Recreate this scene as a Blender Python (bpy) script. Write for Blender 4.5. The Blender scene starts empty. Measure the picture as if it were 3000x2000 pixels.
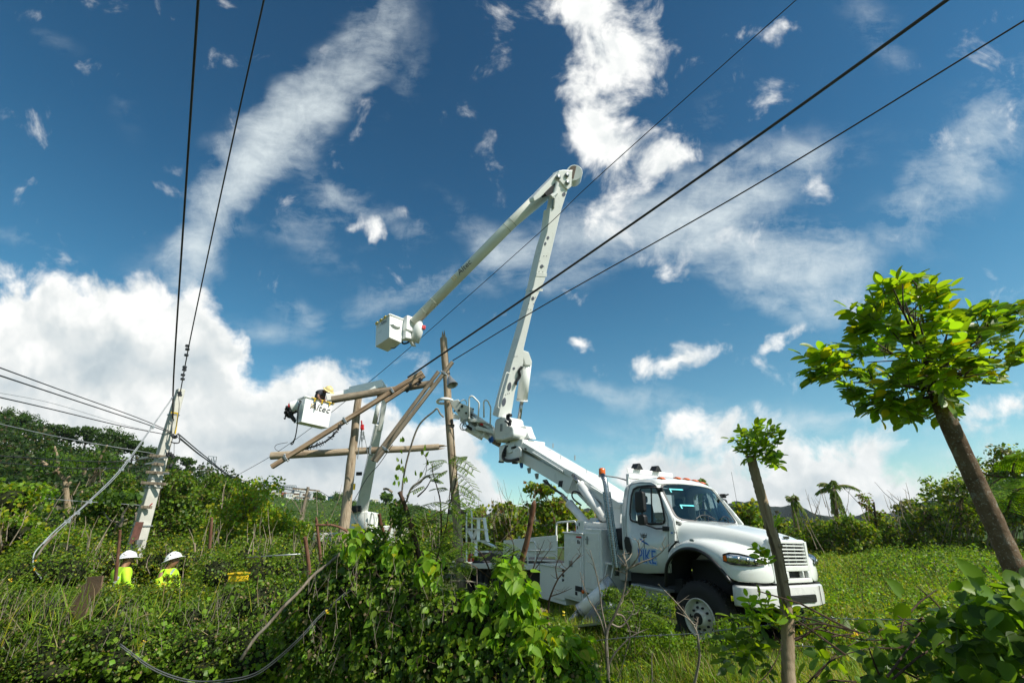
import bpy, bmesh, math, random
import numpy as np
from mathutils import Vector, Matrix
from math import radians, sin, cos, pi, atan2, sqrt
random.seed(7)
rng = np.random.default_rng(11)
sc = bpy.context.scene
C = sc.collection

# ---------------------------------------------------------------- camera
F_PX, TILT, ROLL, CAM_Z = 1333.0, radians(22.8), radians(2.0), 1.87
FW = Vector((0, cos(TILT), sin(TILT)))
_r = Vector((1, 0, 0)); _u = Vector((0, -sin(TILT), cos(TILT)))
RT = _r * cos(ROLL) - _u * sin(ROLL)
UP = _r * sin(ROLL) + _u * cos(ROLL)
cd = bpy.data.cameras.new('camera'); cam = bpy.data.objects.new('camera', cd); C.objects.link(cam)
cam.matrix_world = Matrix(((RT.x, UP.x, -FW.x, 0), (RT.y, UP.y, -FW.y, 0), (RT.z, UP.z, -FW.z, CAM_Z), (0, 0, 0, 1)))
cd.sensor_width = 36; cd.lens = F_PX / 3000 * 36; cd.clip_start = 0.05; cd.clip_end = 6000
sc.camera = cam
# ---------------------------------------------------------------- exposure
sc.view_settings.view_transform = 'Standard'; sc.view_settings.look = 'None'
sc.view_settings.exposure = 0.45; sc.view_settings.gamma = 1.0
sc.view_settings.use_curve_mapping = False
sc.render.engine = 'CYCLES'
try:
    sc.cycles.max_bounces = 6; sc.cycles.transparent_max_bounces = 16; sc.cycles.diffuse_bounces = 3
    sc.cycles.transmission_bounces = 5; sc.cycles.glossy_bounces = 3
except Exception:
    pass
# ---------------------------------------------------------------- sun
SUN = Vector((0.66, -0.40, 0.66)).normalized()
SUN_EL = math.asin(SUN.z)
sl = bpy.data.lights.new('sun', 'SUN'); sl.energy = 4.4; sl.angle = radians(0.55); sl.color = (1.0, 0.95, 0.86)
so = bpy.data.objects.new('sun', sl); C.objects.link(so)
so.rotation_euler = SUN.to_track_quat('Z', 'Y').to_euler()

def P(px, py, d):
    """world point seen at photo pixel (px,py) of the 3000x2000 frame, d metres along the optical axis"""
    return Vector((0, 0, CAM_Z)) + FW * d + RT * ((px - 1500) / F_PX * d) + UP * ((1000 - py) / F_PX * d)

# ---------------------------------------------------------------- node helpers
class NT:
    def __init__(s, tree): s.t = tree; s.n = tree.nodes; s.l = tree.links
    def new(s, typ, **kw):
        n = s.n.new(typ)
        for k, v in kw.items(): setattr(n, k, v)
        return n
    def put(s, sock, v):
        if isinstance(v, bpy.types.NodeSocket): s.l.new(v, sock)
        elif v is not None:
            try: sock.default_value = v
            except Exception: sock.default_value = (v, v, v)
    def math(s, op, a, b=None, c=None, clamp=False):
        n = s.new('ShaderNodeMath', operation=op, use_clamp=clamp)
        s.put(n.inputs[0], a)
        if b is not None: s.put(n.inputs[1], b)
        if c is not None: s.put(n.inputs[2], c)
        return n.outputs[0]
    def vmath(s, op, a, b=None, scale=None):
        n = s.new('ShaderNodeVectorMath', operation=op)
        s.put(n.inputs[0], a)
        if b is not None: s.put(n.inputs[1], b)
        if scale is not None: s.put(n.inputs[3], scale)
        return n.outputs['Value'] if op in ('DOT_PRODUCT', 'LENGTH') else n.outputs[0]
    def mix(s, f, a, b, mode='MIX'):
        n = s.new('ShaderNodeMix', data_type='RGBA', blend_type=mode)
        s.put(n.inputs[0], f); s.put(n.inputs[6], a); s.put(n.inputs[7], b)
        return n.outputs[2]
    def noise(s, vec, scale, detail=4, rough=0.5, dist=0.0, lac=2.0, color=False, dim='3D'):
        n = s.new('ShaderNodeTexNoise', noise_dimensions=dim); s.put(n.inputs['Vector'], vec)
        n.inputs['Scale'].default_value = scale; n.inputs['Detail'].default_value = detail
        n.inputs['Roughness'].default_value = rough; n.inputs['Distortion'].default_value = dist
        n.inputs['Lacunarity'].default_value = lac
        return n.outputs['Color'] if color else n.outputs[0]
    def voro(s, vec, scale, detail=3, rough=0.5, smooth=0.6, rand=1.0, dim='3D'):
        n = s.new('ShaderNodeTexVoronoi', feature='SMOOTH_F1', voronoi_dimensions=dim); s.put(n.inputs['Vector'], vec)
        n.inputs['Scale'].default_value = scale; n.inputs['Detail'].default_value = detail
        n.inputs['Roughness'].default_value = rough; n.inputs['Smoothness'].default_value = smooth
        n.normalize = True
        return n.outputs['Distance']
    def sstep(s, v, lo, hi, a=0.0, b=1.0, kind='SMOOTHSTEP'):
        n = s.new('ShaderNodeMapRange', interpolation_type=kind)
        s.put(n.inputs[0], v); s.put(n.inputs[1], lo); s.put(n.inputs[2], hi); s.put(n.inputs[3], a); s.put(n.inputs[4], b)
        return n.outputs[0]
    def map(s, vec, loc=(0, 0, 0), rot=(0, 0, 0), scl=(1, 1, 1), typ='POINT'):
        n = s.new('ShaderNodeMapping', vector_type=typ); s.put(n.inputs[0], vec)
        n.inputs[1].default_value = loc; n.inputs[2].default_value = rot; n.inputs[3].default_value = scl
        return n.outputs[0]
    def ramp(s, v, stops):
        n = s.new('ShaderNodeValToRGB'); s.put(n.inputs[0], v)
        cr = n.color_ramp
        while len(cr.elements) < len(stops): cr.elements.new(0.5)
        for e, (p, c) in zip(cr.elements, stops): e.position = p; e.color = (*c, 1) if len(c) == 3 else c
        return n.outputs[0]

# ---------------------------------------------------------------- world: Nishita sky with clouds placed by direction
w = bpy.data.worlds.new('World'); sc.world = w; w.use_nodes = True
try:
    w.cycles.sampling_method = 'MANUAL'; w.cycles.sample_map_resolution = 256
except Exception:
    pass
T = NT(w.node_tree); T.n.clear()
sky = T.new('ShaderNodeTexSky', sky_type='NISHITA', sun_disc=False)
sky.sun_elevation = SUN_EL; sky.sun_rotation = atan2(SUN.x, SUN.y)
sky.altitude = 400; sky.air_density = 1.0; sky.dust_density = 0.35; sky.ozone_density = 2.2
gen = T.new('ShaderNodeTexCoord').outputs['Generated']
df = T.vmath('DOT_PRODUCT', gen, tuple(FW)); dr = T.vmath('DOT_PRODUCT', gen, tuple(RT)); du = T.vmath('DOT_PRODUCT', gen, tuple(UP))
dfc = T.math('MAXIMUM', df, 0.15)
cx = T.new('ShaderNodeCombineXYZ'); T.put(cx.inputs[0], T.math('DIVIDE', dr, dfc)); T.put(cx.inputs[1], T.math('DIVIDE', du, dfc))
uv = cx.outputs[0]                           # gnomonic map of the sky about one fixed compass direction
front = T.sstep(df, 0.2, 0.42)
def blob_sum(vec, blobs):
    tot = None
    for (x, y, rx, ry, rot, wt) in blobs:
        m = T.map(vec, ((x - 1500) / F_PX, (1000 - y) / F_PX, 0), (0, 0, radians(rot)), (rx / F_PX, ry / F_PX, 1), 'TEXTURE')
        g = T.new('ShaderNodeTexGradient', gradient_type='SPHERICAL'); T.put(g.inputs[0], m)
        v = T.math('MULTIPLY_ADD', g.outputs[1], wt, tot if tot is not None else 0.0)
        tot = v
    return tot
def centred(sock, k):
    return T.vmath('SCALE', T.vmath('SUBTRACT', sock, (0.5, 0.5, 0.5)), scale=k)
warp1 = centred(T.noise(uv, 3.2, 5, 0.6, color=True, dim='2D'), 0.16)
uvw = T.vmath('ADD', uv, warp1)
# heaped clouds: (x, y, rx, ry, rotation, weight)
HEAPS = [(40,985,480,270,-6,1.5),(420,1010,370,220,-10,1.4),(300,1290,760,330,0,1.6),(610,1060,170,170,0,1.0),(960,1190,250,200,0,1.3),(860,1350,560,230,0,1.5),
  (1170,1400,330,230,0,1.4),(1340,1330,140,140,0,1.0),(1420,1470,200,110,0,1.3),(1560,1500,160,60,0,1.0),
  (1790,150,230,240,0,1.05),(1640,40,200,120,0,.7),(1690,330,170,220,10,.85),(1790,450,240,150,-15,.85),(2010,480,200,80,10,.65),(1870,560,240,120,20,.5),(1720,640,160,90,0,.4),
  (1680,1015,64,46,0,1.05),(1985,1050,220,80,5,1.15),(1060,692,120,56,5,.95),(1180,640,130,40,-20,.45),
  (1960,1425,260,170,0,1.3),(1830,1380,160,100,0,.6),(2400,1400,400,190,-4,1.5),(2560,1480,560,110,0,1.3),(2180,1520,500,100,0,1.1),(2900,1350,260,110,0,.9),
  (2340,960,150,60,35,.75),(2270,1010,110,40,40,.6),(2060,1235,330,80,3,.85),(2880,1190,420,100,8,.75),(2780,490,60,30,25,.5),(2300,90,90,50,40,.65),(2290,280,130,160,-20,.6)]
# thin streaked clouds
WISPS = [(1120,40,320,110,50,.5),(1010,200,300,90,52,.65),(900,330,300,110,45,.85),(800,430,280,120,42,.9),(720,540,300,100,55,.85),(620,680,300,85,62,.75),(570,820,300,90,80,.75),(1180,230,200,60,65,.5),(860,500,260,60,-35,.45),(480,740,220,70,20,.35),(380,330,150,70,110,.28),(150,110,180,40,-40,.33),
  (1700,700,300,140,25,.9),(2000,600,440,130,22,.8),(2180,700,420,150,-25,.9),(2300,790,320,140,-18,1.15),(2250,520,420,100,12,.65),(2900,420,460,150,50,.8),(2680,600,420,90,35,.55),(2600,110,240,90,-60,.55),(2080,330,200,60,60,.4),
  (1480,720,300,60,-38,.75),(1400,800,200,60,20,.5),(1250,830,260,60,-10,.55),(930,670,220,50,10,.7),(1100,610,220,40,-25,.6),(850,880,130,40,-30,.6),(800,950,200,50,-12,.6),(1000,580,220,40,20,.5),(940,750,160,50,0,.5),(1090,880,220,60,15,.6),(1200,700,160,40,10,.5),(700,480,120,30,-30,.4),
  (1640,1140,220,30,0,.65),(1900,1150,300,40,5,.65),(2060,1240,420,80,2,.75),(2620,1230,520,70,8,.55),(2940,840,180,20,12,.5),(2400,1230,260,26,5,.5),(1300,1150,180,50,0,.3),(1750,1330,340,60,0,.55),(2800,1300,420,50,5,.5),(60,740,200,40,-8,.5)]
hb = blob_sum(uvw, HEAPS)
fine = T.vmath('ADD', uvw, centred(T.noise(uv, 16.0, 4, 0.6, color=True, dim='2D'), 0.022))
sun_uv = (0.020, 0.030, 0)
finb = T.vmath('ADD', fine, sun_uv)
bil = T.voro(fine, 5.5, 4, 0.6, 0.3, dim='2D')                      # billows
bil2 = T.voro(finb, 5.5, 3, 0.6, 0.3, dim='2D')
fn = T.noise(uv, 7.0, 9, 0.60, 0.3, dim='2D')
big_mass = T.sstep(hb, 0.75, 1.5)                        # how much the place belongs to a large heap
hd = T.math('SUBTRACT', hb, T.math('MULTIPLY', bil, T.sstep(big_mass, 0, 1, 0.75, 1.45)))
hd = T.math('ADD', hd, T.math('MULTIPLY', T.math('SUBTRACT', fn, 0.5), T.sstep(big_mass, 0, 1, 2.3, 0.65)))
gn = T.noise(gen, 2.3, 8, 0.6, 0.2)                      # clouds behind the viewer and overhead, from noise alone
generic = T.math('MULTIPLY_ADD', gn, 4.0, -1.9)
hd = T.math('ADD', T.math('MULTIPLY', hd, front), T.math('MULTIPLY', generic, T.math('SUBTRACT', 1.0, front)))
heap = T.sstep(hd, 0.06, T.sstep(big_mass, 0, 1, 0.75, 0.13))
# streaks
WISPS = [(x, y, rx * 1.15, ry * 1.28, r, w_ * 1.05) for x, y, rx, ry, r, w_ in WISPS]
wb = blob_sum(T.vmath('ADD', uv, centred(T.noise(uv, 2.2, 4, 0.6, color=True, dim='2D'), 0.16)), WISPS)
st = T.noise(T.map(T.vmath('ADD', uv, centred(T.noise(uv, 1.8, 3, 0.5, color=True, dim='2D'), 0.16)), (0, 0, 0), (0, 0, radians(-38)), (1.8, 5.5, 1)), 2.0, 8, 0.66, 0.0, dim='2D')
cl = T.noise(T.vmath('ADD', uv, warp1), 11.0, 7, 0.66, 0.2, dim='2D')
wd = T.math('ADD', wb, T.math('MULTIPLY', T.math('SUBTRACT', st, 0.52), 3.0))
wd = T.math('ADD', wd, T.math('MULTIPLY', T.math('SUBTRACT', cl, 0.5), 2.1))
wisp = T.math('MULTIPLY', T.sstep(wd, 0.0, 2.3, kind='LINEAR'), T.sstep(wb, 0.02, 0.75, 0.0, 0.82))
wisp = T.math('MULTIPLY', wisp, front)
# shade of the heaps: lit towards the sun, greyer where thick and low
lit = T.math('MULTIPLY', T.math('SUBTRACT', bil2, bil), 1.15)
thick = T.sstep(hd, 0.5, 2.0)
el = T.new('ShaderNodeSeparateXYZ'); T.put(el.inputs[0], gen)
big = T.noise(uv, 2.4, 5, 0.55, dim='2D')
shade = T.math('ADD', T.math('ADD', lit, 0.95), T.math('MULTIPLY', thick, T.sstep(big, 0.40, 0.60, 0.05, -0.62)))
shade = T.math('SUBTRACT', shade, T.sstep(el.outputs[2], 0.02, 0.26, 0.12, 0.0))
ccol = T.ramp(shade, [(0.0, (0.27, 0.33, 0.38)), (0.45, (0.43, 0.49, 0.52)), (0.75, (0.60, 0.63, 0.63)), (1.0, (0.80, 0.80, 0.78))])
SKY_GAIN = 0.118
skc = T.vmath('SCALE', sky.outputs[0], scale=SKY_GAIN)
tone = T.ramp(el.outputs[2], [(0.0, (.88, .98, .80)), (0.12, (.56, .88, .80)), (0.38, (.27, .69, .72)), (0.62, (.13, .50, .61)), (0.9, (.07, .36, .48))])
base = T.mix(1.0, skc, tone, 'MULTIPLY')
c1 = T.mix(wisp, base, (0.62, 0.68, 0.69, 1))
c2 = T.mix(heap, c1, ccol)
bg = T.new('ShaderNodeBackground'); T.put(bg.inputs[0], c2); bg.inputs[1].default_value = 1.0
wo = T.new('ShaderNodeOutputWorld'); T.l.new(bg.outputs[0], wo.inputs[0])
# ================================================================= materials
MATS = {}
def mat(name, col, rough=0.5, metal=0.0, var=0.12, vscale=6.0, bump=0.0, bscale=30.0, dirt=None, dirt_amt=0.0, spec=0.5, coat=0.0, alpha=None):
    if name in MATS: return MATS[name]
    m = bpy.data.materials.new(name); m.use_nodes = True; N = NT(m.node_tree); N.n.clear()
    b = N.new('ShaderNodeBsdfPrincipled'); o = N.new('ShaderNodeOutputMaterial'); N.l.new(b.outputs[0], o.inputs[0])
    tc = N.new('ShaderNodeTexCoord').outputs['Object']
    n1 = N.noise(tc, vscale, 5, 0.6)
    f = N.sstep(n1, 0.3, 0.7)
    c = N.mix(f, (*[x * (1 - var) for x in col], 1), (*[min(1, x * (1 + var)) for x in col], 1))
    if dirt:
        n2 = N.noise(tc, vscale * 0.45 + 1.3, 8, 0.68)
        c = N.mix(N.math('MULTIPLY', N.sstep(n2, 0.52, 0.75), dirt_amt), c, (*dirt, 1))
    N.put(b.inputs['Base Color'], c)
    N.put(b.inputs['Roughness'], N.sstep(n1, 0.2, 0.8, max(0.03, rough - 0.08), min(1, rough + 0.08)))
    b.inputs['Metallic'].default_value = metal
    b.inputs['Specular IOR Level'].default_value = spec
    b.inputs['Coat Weight'].default_value = coat; b.inputs['Coat Roughness'].default_value = 0.08
    if bump:
        bp = N.new('ShaderNodeBump'); bp.inputs['Strength'].default_value = bump; bp.inputs['Distance'].default_value = 0.01
        N.put(bp.inputs['Height'], N.noise(tc, bscale, 6, 0.6)); N.l.new(bp.outputs[0], b.inputs['Normal'])
    MATS[name] = m; return m
def wood_mat(name, c1, c2, c3, along=2, stretch=14.0):
    if name in MATS: return MATS[name]
    m = bpy.data.materials.new(name); m.use_nodes = True; N = NT(m.node_tree); N.n.clear()
    b = N.new('ShaderNodeBsdfPrincipled'); o = N.new('ShaderNodeOutputMaterial'); N.l.new(b.outputs[0], o.inputs[0])
    tc = N.new('ShaderNodeTexCoord').outputs['Object']
    s = [stretch] * 3; s[along] = 0.7
    g = N.noise(N.map(tc, scl=tuple(s)), 1.6, 8, 0.7, 0.4)
    g2 = N.noise(tc, 1.1, 4, 0.6)
    c = N.ramp(g, [(0.30, c1), (0.46, c2), (0.70, c3)])
    s2 = [stretch * 2.2] * 3; s2[along] = 0.9; ck = N.noise(N.map(tc, scl=tuple(s2)), 1.1, 3, 0.5)
    c = N.mix(N.sstep(ck, .36, .42, .75, 0), c, (*[x * .45 for x in c1], 1))
    c = N.mix(N.sstep(g2, 0.4, 0.7, 0, 0.5), c, (*c1, 1))
    N.put(b.inputs['Base Color'], c); b.inputs['Roughness'].default_value = 0.85; b.inputs['Specular IOR Level'].default_value = 0.2
    bp = N.new('ShaderNodeBump'); bp.inputs['Strength'].default_value = 0.7; bp.inputs['Distance'].default_value = 0.012
    N.put(bp.inputs['Height'], g); N.l.new(bp.outputs[0], b.inputs['Normal'])
    MATS[name] = m; return m
def leaf_mat(name, trans=0.44, rough=0.45, spec=0.35, tgain=(2.0, 1.95, 0.5)):
    """foliage: colour from the per-leaf 'tint' attribute, light passes through the blades"""
    if name in MATS: return MATS[name]
    m = bpy.data.materials.new(name); m.use_nodes = True; N = NT(m.node_tree); N.n.clear()
    at = N.new('ShaderNodeAttribute', attribute_type='GEOMETRY', attribute_name='tint').outputs['Color']
    b = N.new('ShaderNodeBsdfPrincipled'); N.put(b.inputs['Base Color'], at)
    b.inputs['Roughness'].default_value = rough; b.inputs['Specular IOR Level'].default_value = spec
    t = N.new('ShaderNodeBsdfTranslucent'); N.put(t.inputs[0], N.mix(1.0, at, (*tgain, 1), 'MULTIPLY'))
    mx = N.new('ShaderNodeMixShader'); mx.inputs[0].default_value = trans
    N.l.new(b.outputs[0], mx.inputs[1]); N.l.new(t.outputs[0], mx.inputs[2])
    o = N.new('ShaderNodeOutputMaterial'); N.l.new(mx.outputs[0], o.inputs[0])
    MATS[name] = m; return m

WHITE = mat('white_paint', (0.80, 0.81, 0.77), 0.30, var=0.02, vscale=1.2, dirt=(0.60, 0.60, 0.53), dirt_amt=0.18, coat=0.3)
CABWHITE = mat('cab_paint', (0.78, 0.80, 0.76), 0.18, var=0.015, vscale=1.5, dirt=(0.60, 0.58, 0.50), dirt_amt=0.30, coat=0.7)
FIBRE = mat('fibreglass', (0.80, 0.81, 0.71), 0.35, var=0.04, vscale=1.5, dirt=(0.56, 0.57, 0.45), dirt_amt=0.15)
BLACK = mat('black_plastic', (0.012, 0.012, 0.013), 0.45, var=0.2)
RUBBER = mat('rubber', (0.016, 0.016, 0.016), 0.8, var=0.25, dirt=(0.07, 0.06, 0.045), dirt_amt=0.45, vscale=9)
DARK = mat('dark_underbody', (0.02, 0.021, 0.022), 0.7, var=0.2)
CHROME = mat('chrome', (0.36, 0.36, 0.35), 0.28, 1.0, var=0.1, vscale=20)
STEEL = mat('galvanised_steel', (0.33, 0.35, 0.35), 0.45, 0.7, var=0.15, vscale=14)
ALU = mat('aluminium', (0.50, 0.52, 0.52), 0.38, 0.6, var=0.1)
ORANGE = mat('orange_lens', (0.75, 0.14, 0.01), 0.2, var=0.05)
RED = mat('red_paint', (0.55, 0.02, 0.02), 0.4, var=0.08)
YELLOW = mat('yellow_paint', (0.78, 0.52, 0.02), 0.4, var=0.08)
BLUE = mat('blue_print', (0.01, 0.13, 0.48), 0.35, var=0.03)
LBLUE = mat('light_blue_print', (0.22, 0.45, 0.72), 0.35, var=0.03)
INK = mat('black_print', (0.02, 0.02, 0.022), 0.4, var=0.02)
TRIM = mat('cab_interior', (0.16, 0.17, 0.155), 0.75, var=0.1)
CYAN = mat('cyan_tape', (0.05, 0.62, 0.66), 0.4, var=0.05)
CABLE = mat('cable_black', (0.022, 0.022, 0.024), 0.5, var=0.15)
CABLEG = mat('cable_grey', (0.30, 0.32, 0.33), 0.5, 0.2, var=0.15)
CONC = mat('concrete', (0.52, 0.51, 0.45), 0.9, var=0.12, vscale=3.0, bump=0.3, dirt=(0.30, 0.29, 0.25), dirt_amt=0.5)
RUST = mat('rusty_patch', (0.13, 0.055, 0.04), 0.85, var=0.3, vscale=8, bump=0.3)
SKIN = mat('skin', (0.30, 0.15, 0.09), 0.55, var=0.06)
SKIN_D = mat('skin_tanned', (0.24, 0.12, 0.08), 0.55, var=0.06)
HIVIS = mat('hi_vis_cloth', (0.50, 0.86, 0.03), 0.7, var=0.1, vscale=9, bump=0.5, bscale=12)
REFL = mat('reflective_tape', (0.42, 0.45, 0.48), 0.35, 0.3, var=0.05)
NAVY = mat('navy_cloth', (0.02, 0.03, 0.07), 0.85, var=0.15)
GREYCL = mat('charcoal_cloth', (0.045, 0.047, 0.06), 0.85, var=0.2)
HAT = mat('white_hard_hat', (0.82, 0.82, 0.80), 0.25, var=0.02)
HATY = mat('yellow_hard_hat', (0.78, 0.63, 0.28), 0.3, var=0.05)
WOOD = wood_mat('weathered_wood', (0.12, 0.080, 0.05), (0.38, 0.295, 0.20), (0.56, 0.47, 0.35), stretch=20)
WOODO = wood_mat('raw_wood', (0.14, 0.085, 0.05), (0.36, 0.245, 0.155), (0.50, 0.40, 0.28))
WOODG = wood_mat('grey_wood', (0.11, 0.085, 0.06), (0.25, 0.20, 0.145), (0.40, 0.34, 0.25))
BARK = wood_mat('bark', (0.03, 0.021, 0.014), (0.085, 0.062, 0.042), (0.17, 0.14, 0.105), stretch=7)
BARKL = wood_mat('pale_bark', (0.15, 0.10, 0.06), (0.30, 0.225, 0.14), (0.42, 0.34, 0.24), stretch=9)
BARKR = wood_mat('red_bark', (0.06, 0.026, 0.016), (0.16, 0.075, 0.045), (0.27, 0.155, 0.105), stretch=8)
TWIG = wood_mat('dead_twig', (0.12, 0.09, 0.065), (0.24, 0.20, 0.155), (0.36, 0.32, 0.26), stretch=8)
TWIGD = wood_mat('dark_twig', (0.03, 0.018, 0.012), (0.07, 0.045, 0.03), (0.12, 0.08, 0.055), stretch=8)
LEAF = leaf_mat('leaf'); LEAFY = leaf_mat('young_leaf', 0.5, 0.38, 0.35, (2.3, 2.1, 0.45)); GRASSM = leaf_mat('grass_blade', 0.35, 0.55, 0.25)
def lichen_bark():
    m = bpy.data.materials.new('lichen_bark'); m.use_nodes = True; N = NT(m.node_tree); N.n.clear()
    b = N.new('ShaderNodeBsdfPrincipled'); o = N.new('ShaderNodeOutputMaterial'); N.l.new(b.outputs[0], o.inputs[0])
    tc = N.new('ShaderNodeTexCoord').outputs['Object']
    a = N.noise(tc, 5, 7, 0.7); c = N.ramp(a, [(0.3, (0.07, 0.042, 0.025)), (0.5, (0.15, 0.10, 0.06)), (0.7, (0.24, 0.17, 0.11))])
    li = N.sstep(N.noise(tc, 10, 6, 0.75, 0.6), 0.55, 0.62, 0, 0.75); c = N.mix(li, c, (0.26, 0.25, 0.20, 1))
    sp = N.sstep(N.noise(tc, 70, 2, 0.5), 0.60, 0.68, 0, 0.8); c = N.mix(sp, c, (0.34, 0.30, 0.24, 1))
    N.put(b.inputs['Base Color'], c); b.inputs['Roughness'].default_value = 0.9; b.inputs['Specular IOR Level'].default_value = 0.2
    bp = N.new('ShaderNodeBump'); bp.inputs['Strength'].default_value = 1.0; bp.inputs['Distance'].default_value = 0.012
    N.put(bp.inputs['Height'], N.noise(tc, 32, 7, 0.75)); N.l.new(bp.outputs[0], b.inputs['Normal'])
    return m
LICHEN = lichen_bark()
def glass_mat():
    m = bpy.data.materials.new('tinted_glass'); m.use_nodes = True; N = NT(m.node_tree); N.n.clear()
    tr = N.new('ShaderNodeBsdfTransparent'); tr.inputs[0].default_value = (0.50, 0.60, 0.58, 1)
    gl = N.new('ShaderNodeBsdfGlossy'); gl.inputs['Roughness'].default_value = 0.03; gl.inputs[0].default_value = (0.9, 0.95, 1, 1)
    fr = N.new('ShaderNodeFresnel'); fr.inputs[0].default_value = 1.5
    mx = N.new('ShaderNodeMixShader'); N.put(mx.inputs[0], N.math('MULTIPLY_ADD', fr.outputs[0], 0.9, 0.03))
    N.l.new(tr.outputs[0], mx.inputs[1]); N.l.new(gl.outputs[0], mx.inputs[2])
    o = N.new('ShaderNodeOutputMaterial'); N.l.new(mx.outputs[0], o.inputs[0]); return m
GLASS = glass_mat()
LENS = mat('headlamp_reflector', (0.62, 0.64, 0.65), 0.12, 0.85, var=0.35, vscale=14)

# ================================================================= mesh helpers
def link(name, me, m=None, parent=None, smooth=False):
    o = bpy.data.objects.new(name, me); C.objects.link(o)
    if m is not None and len(me.materials) == 0: me.materials.append(m)
    if parent is not None: o.parent = parent
    if smooth: me.shade_smooth()
    return o
def tag(o, label=None, cat=None, group=None, kind=None):
    if label: o['label'] = label
    if cat: o['category'] = cat
    if group: o['group'] = group
    if kind: o['kind'] = kind
    return o
def empty(name, loc=(0, 0, 0), parent=None):
    o = bpy.data.objects.new(name, None); C.objects.link(o); o.location = loc
    o.empty_display_size = 0.2
    if parent: o.parent = parent
    return o
class MB:
    """collects simple solids, builds them as one mesh"""
    def __init__(s): s.v = []; s.f = []
    def add(s, v, f):
        n = len(s.v); s.v += [tuple(p) for p in v]; s.f += [tuple(i + n for i in q) for q in f]; return s
    def box(s, c, size, M=None):
        hx, hy, hz = size[0] / 2, size[1] / 2, size[2] / 2
        v = [Vector((x * hx, y * hy, z * hz)) for x in (-1, 1) for y in (-1, 1) for z in (-1, 1)]
        if M is not None: v = [M @ p for p in v]
        v = [p + Vector(c) for p in v]
        return s.add(v, [(0, 1, 3, 2), (4, 6, 7, 5), (0, 4, 5, 1), (2, 3, 7, 6), (0, 2, 6, 4), (1, 5, 7, 3)])
    def bar(s, a, b, w, h=None, up=(0, 0, 1), w2=None, h2=None):
        a, b = Vector(a), Vector(b); h = h or w; w2 = w2 or w; h2 = h2 or h
        d = (b - a).normalized(); u = Vector(up); sx = d.cross(u)
        if sx.length < 1e-4: sx = d.cross(Vector((1, 0, 0)))
        sx.normalize(); u = sx.cross(d).normalized()
        v = []
        for p, ww, hh in ((a, w, h), (b, w2, h2)):
            v += [p - sx * ww / 2 - u * hh / 2, p + sx * ww / 2 - u * hh / 2, p + sx * ww / 2 + u * hh / 2, p - sx * ww / 2 + u * hh / 2]
        return s.add(v, [(3, 2, 1, 0), (4, 5, 6, 7), (0, 1, 5, 4), (1, 2, 6, 5), (2, 3, 7, 6), (3, 0, 4, 7)])
    def tube(s, pts, r, n=8, caps=True, jitter=0.0):
        pts = [Vector(p) for p in pts]; rs = r if isinstance(r, (list, tuple)) else [r] * len(pts)
        base = len(s.v); prev = None
        for i, p in enumerate(pts):
            t = (pts[min(i + 1, len(pts) - 1)] - pts[max(i - 1, 0)]).normalized()
            if prev is None:
                a = t.cross(Vector((0, 0, 1)))
                if a.length < 0.05: a = t.cross(Vector((1, 0, 0)))
            else: a = prev - t * prev.dot(t)
            a.normalize(); prev = a; b = t.cross(a)
            for k in range(n):
                an = 2 * pi * k / n; rr = rs[i] * (1 + (random.uniform(-jitter, jitter) if jitter else 0))
                s.v.append(tuple(p + (a * cos(an) + b * sin(an)) * rr))
        for i in range(len(pts) - 1):
            for k in range(n):
                q = base + i * n; k2 = (k + 1) % n
                s.f.append((q + k, q + k2, q + n + k2, q + n + k))
        if caps:
            s.f.append(tuple(base + k for k in reversed(range(n)))); s.f.append(tuple(base + (len(pts) - 1) * n + k for k in range(n)))
        return s
    def prism(s, poly, y0, y1, f=lambda x, y, z: (x, y, z)):
        n = len(poly)
        v = [f(x, y0, z) for x, z in poly] + [f(x, y1, z) for x, z in poly]
        fs = [tuple(range(n)), tuple(reversed(range(n, 2 * n)))] + [(i, n + i, n + (i + 1) % n, (i + 1) % n) for i in range(n)]
        return s.add(v, fs)
    def lathe(s, prof, origin=(0, 0, 0), axis='y', n=32):
        """prof: (radius, along) pairs"""
        o = Vector(origin); base = len(s.v)
        for r, t in prof:
            for k in range(n):
                a = 2 * pi * k / n; c_, s_ = r * cos(a), r * sin(a)
                p = {'y': (c_, t, s_), 'z': (c_, s_, t), 'x': (t, c_, s_)}[axis]
                s.v.append(tuple(o + Vector(p)))
        for i in range(len(prof) - 1):
            for k in range(n):
                q = base + i * n; k2 = (k + 1) % n
                s.f.append((q + k, q + k2, q + n + k2, q + n + k))
        return s
    def grid(s, rows):
        m = len(rows[0]); v = [p for r in rows for p in r]
        return s.add(v, [(i * m + j, i * m + j + 1, (i + 1) * m + j + 1, (i + 1) * m + j) for i in range(len(rows) - 1) for j in range(m - 1)])
    def ring(s, outer, inner):
        n = len(outer)
        return s.add(list(outer) + list(inner), [(i, (i + 1) % n, n + (i + 1) % n, n + i) for i in range(n)])
    def mesh(s, name):
        me = bpy.data.meshes.new(name); me.from_pydata(s.v, [], s.f)
        bm = bmesh.new(); bm.from_mesh(me); bmesh.ops.recalc_face_normals(bm, faces=bm.faces); bm.to_mesh(me); bm.free()
        return me
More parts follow.
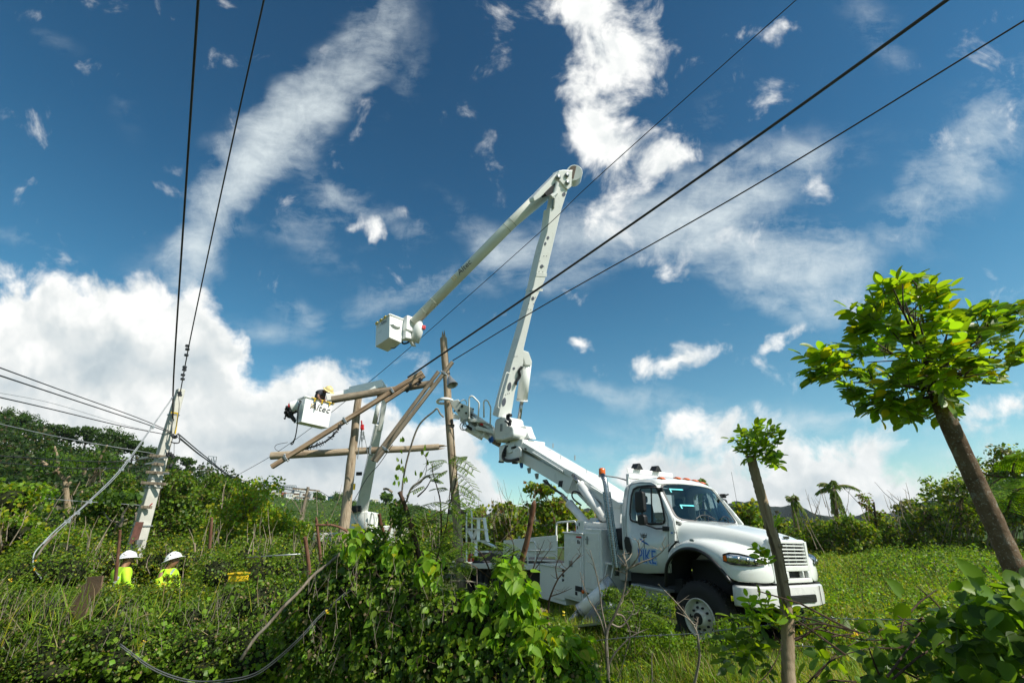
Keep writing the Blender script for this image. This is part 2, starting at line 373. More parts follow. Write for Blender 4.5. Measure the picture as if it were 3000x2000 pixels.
    def build(s, name, m, parent=None, bevel=0.0, segs=2, smooth=False, subsurf=0, solid=0.0, auto=None):
        me = s.mesh(name); o = link(name, me, m, parent)
        if smooth: me.shade_smooth()
        elif auto: me.shade_smooth()
        if solid:
            md = o.modifiers.new('solid', 'SOLIDIFY'); md.thickness = solid; md.offset = -1
        if subsurf:
            md = o.modifiers.new('sub', 'SUBSURF'); md.levels = md.render_levels = subsurf
        if bevel:
            md = o.modifiers.new('bevel', 'BEVEL'); md.width = bevel; md.segments = segs; md.limit_method = 'ANGLE'; md.angle_limit = radians(35)
            me.shade_smooth(); 
            md2 = o.modifiers.new('wn', 'WEIGHTED_NORMAL'); md2.keep_sharp = True
        elif auto:
            me.set_sharp_from_angle(angle=radians(auto))
        return o
def build_each(q, name, m, parent=None, **kw):
    """every separate piece collected in q becomes an object of its own"""
    par = list(range(len(q.v)))
    def find(i):
        while par[i] != i: par[i] = par[par[i]]; i = par[i]
        return i
    for f in q.f:
        for i in f[1:]: par[find(i)] = find(f[0])
    grp = {}
    for f in q.f: grp.setdefault(find(f[0]), []).append(f)
    out = []
    for fs in grp.values():
        idx = sorted({i for f in fs for i in f}); mp = {i: k for k, i in enumerate(idx)}; b = MB(); b.v = [q.v[i] for i in idx]; b.f = [tuple(mp[i] for i in f) for f in fs]; out.append(b.build(name, m, parent, **kw))
    return out
def spline(pts, n):
    """Catmull-Rom through points"""
    pts = [Vector(p) for p in pts]; out = []
    P_ = [pts[0] * 2 - pts[1]] + pts + [pts[-1] * 2 - pts[-2]]
    for i in range(len(pts) - 1):
        a, b, c, d = P_[i:i + 4]
        for k in range(n):
            t = k / n
            out.append(0.5 * ((2 * b) + (c - a) * t + (2 * a - 5 * b + 4 * c - d) * t * t + (3 * b - 3 * c + d - a) * t ** 3))
    out.append(pts[-1]); return out
def text(body, m, parent, M, size, name='lettering', extrude=0.002, shear=0.0, bold=0.0, space=1.0, sx=1.0):
    cu = bpy.data.curves.new(name, 'FONT'); cu.body = body; cu.size = size; cu.extrude = extrude; cu.shear = shear; cu.offset = bold
    cu.space_character = space; cu.align_x = 'CENTER'; cu.align_y = 'CENTER'; cu.resolution_u = 2
    tmp = bpy.data.objects.new('tmp', cu); C.objects.link(tmp)
    dg = bpy.context.evaluated_depsgraph_get(); me = bpy.data.meshes.new_from_object(tmp.evaluated_get(dg)); bpy.data.objects.remove(tmp)
    me.transform(Matrix.Diagonal((sx, 1, 1, 1)))
    me.materials.clear(); me.materials.append(m); me.name = name
    o = bpy.data.objects.new(name, me); C.objects.link(o); o.parent = parent; o.matrix_local = M
    return o
def frame(origin, xax, yax):
    x = Vector(xax).normalized(); z = x.cross(Vector(yax)).normalized(); y = z.cross(x)
    M = Matrix((( x.x, y.x, z.x, origin[0]), (x.y, y.y, z.y, origin[1]), (x.z, y.z, z.z, origin[2]), (0, 0, 0, 1))); return M

# ================================================================= leaf scatter (numpy)
def tmpl_heart():
    v = np.array([(0, 0, 0), (-.40, .18, .06), (-.46, .42, .09), (-.24, .78, .05), (0, 1.0, -.10), (.24, .78, .05), (.46, .42, .09), (.40, .18, .06), (0, .5, -.02)], float)
    f = [(0, 8, 2, 1), (8, 4, 3, 2), (0, 7, 6, 8), (8, 6, 5, 4)]
    return v, f
def tmpl_oval():
    v = np.array([(0, 0, 0), (-.23, .3, .05), (-.21, .68, .04), (0, 1.0, -.06), (.21, .68, .04), (.23, .3, .05)], float)
    return v, [(0, 3, 2, 1), (0, 5, 4, 3)]
def tmpl_heart_fine():
    out = [(0, 0), (-.16, -.05), (-.33, .02), (-.43, .17), (-.455, .34), (-.40, .52), (-.29, .70), (-.15, .87), (0, 1.06)]
    L_ = [(x * (1 + .02 * (-1) ** k), y, .05 + .16 * abs(x) - .10 * y * y) for k, (x, y) in enumerate(out)]; mid = [(0, 0, 0), (0, .2, -.01), (0, .45, -.03), (0, .72, -.06), (0, 1.06, -.11)]
    v = mid + L_[1:-1] + [(-x, y, z) for x, y, z in L_[1:-1]]
    f = []
    for o, fl in ((5, 0), (12, 1)):
        q = [(0, 1, o + 1, o), (1, o + 2, o + 1), (1, 2, o + 3, o + 2), (2, o + 4, o + 3), (2, 3, o + 5, o + 4), (3, o + 6, o + 5), (3, 4, o + 6)]
        f += [tuple(reversed(t)) if fl else t for t in q]
    return np.array(v, float), f
def tmpl_oval_fine():
    L_ = [(-.12, .10, .03), (-.22, .28, .055), (-.245, .48, .06), (-.20, .70, .045), (-.10, .89, .0)]; mid = [(0, 0, 0), (0, .28, -.01), (0, .6, -.025), (0, 1.0, -.09)]
    v = mid + L_ + [(-x, y, z) for x, y, z in L_]; f = []
    for o, fl in ((4, 0), (9, 1)):
        q = [(0, 1, o + 1, o), (1, 2, o + 2, o + 1), (2, o + 3, o + 2), (2, 3, o + 4, o + 3)]; f += [tuple(reversed(t)) if fl else t for t in q]
    return np.array(v, float), f
def tmpl_card():
    v = np.array([(-.06, 0, 0), (-.34, .5, .10), (0, 1.0, -.08), (.34, .5, .10), (0.06, 0, 0)], float)
    return v, [(0, 4, 3, 1), (1, 3, 2)]
def tmpl_blade():
    v = np.array([(-.5, 0, 0), (.5, 0, 0), (-.42, .45, -.04), (.42, .45, -.04), (-.25, .78, -.16), (.25, .78, -.16), (0, 1.0, -.34)], float)
    return v, [(0, 1, 3, 2), (2, 3, 5, 4), (4, 5, 6)]
HEART, OVAL, CARD, BLADE, HEARTX, OVALX = tmpl_heart(), tmpl_oval(), tmpl_card(), tmpl_blade(), tmpl_heart_fine(), tmpl_oval_fine()
def unit(a): return a / (np.linalg.norm(a, axis=-1, keepdims=True) + 1e-9)
def mats_from(dirs, norms):
    y = unit(dirs); z = norms - (norms * y).sum(1, keepdims=True) * y; z = unit(z); x = np.cross(y, z)
    return np.stack([x, y, z], axis=2)       # columns
def leaf_object(name, tm, pos, dirs, norms, size, cols, m, parent=None, width=None):
    tv, tf = tm; n = len(pos); k = len(tv)
    R = mats_from(np.asarray(dirs, float), np.asarray(norms, float)); size = np.asarray(size, float)
    w_ = size if width is None else np.asarray(width, float)
    sv = tv[None] * np.stack([w_, size, size], 1)[:, None, :]
    V = np.einsum('nij,nkj->nki', R, sv) + np.asarray(pos)[:, None, :]
    V = V.reshape(-1, 3)
    lens = np.array([len(f) for f in tf]); flat = np.concatenate([np.array(f) for f in tf])
    loops = (flat[None] + (np.arange(n) * k)[:, None]).ravel()
    tot = np.tile(lens, n); start = np.concatenate([[0], np.cumsum(tot)[:-1]])
    me = bpy.data.meshes.new(name); me.vertices.add(len(V)); me.vertices.foreach_set('co', V.astype(np.float32).ravel())
    me.loops.add(len(loops)); me.loops.foreach_set('vertex_index', loops.astype(np.int32))
    me.polygons.add(len(tot)); me.polygons.foreach_set('loop_start', start.astype(np.int32))
    me.polygons.foreach_set('use_smooth', np.ones(len(tot), bool))
    me.update(calc_edges=True)
    a = me.attributes.new('tint', 'FLOAT_COLOR', 'POINT')
    cc = np.ones((n, k, 4), np.float32); cc[:, :, :3] = np.asarray(cols, np.float32)[:, None, :]
    a.data.foreach_set('color', cc.ravel())
    return link(name, me, m, parent)
def palette(n, cols, weights=None, jit=0.22):
    cols = np.array(cols, float); i = rng.choice(len(cols), n, p=weights)
    c = cols[i] * (1 + rng.uniform(-jit, jit, (n, 1))) * (1 + rng.uniform(-.08, .08, (n, 3)))
    return np.clip(c * 1.22, 0.004, 1)
G_DARK = (0.040, 0.082, 0.010); G_MID = (0.080, 0.142, 0.012); G_BRIGHT = (0.135, 0.208, 0.012); G_YEL = (0.25, 0.255, 0.012); G_OLIVE = (0.125, 0.125, 0.024); G_DRY = (0.26, 0.19, 0.10); G_LIME = (0.15, 0.27, 0.02)
def rand_unit(n): return unit(rng.normal(size=(n, 3)))
def shell_points(n, c, r, inner=0.55, up=False):
    """points in the outer shell of an ellipsoid with their outward directions"""
    d = rand_unit(n)
    if up: d[:, 2] = np.abs(d[:, 2])
    rad = inner + (1 - inner) * rng.random(n) ** 0.55
    lump = 1 + 0.16 * np.sin(d[:, 0] * 7 + c[0]) * np.cos(d[:, 2] * 6 + c[1]) + 0.10 * np.sin(d[:, 1] * 11 + c[2] * 3)
    return np.asarray(c) + d * np.asarray(r) * (rad * lump)[:, None], d

# ================================================================= terrain
def azel(px, py):
    v = FW + RT * ((px - 1500) / F_PX) + UP * ((1000 - py) / F_PX)
    return atan2(v.x, v.y), v.z / sqrt(v.x ** 2 + v.y ** 2)
def skyline(pts):
    ae = sorted(azel(*p) for p in pts); return np.array([a for a, e in ae]), np.array([e for a, e in ae])
HILL_A, HILL_E = skyline([(-900, 1000), (-400, 1130), (0, 1228), (100, 1262), (200, 1290), (320, 1310), (420, 1345), (520, 1368), (620, 1388), (700, 1396), (745, 1432), (800, 1500), (900, 1600)])
RIDGE_A, RIDGE_E = skyline([(300, 1500), (700, 1455), (790, 1468), (900, 1472), (1000, 1474), (1100, 1478), (1200, 1484), (1350, 1515), (1500, 1570)])
def sm(t): t = np.clip(t, 0, 1); return t * t * (3 - 2 * t)
def Hxy(x, y):
    x = np.asarray(x, float); y = np.asarray(y, float)
    a = np.arctan2(x, y); r = np.hypot(x, y) + 1e-6
    h = 0.06 * np.sin(x * .9 + 1) * np.cos(y * .7) + 0.05 * np.sin(x * .37 - y * .23) 
    h = h * sm((r - 3) / 6) + 0.10 * np.sin(x * .09) * sm((r - 15) / 20)
    h = h + np.where(x > 4, 0.002 * np.clip(r - 12, 0, 200), 0)
    e1 = np.interp(a, HILL_A, HILL_E, left=HILL_E[0], right=-0.05); top1 = np.maximum(e1 * 95 + CAM_Z - 4.0, 0)
    g1 = sm((r - 32) / 63) * (1 - 0.8 * sm((r - 100) / 160)); h = h + top1 * g1 * (1 + .06 * np.sin(x * .17) * np.cos(y * .13))
    e2 = np.interp(a, RIDGE_A, RIDGE_E, left=-.02, right=-.05); top2 = np.maximum(e2 * 232 + CAM_Z, 0)
    g2 = sm((r - 95) / 130) * (1 - 0.9 * sm((r - 245) / 160)); h = h + top2 * g2
    return h
def h1(x, y): return float(Hxy(x, y))
# ---- ground sheet, to the horizon
def ground_mat():
    m = bpy.data.materials.new('meadow_soil'); m.use_nodes = True; N = NT(m.node_tree); N.n.clear()
    b = N.new('ShaderNodeBsdfPrincipled'); o = N.new('ShaderNodeOutputMaterial'); N.l.new(b.outputs[0], o.inputs[0])
    pos = N.new('ShaderNodeNewGeometry').outputs['Position']
    a = N.noise(pos, .6, 8, .65); c = N.ramp(a, [(0.3, (0.05, 0.040, 0.022)), (0.5, (0.050, 0.070, 0.018)), (0.7, (0.075, 0.12, 0.02))])
    f = N.noise(pos, 9, 6, .7); c = N.mix(N.sstep(f, .5, .75, 0, .55), c, (0.13, 0.095, 0.055, 1))
    d = N.vmath('LENGTH', pos); far = N.sstep(d, 25, 70)
    g = N.noise(pos, .12, 9, .7); cf = N.ramp(g, [(0.3, (0.022, 0.045, 0.012)), (0.5, (0.040, 0.075, 0.016)), (0.72, (0.085, 0.11, 0.03))])
    N.put(b.inputs['Base Color'], N.mix(far, c, cf)); b.inputs['Roughness'].default_value = 0.95; b.inputs['Specular IOR Level'].default_value = .1
    bp = N.new('ShaderNodeBump'); bp.inputs['Strength'].default_value = 0.8; bp.inputs['Distance'].default_value = .05
    N.put(bp.inputs['Height'], N.noise(pos, 7, 8, .7)); N.l.new(bp.outputs[0], b.inputs['Normal']); return m
GM = ground_mat()
ths = np.concatenate([np.radians(np.arange(-72, 72, 0.9)), np.radians(np.arange(72, 288, 6))]); nr = 110
rs = 0.6 * (1700 / 0.6) ** (np.arange(nr) / (nr - 1))
X = np.sin(ths)[None] * rs[:, None]; Y = np.cos(ths)[None] * rs[:, None]; Zg = Hxy(X, Y)
nt = len(ths); vs = [(0, 0, h1(0, .01))] + list(zip(X.ravel().tolist(), Y.ravel().tolist(), Zg.ravel().tolist()))
fs = [(0, 1 + j, 1 + (j + 1) % nt) for j in range(nt)]
for i in range(nr - 1):
    for j in range(nt):
        k = (j + 1) % nt; fs.append((1 + i * nt + j, 1 + (i + 1) * nt + j, 1 + (i + 1) * nt + k, 1 + i * nt + k))
me = bpy.data.meshes.new('ground'); me.from_pydata(vs, [], fs); me.shade_smooth()
gr = link('ground', me, GM); tag(gr, kind='structure')
# ---- blue mountains
def mountain_mat():
    m = bpy.data.materials.new('forested_mountain'); m.use_nodes = True; N = NT(m.node_tree); N.n.clear()
    b = N.new('ShaderNodeBsdfPrincipled'); o = N.new('ShaderNodeOutputMaterial'); N.l.new(b.outputs[0], o.inputs[0])
    pos = N.new('ShaderNodeNewGeometry').outputs['Position']
    g = N.noise(pos, .012, 9, .72); c = N.ramp(g, [(0.35, (0.012, 0.024, 0.014)), (0.55, (0.024, 0.040, 0.020)), (0.72, (0.05, 0.062, 0.034))])
    N.put(b.inputs['Base Color'], c); b.inputs['Roughness'].default_value = 1; b.inputs['Specular IOR Level'].default_value = 0
    bp = N.new('ShaderNodeBump'); bp.inputs['Strength'].default_value = 1; bp.inputs['Distance'].default_value = 14
    N.put(bp.inputs['Height'], N.noise(pos, .03, 9, .75)); N.l.new(bp.outputs[0], b.inputs['Normal']); return m
MA, ME_ = skyline([(900, 1530), (1150, 1510), (1300, 1515), (1420, 1508), (1490, 1494), (1530, 1500), (1575, 1476), (1620, 1490), (1680, 1502), (1760, 1492), (1840, 1498), (1950, 1500), (2060, 1490), (2150, 1484), (2205, 1462), (2240, 1478), (2300, 1492), (2345, 1490), (2390, 1506), (2450, 1514), (2520, 1530), (2600, 1505), (2750, 1470), (2900, 1440), (3000, 1420), (3500, 1330)])
azs = np.linspace(-1.0, 1.35, 260); RM_ = 1100.0
elev = np.interp(azs, MA, ME_)
rough = sum(np.sin(azs * f + p) * q for f, p, q in ((61, 1, .0016), (133, 2, .0010), (290, 4, .0006)))
rows = []
for i, t in enumerate(np.linspace(0, 1, 16)):
    r = RM_ - 600 * (1 - t) if t < 1 else RM_; row = []
    for a, e, n_ in zip(azs, elev, rough):
        hh = (e + n_) * RM_ * (sm(t) ** 1.1) + CAM_Z + 18 * sin(a * 70 + t * 5) * (t * (1 - t)) * 2
        row.append((sin(a) * r, cos(a) * r, hh))
    rows.append(row)
rows.append([(sin(a) * 1500, cos(a) * 1500, -.5) for a in azs])
mt = MB().grid(rows).build('mountains', mountain_mat(), smooth=True); tag(mt, kind='structure')
# ================================================================= the truck in the meadow
TM = Matrix.Translation((3.88, 9.4, 0.0)) @ Matrix.Rotation(radians(-58.6), 4, 'Z') @ Matrix.Rotation(radians(3.4), 4, 'Y') @ Matrix.Rotation(radians(-2.9), 4, 'X')
TI = TM.inverted()
def LP(px, py, d): return TI @ P(px, py, d)                 # photo ray at depth d, in the truck's own space
def LH(px, py, ax, val):                                     # photo ray met with a plane of the truck's own space
    o = TI @ Vector((0, 0, CAM_Z)); q = TI @ P(px, py, 1.0) - o
    return o + q * ((val - o[ax]) / q[ax])
truck = empty('bucket_truck'); truck.matrix_world = TM
tag(truck, 'white aerial lift truck parked nose right in the meadow, long boom folded high above it', 'truck', 'aerial lift trucks')
YC = 0.03
def yz(z):                                                   # half-width of the cab by height
    return 1.06 if z < 1.75 else 1.06 - 0.155 * ((z - 1.75) / 0.95) ** 1.25
def side_panel(sgn):
    mb = MB()
    o_ = [(-1.62, .93), (-1.2, .95), (-.62, 1.02), (-.60, 1.25), (-.47, 1.52), (-.44, 1.72), (-.45, 1.93), (-.60, 2.14), (-.78, 2.38), (-.95, 2.60), (-1.10, 2.67), (-1.35, 2.69), (-1.62, 2.67), (-1.76, 2.58), (-1.82, 2.3), (-1.83, 1.9), (-1.81, 1.4), (-1.77, 1.0)]
    i_ = [(-1.5, 1.895), (-1.3, 1.875), (-1.05, 1.865), (-.80, 1.865), (-.73, 1.88), (-.70, 1.93), (-.72, 2.02), (-.77, 2.17), (-.83, 2.34), (-.89, 2.47), (-.97, 2.535), (-1.15, 2.55), (-1.42, 2.54), (-1.54, 2.5), (-1.585, 2.38), (-1.59, 2.2), (-1.59, 2.03), (-1.565, 1.92)]
    f = lambda p: (p[0], YC + sgn * yz(p[1]), p[1])
    O = [f(p) for p in o_]; I = [f(p) for p in i_]
    Mid = [f(((a[0] + b[0]) / 2, (a[1] + b[1]) / 2)) for a, b in zip(o_, i_)]
    n = len(O); mb.add(O + Mid + I, [(i, (i + 1) % n, n + (i + 1) % n, n + i) for i in range(n)] + [(n + i, n + (i + 1) % n, 2 * n + (i + 1) % n, 2 * n + i) for i in range(n)])
    return mb, O, I
# cab shell: sides, roof, back
cabm = MB(); sides = {}
for s in (-1, 1):
    mb, O, I = side_panel(s); sides[s] = (O, I); cabm.add(mb.v, mb.f)
rows = []
for x, zt, hw in ((-.95, 2.60, .0), (-1.02, 2.665, 0), (-1.12, 2.71, 0), (-1.35, 2.745, 0), (-1.6, 2.74, 0), (-1.74, 2.70, 0), (-1.80, 2.60, 0)):
    row = []
    ze = {-.95: 2.60, -1.02: 2.645, -1.12: 2.672, -1.35: 2.69, -1.6: 2.675, -1.74: 2.60, -1.80: 2.45}[x]
    for k in range(13):
        t = -1 + 2 * k / 12; e = yz(ze); xx = x + (0.13 * (1 - t * t) if x > -1.2 else 0)
        row.append((xx, YC + t * e, ze + (zt + .05 - ze) * (1 - abs(t) ** 3.2)))
    rows.append(row)
cabm.grid(rows)
rows = []
for z in (.95, 1.4, 1.9, 2.3, 2.5, 2.62):
    x = {.95: -1.75, 1.4: -1.81, 1.9: -1.83, 2.3: -1.82, 2.5: -1.80, 2.62: -1.74}[z]
    rows.append([(x - .03, YC + t * yz(z), z) for t in (-1, -.62, -.5, 0, .5, .62, 1)])
back = MB(); back.grid(rows); back.f = [f for i, f in enumerate(back.f) if not (i // 6 in (2, 3) and 1 <= i % 6 <= 4)]
cabm.add(back.v, back.f)
cab = cabm.build('cab', CABWHITE, truck, smooth=True, solid=0.03)
# windscreen surface
def ws(t, v):                                                 # t across -1..1, v bottom 0..top 1
    z = 1.915 + v * 0.715; hw = 0.93 - 0.10 * max(v, 0) ** 1.2
    x = -.50 - .47 * v + 0.14 * (1 - t * t)
    return (x, YC + t * hw, z + 0.012 * (1 - t * t))
def rloop(fn, n, r, ins):
    pts = []
    for k in range(n):
        a = 2 * pi * k / n; c_, s_ = cos(a), sin(a); q = 0.24
        u = math.copysign(abs(c_) ** q, c_); v = math.copysign(abs(s_) ** q, s_)
        pts.append(fn(u * (1 - ins), .5 + v * .5 * (1 - ins * 1.3)))
    return pts
fr = MB(); Lo = rloop(ws, 56, 0, -.075); Lm = rloop(ws, 56, 0, 0.0); Li = rloop(ws, 56, 0, 0.045)
fr.ring(Lo, Lm); frm = fr.build('windscreen_surround', CABWHITE, cab, smooth=True, solid=0.02)
sh = MB(); sh.ring([(p[0] + .006, p[1], p[2]) for p in Lm], [(p[0] + .006, p[1], p[2]) for p in Li]); sh.build('windscreen_seal', BLACK, cab, smooth=True)
g = MB(); g.grid([[ws(-1 + 2 * i / 16, j / 8) for i in range(17)] for j in range(9)]); wsg = g.build('windscreen', GLASS, truck, smooth=True)
# tape marks, wiper blades on the windscreen
for v0, a0, a1 in ((.80, -.80, -.42), (.37, -.74, -.36)):
    tp = MB(); tp.grid([[tuple(Vector(ws(a0 + (a1 - a0) * i / 5, v0 + dv)) + Vector((.012, -.004, .01))) for i in range(6)] for dv in (0, .035)])
    tp.grid([[tuple(Vector(ws(a0 + (a1 - a0) * i / 3 * .08, v0 + dv)) + Vector((.012, -.004, .01))) for i in range(4)] for dv in (-.07, .035)])
    tp.build('tape_strip', CYAN, wsg)
for a0, a1 in ((-.55, .02), (.20, .66)):
    wp = MB(); wp.tube([Vector(ws(a0 + (a1 - a0) * t, .03 + .10 * sin(t * pi) + .02 * t)) + Vector((.03, 0, .02)) for t in np.linspace(0, 1, 8)], .010, 5)
    wp.tube([Vector(ws((a0 + a1) / 2, .0)) + Vector((.05, 0, 0)), Vector(ws((a0 + a1) / 2 + .1, .11)) + Vector((.035, 0, .02))], .009, 5)
    wp.build('wiper', BLACK, truck)
# doors
for s in (-1, 1):
    O, I = sides[s]; yy = YC + s * 1.064
    d = MB(); I2 = []
    c = Vector((sum(p[0] for p in I) / len(I), 0, sum(p[2] for p in I) / len(I)))
    for p in I:
        q = Vector(p); v = Vector((q.x - c.x, 0, q.z - c.z)); v *= (1 + .045 / v.length); zz = c.z + v.z
        I2.append((c.x + v.x, YC + s * (yz(zz) + .006), zz))
    Ia = [(p[0], YC + s * (yz(p[2]) + .006), p[2]) for p in I]
    d.ring(I2, Ia); d.build('window_seal', BLACK, truck, smooth=True, solid=.012)
    gl = MB(); gl.add([(p[0], p[1] - s * .01, p[2]) for p in I], [tuple(range(len(I)))]); w_ = gl.build('side_window', GLASS, truck)
    b = MB(); b.bar((-1.0, YC + s * (yz(1.87)), 1.87), (-1.07, YC + s * yz(2.54), 2.54), .022, .03); b.build('window_bar', BLACK, w_)
    # door shut lines, recessed dark strips
    ln = MB(); path = [(-.62, 1.03), (-.63, 1.30), (-.60, 1.80), (-.62, 1.98), (-.80, 2.28), (-.93, 2.50), (-1.02, 2.60), (-1.3, 2.635), (-1.6, 2.62), (-1.70, 2.5), (-1.72, 1.9), (-1.70, 1.4), (-1.66, 1.0)]
    pp = spline([(x, YC + s * (yz(z) + .001), z) for x, z in path], 5)
    ln.tube(pp, .0055, 4); ln.build('door_gap', INK, truck)
    h = MB(); h.prism([(-1.72, 1.58), (-1.62, 1.57), (-1.56, 1.40), (-1.58, 1.27), (-1.66, 1.24), (-1.74, 1.36), (-1.76, 1.5)], yy - .03, yy + s * .008)
    h.build('door_handle', BLACK, truck, bevel=.01)
ln = MB(); ln.tube(spline([(-.44, YC - 1.065, 1.96), (-.42, YC - 1.068, 1.8), (-.38, YC - 1.068, 1.60), (-.36, YC - 1.06, 1.53)], 4), .0055, 4); ln.build('bonnet_gap', INK, truck)
# bonnet
secs = [(-.50, (-1.03, 1.42), (-1.00, 1.80), (-.72, 1.925), 1.945), (-.30, (-.98, 1.50), (-.93, 1.80), (-.66, 1.915), 1.935), (0, (-.84, 1.58), (-.80, 1.79), (-.56, 1.885), 1.905),
        (.45, (-.72, 1.58), (-.68, 1.73), (-.48, 1.82), 1.845), (.80, (-.62, 1.52), (-.60, 1.65), (-.44, 1.74), 1.77), (.95, (-.56, 1.42), (-.555, 1.60), (-.41, 1.69), 1.72), (1.01, (-.54, 1.30), (-.54, 1.57), (-.40, 1.655), 1.68)]
bon = MB(); rows = []
for x, e, s_, t_, zc in secs:
    L = [e, ((e[0] + s_[0]) / 2 - .005, (e[1] + s_[1]) / 2), s_, ((s_[0] + t_[0]) / 2 - .02, (s_[1] + t_[1]) / 2 + .035), t_, (t_[0] / 2, (t_[1] + zc) / 2 + .006), (0, zc)]
    rows.append([(x, YC + y, z) for y, z in L] + [(x, YC - y, z) for y, z in reversed(L[:-1])])
bon.grid(rows); bon.build('bonnet', CABWHITE, truck, smooth=True, subsurf=2)
# nose panel with openings
nose = MB()
def nx(z): return 1.015 + (1.68 - z) * .05
def strip(y0, y1, z0, z1, x=.0): nose.add([(nx(z0) + x, y0, z0), (nx(z0) + x, y1, z0), (nx(z1) + x, y1, z1), (nx(z1) + x, y0, z1)], [(0, 1, 2, 3)])
gy0, gy1 = YC - .47, YC + .47
nose.prism([(1.005, 1.68), (1.02, 1.65), (.95, 1.64), (.95, 1.69)], YC - .52, YC + .52)
for y0, y1, z0, z1 in ((YC - .54, gy0, 1.03, 1.66), (gy1, YC + .54, 1.03, 1.66), (gy0, gy1, 1.62, 1.67), (gy0, gy1, 1.20, 1.285), (gy0, gy1, 1.03, 1.10), (YC - .26, YC - .14, 1.10, 1.20), (YC + .26, YC + .30, 1.10, 1.20), (gy0, YC - .40, 1.10, 1.20), (YC + .42, gy1, 1.10, 1.20)):
    nose.box(((nx(z0) + nx(z1)) / 2 - .03, (y0 + y1) / 2, (z0 + z1) / 2), (.07, y1 - y0, z1 - z0))
nose.build('nose_panel', CABWHITE, truck, bevel=.012)
bk = MB(); bk.box((.93, YC, 1.36), (.02, .96, .62)); bk.build('radiator', DARK, truck)
for k in range(6):
    z = 1.585 - k * .054; sl_ = MB(); hw = .462
    sl_.prism([(nx(z) + .006, z + .013), (nx(z) + .004, z - .011), (nx(z) - .06, z - .004), (nx(z) - .06, z + .012)], YC - hw, YC + hw)
    sl_.build('grille_slat', CABWHITE, truck, bevel=.004)
gs = MB()
for y in (-.22, .0, .22): gs.box((nx(1.45) - .045, YC + y, 1.45), (.02, .02, .34))
gs.build('grille_strut', STEEL, truck)
em = MB(); em.prism([(-.09, .0), (-.075, .022), (.075, .022), (.09, 0), (.075, -.022), (-.075, -.022)], 0, .015, f=lambda a, b, c: (1.00 + b + .004 * 0, YC + a, 1.715 + c)); em.build('badge', CHROME, truck, bevel=.004)
em = MB(); em.add([(.86, YC - .30, 1.745), (.90, YC - .17, 1.748), (.93, YC - .17, 1.728), (.90, YC - .32, 1.722)], [(0, 1, 2, 3)]); em.build('bonnet_sticker', BLUE, truck)
# fenders
ST = [((-.74, -1.06, .80), (-.72, -1.08, 1.05), (-.66, -1.07, 1.34), (-.60, -1.04, 1.44)),
      ((-.61, -1.13, 1.17), (-.56, -1.14, 1.32), (-.48, -1.09, 1.46), (-.42, -1.00, 1.52)),
      ((-.34, -1.15, 1.40), (-.33, -1.165, 1.48), (-.28, -1.11, 1.58), (-.22, -.90, 1.63)),
      ((-.03, -1.16, 1.47), (-.02, -1.175, 1.54), (0, -1.11, 1.635), (.02, -.80, 1.66)),
      ((.27, -1.16, 1.40), (.29, -1.165, 1.50), (.32, -1.09, 1.605), (.36, -.70, 1.64)),
      ((.50, -1.15, 1.22), (.55, -1.14, 1.38), (.62, -1.04, 1.525), (.68, -.62, 1.58)),
      ((.66, -1.13, 1.03), (.73, -1.10, 1.25), (.82, -.97, 1.44), (.88, -.56, 1.52)),
      ((.84, -1.03, 1.03), (.91, -.97, 1.22), (.95, -.84, 1.38), (.97, -.54, 1.44)),
      ((.98, -.84, 1.03), (1.02, -.80, 1.18), (1.01, -.72, 1.30), (1.01, -.53, 1.36)),
      ((1.045, -.53, 1.03), (1.04, -.53, 1.12), (1.03, -.53, 1.22), (1.015, -.53, 1.30))]
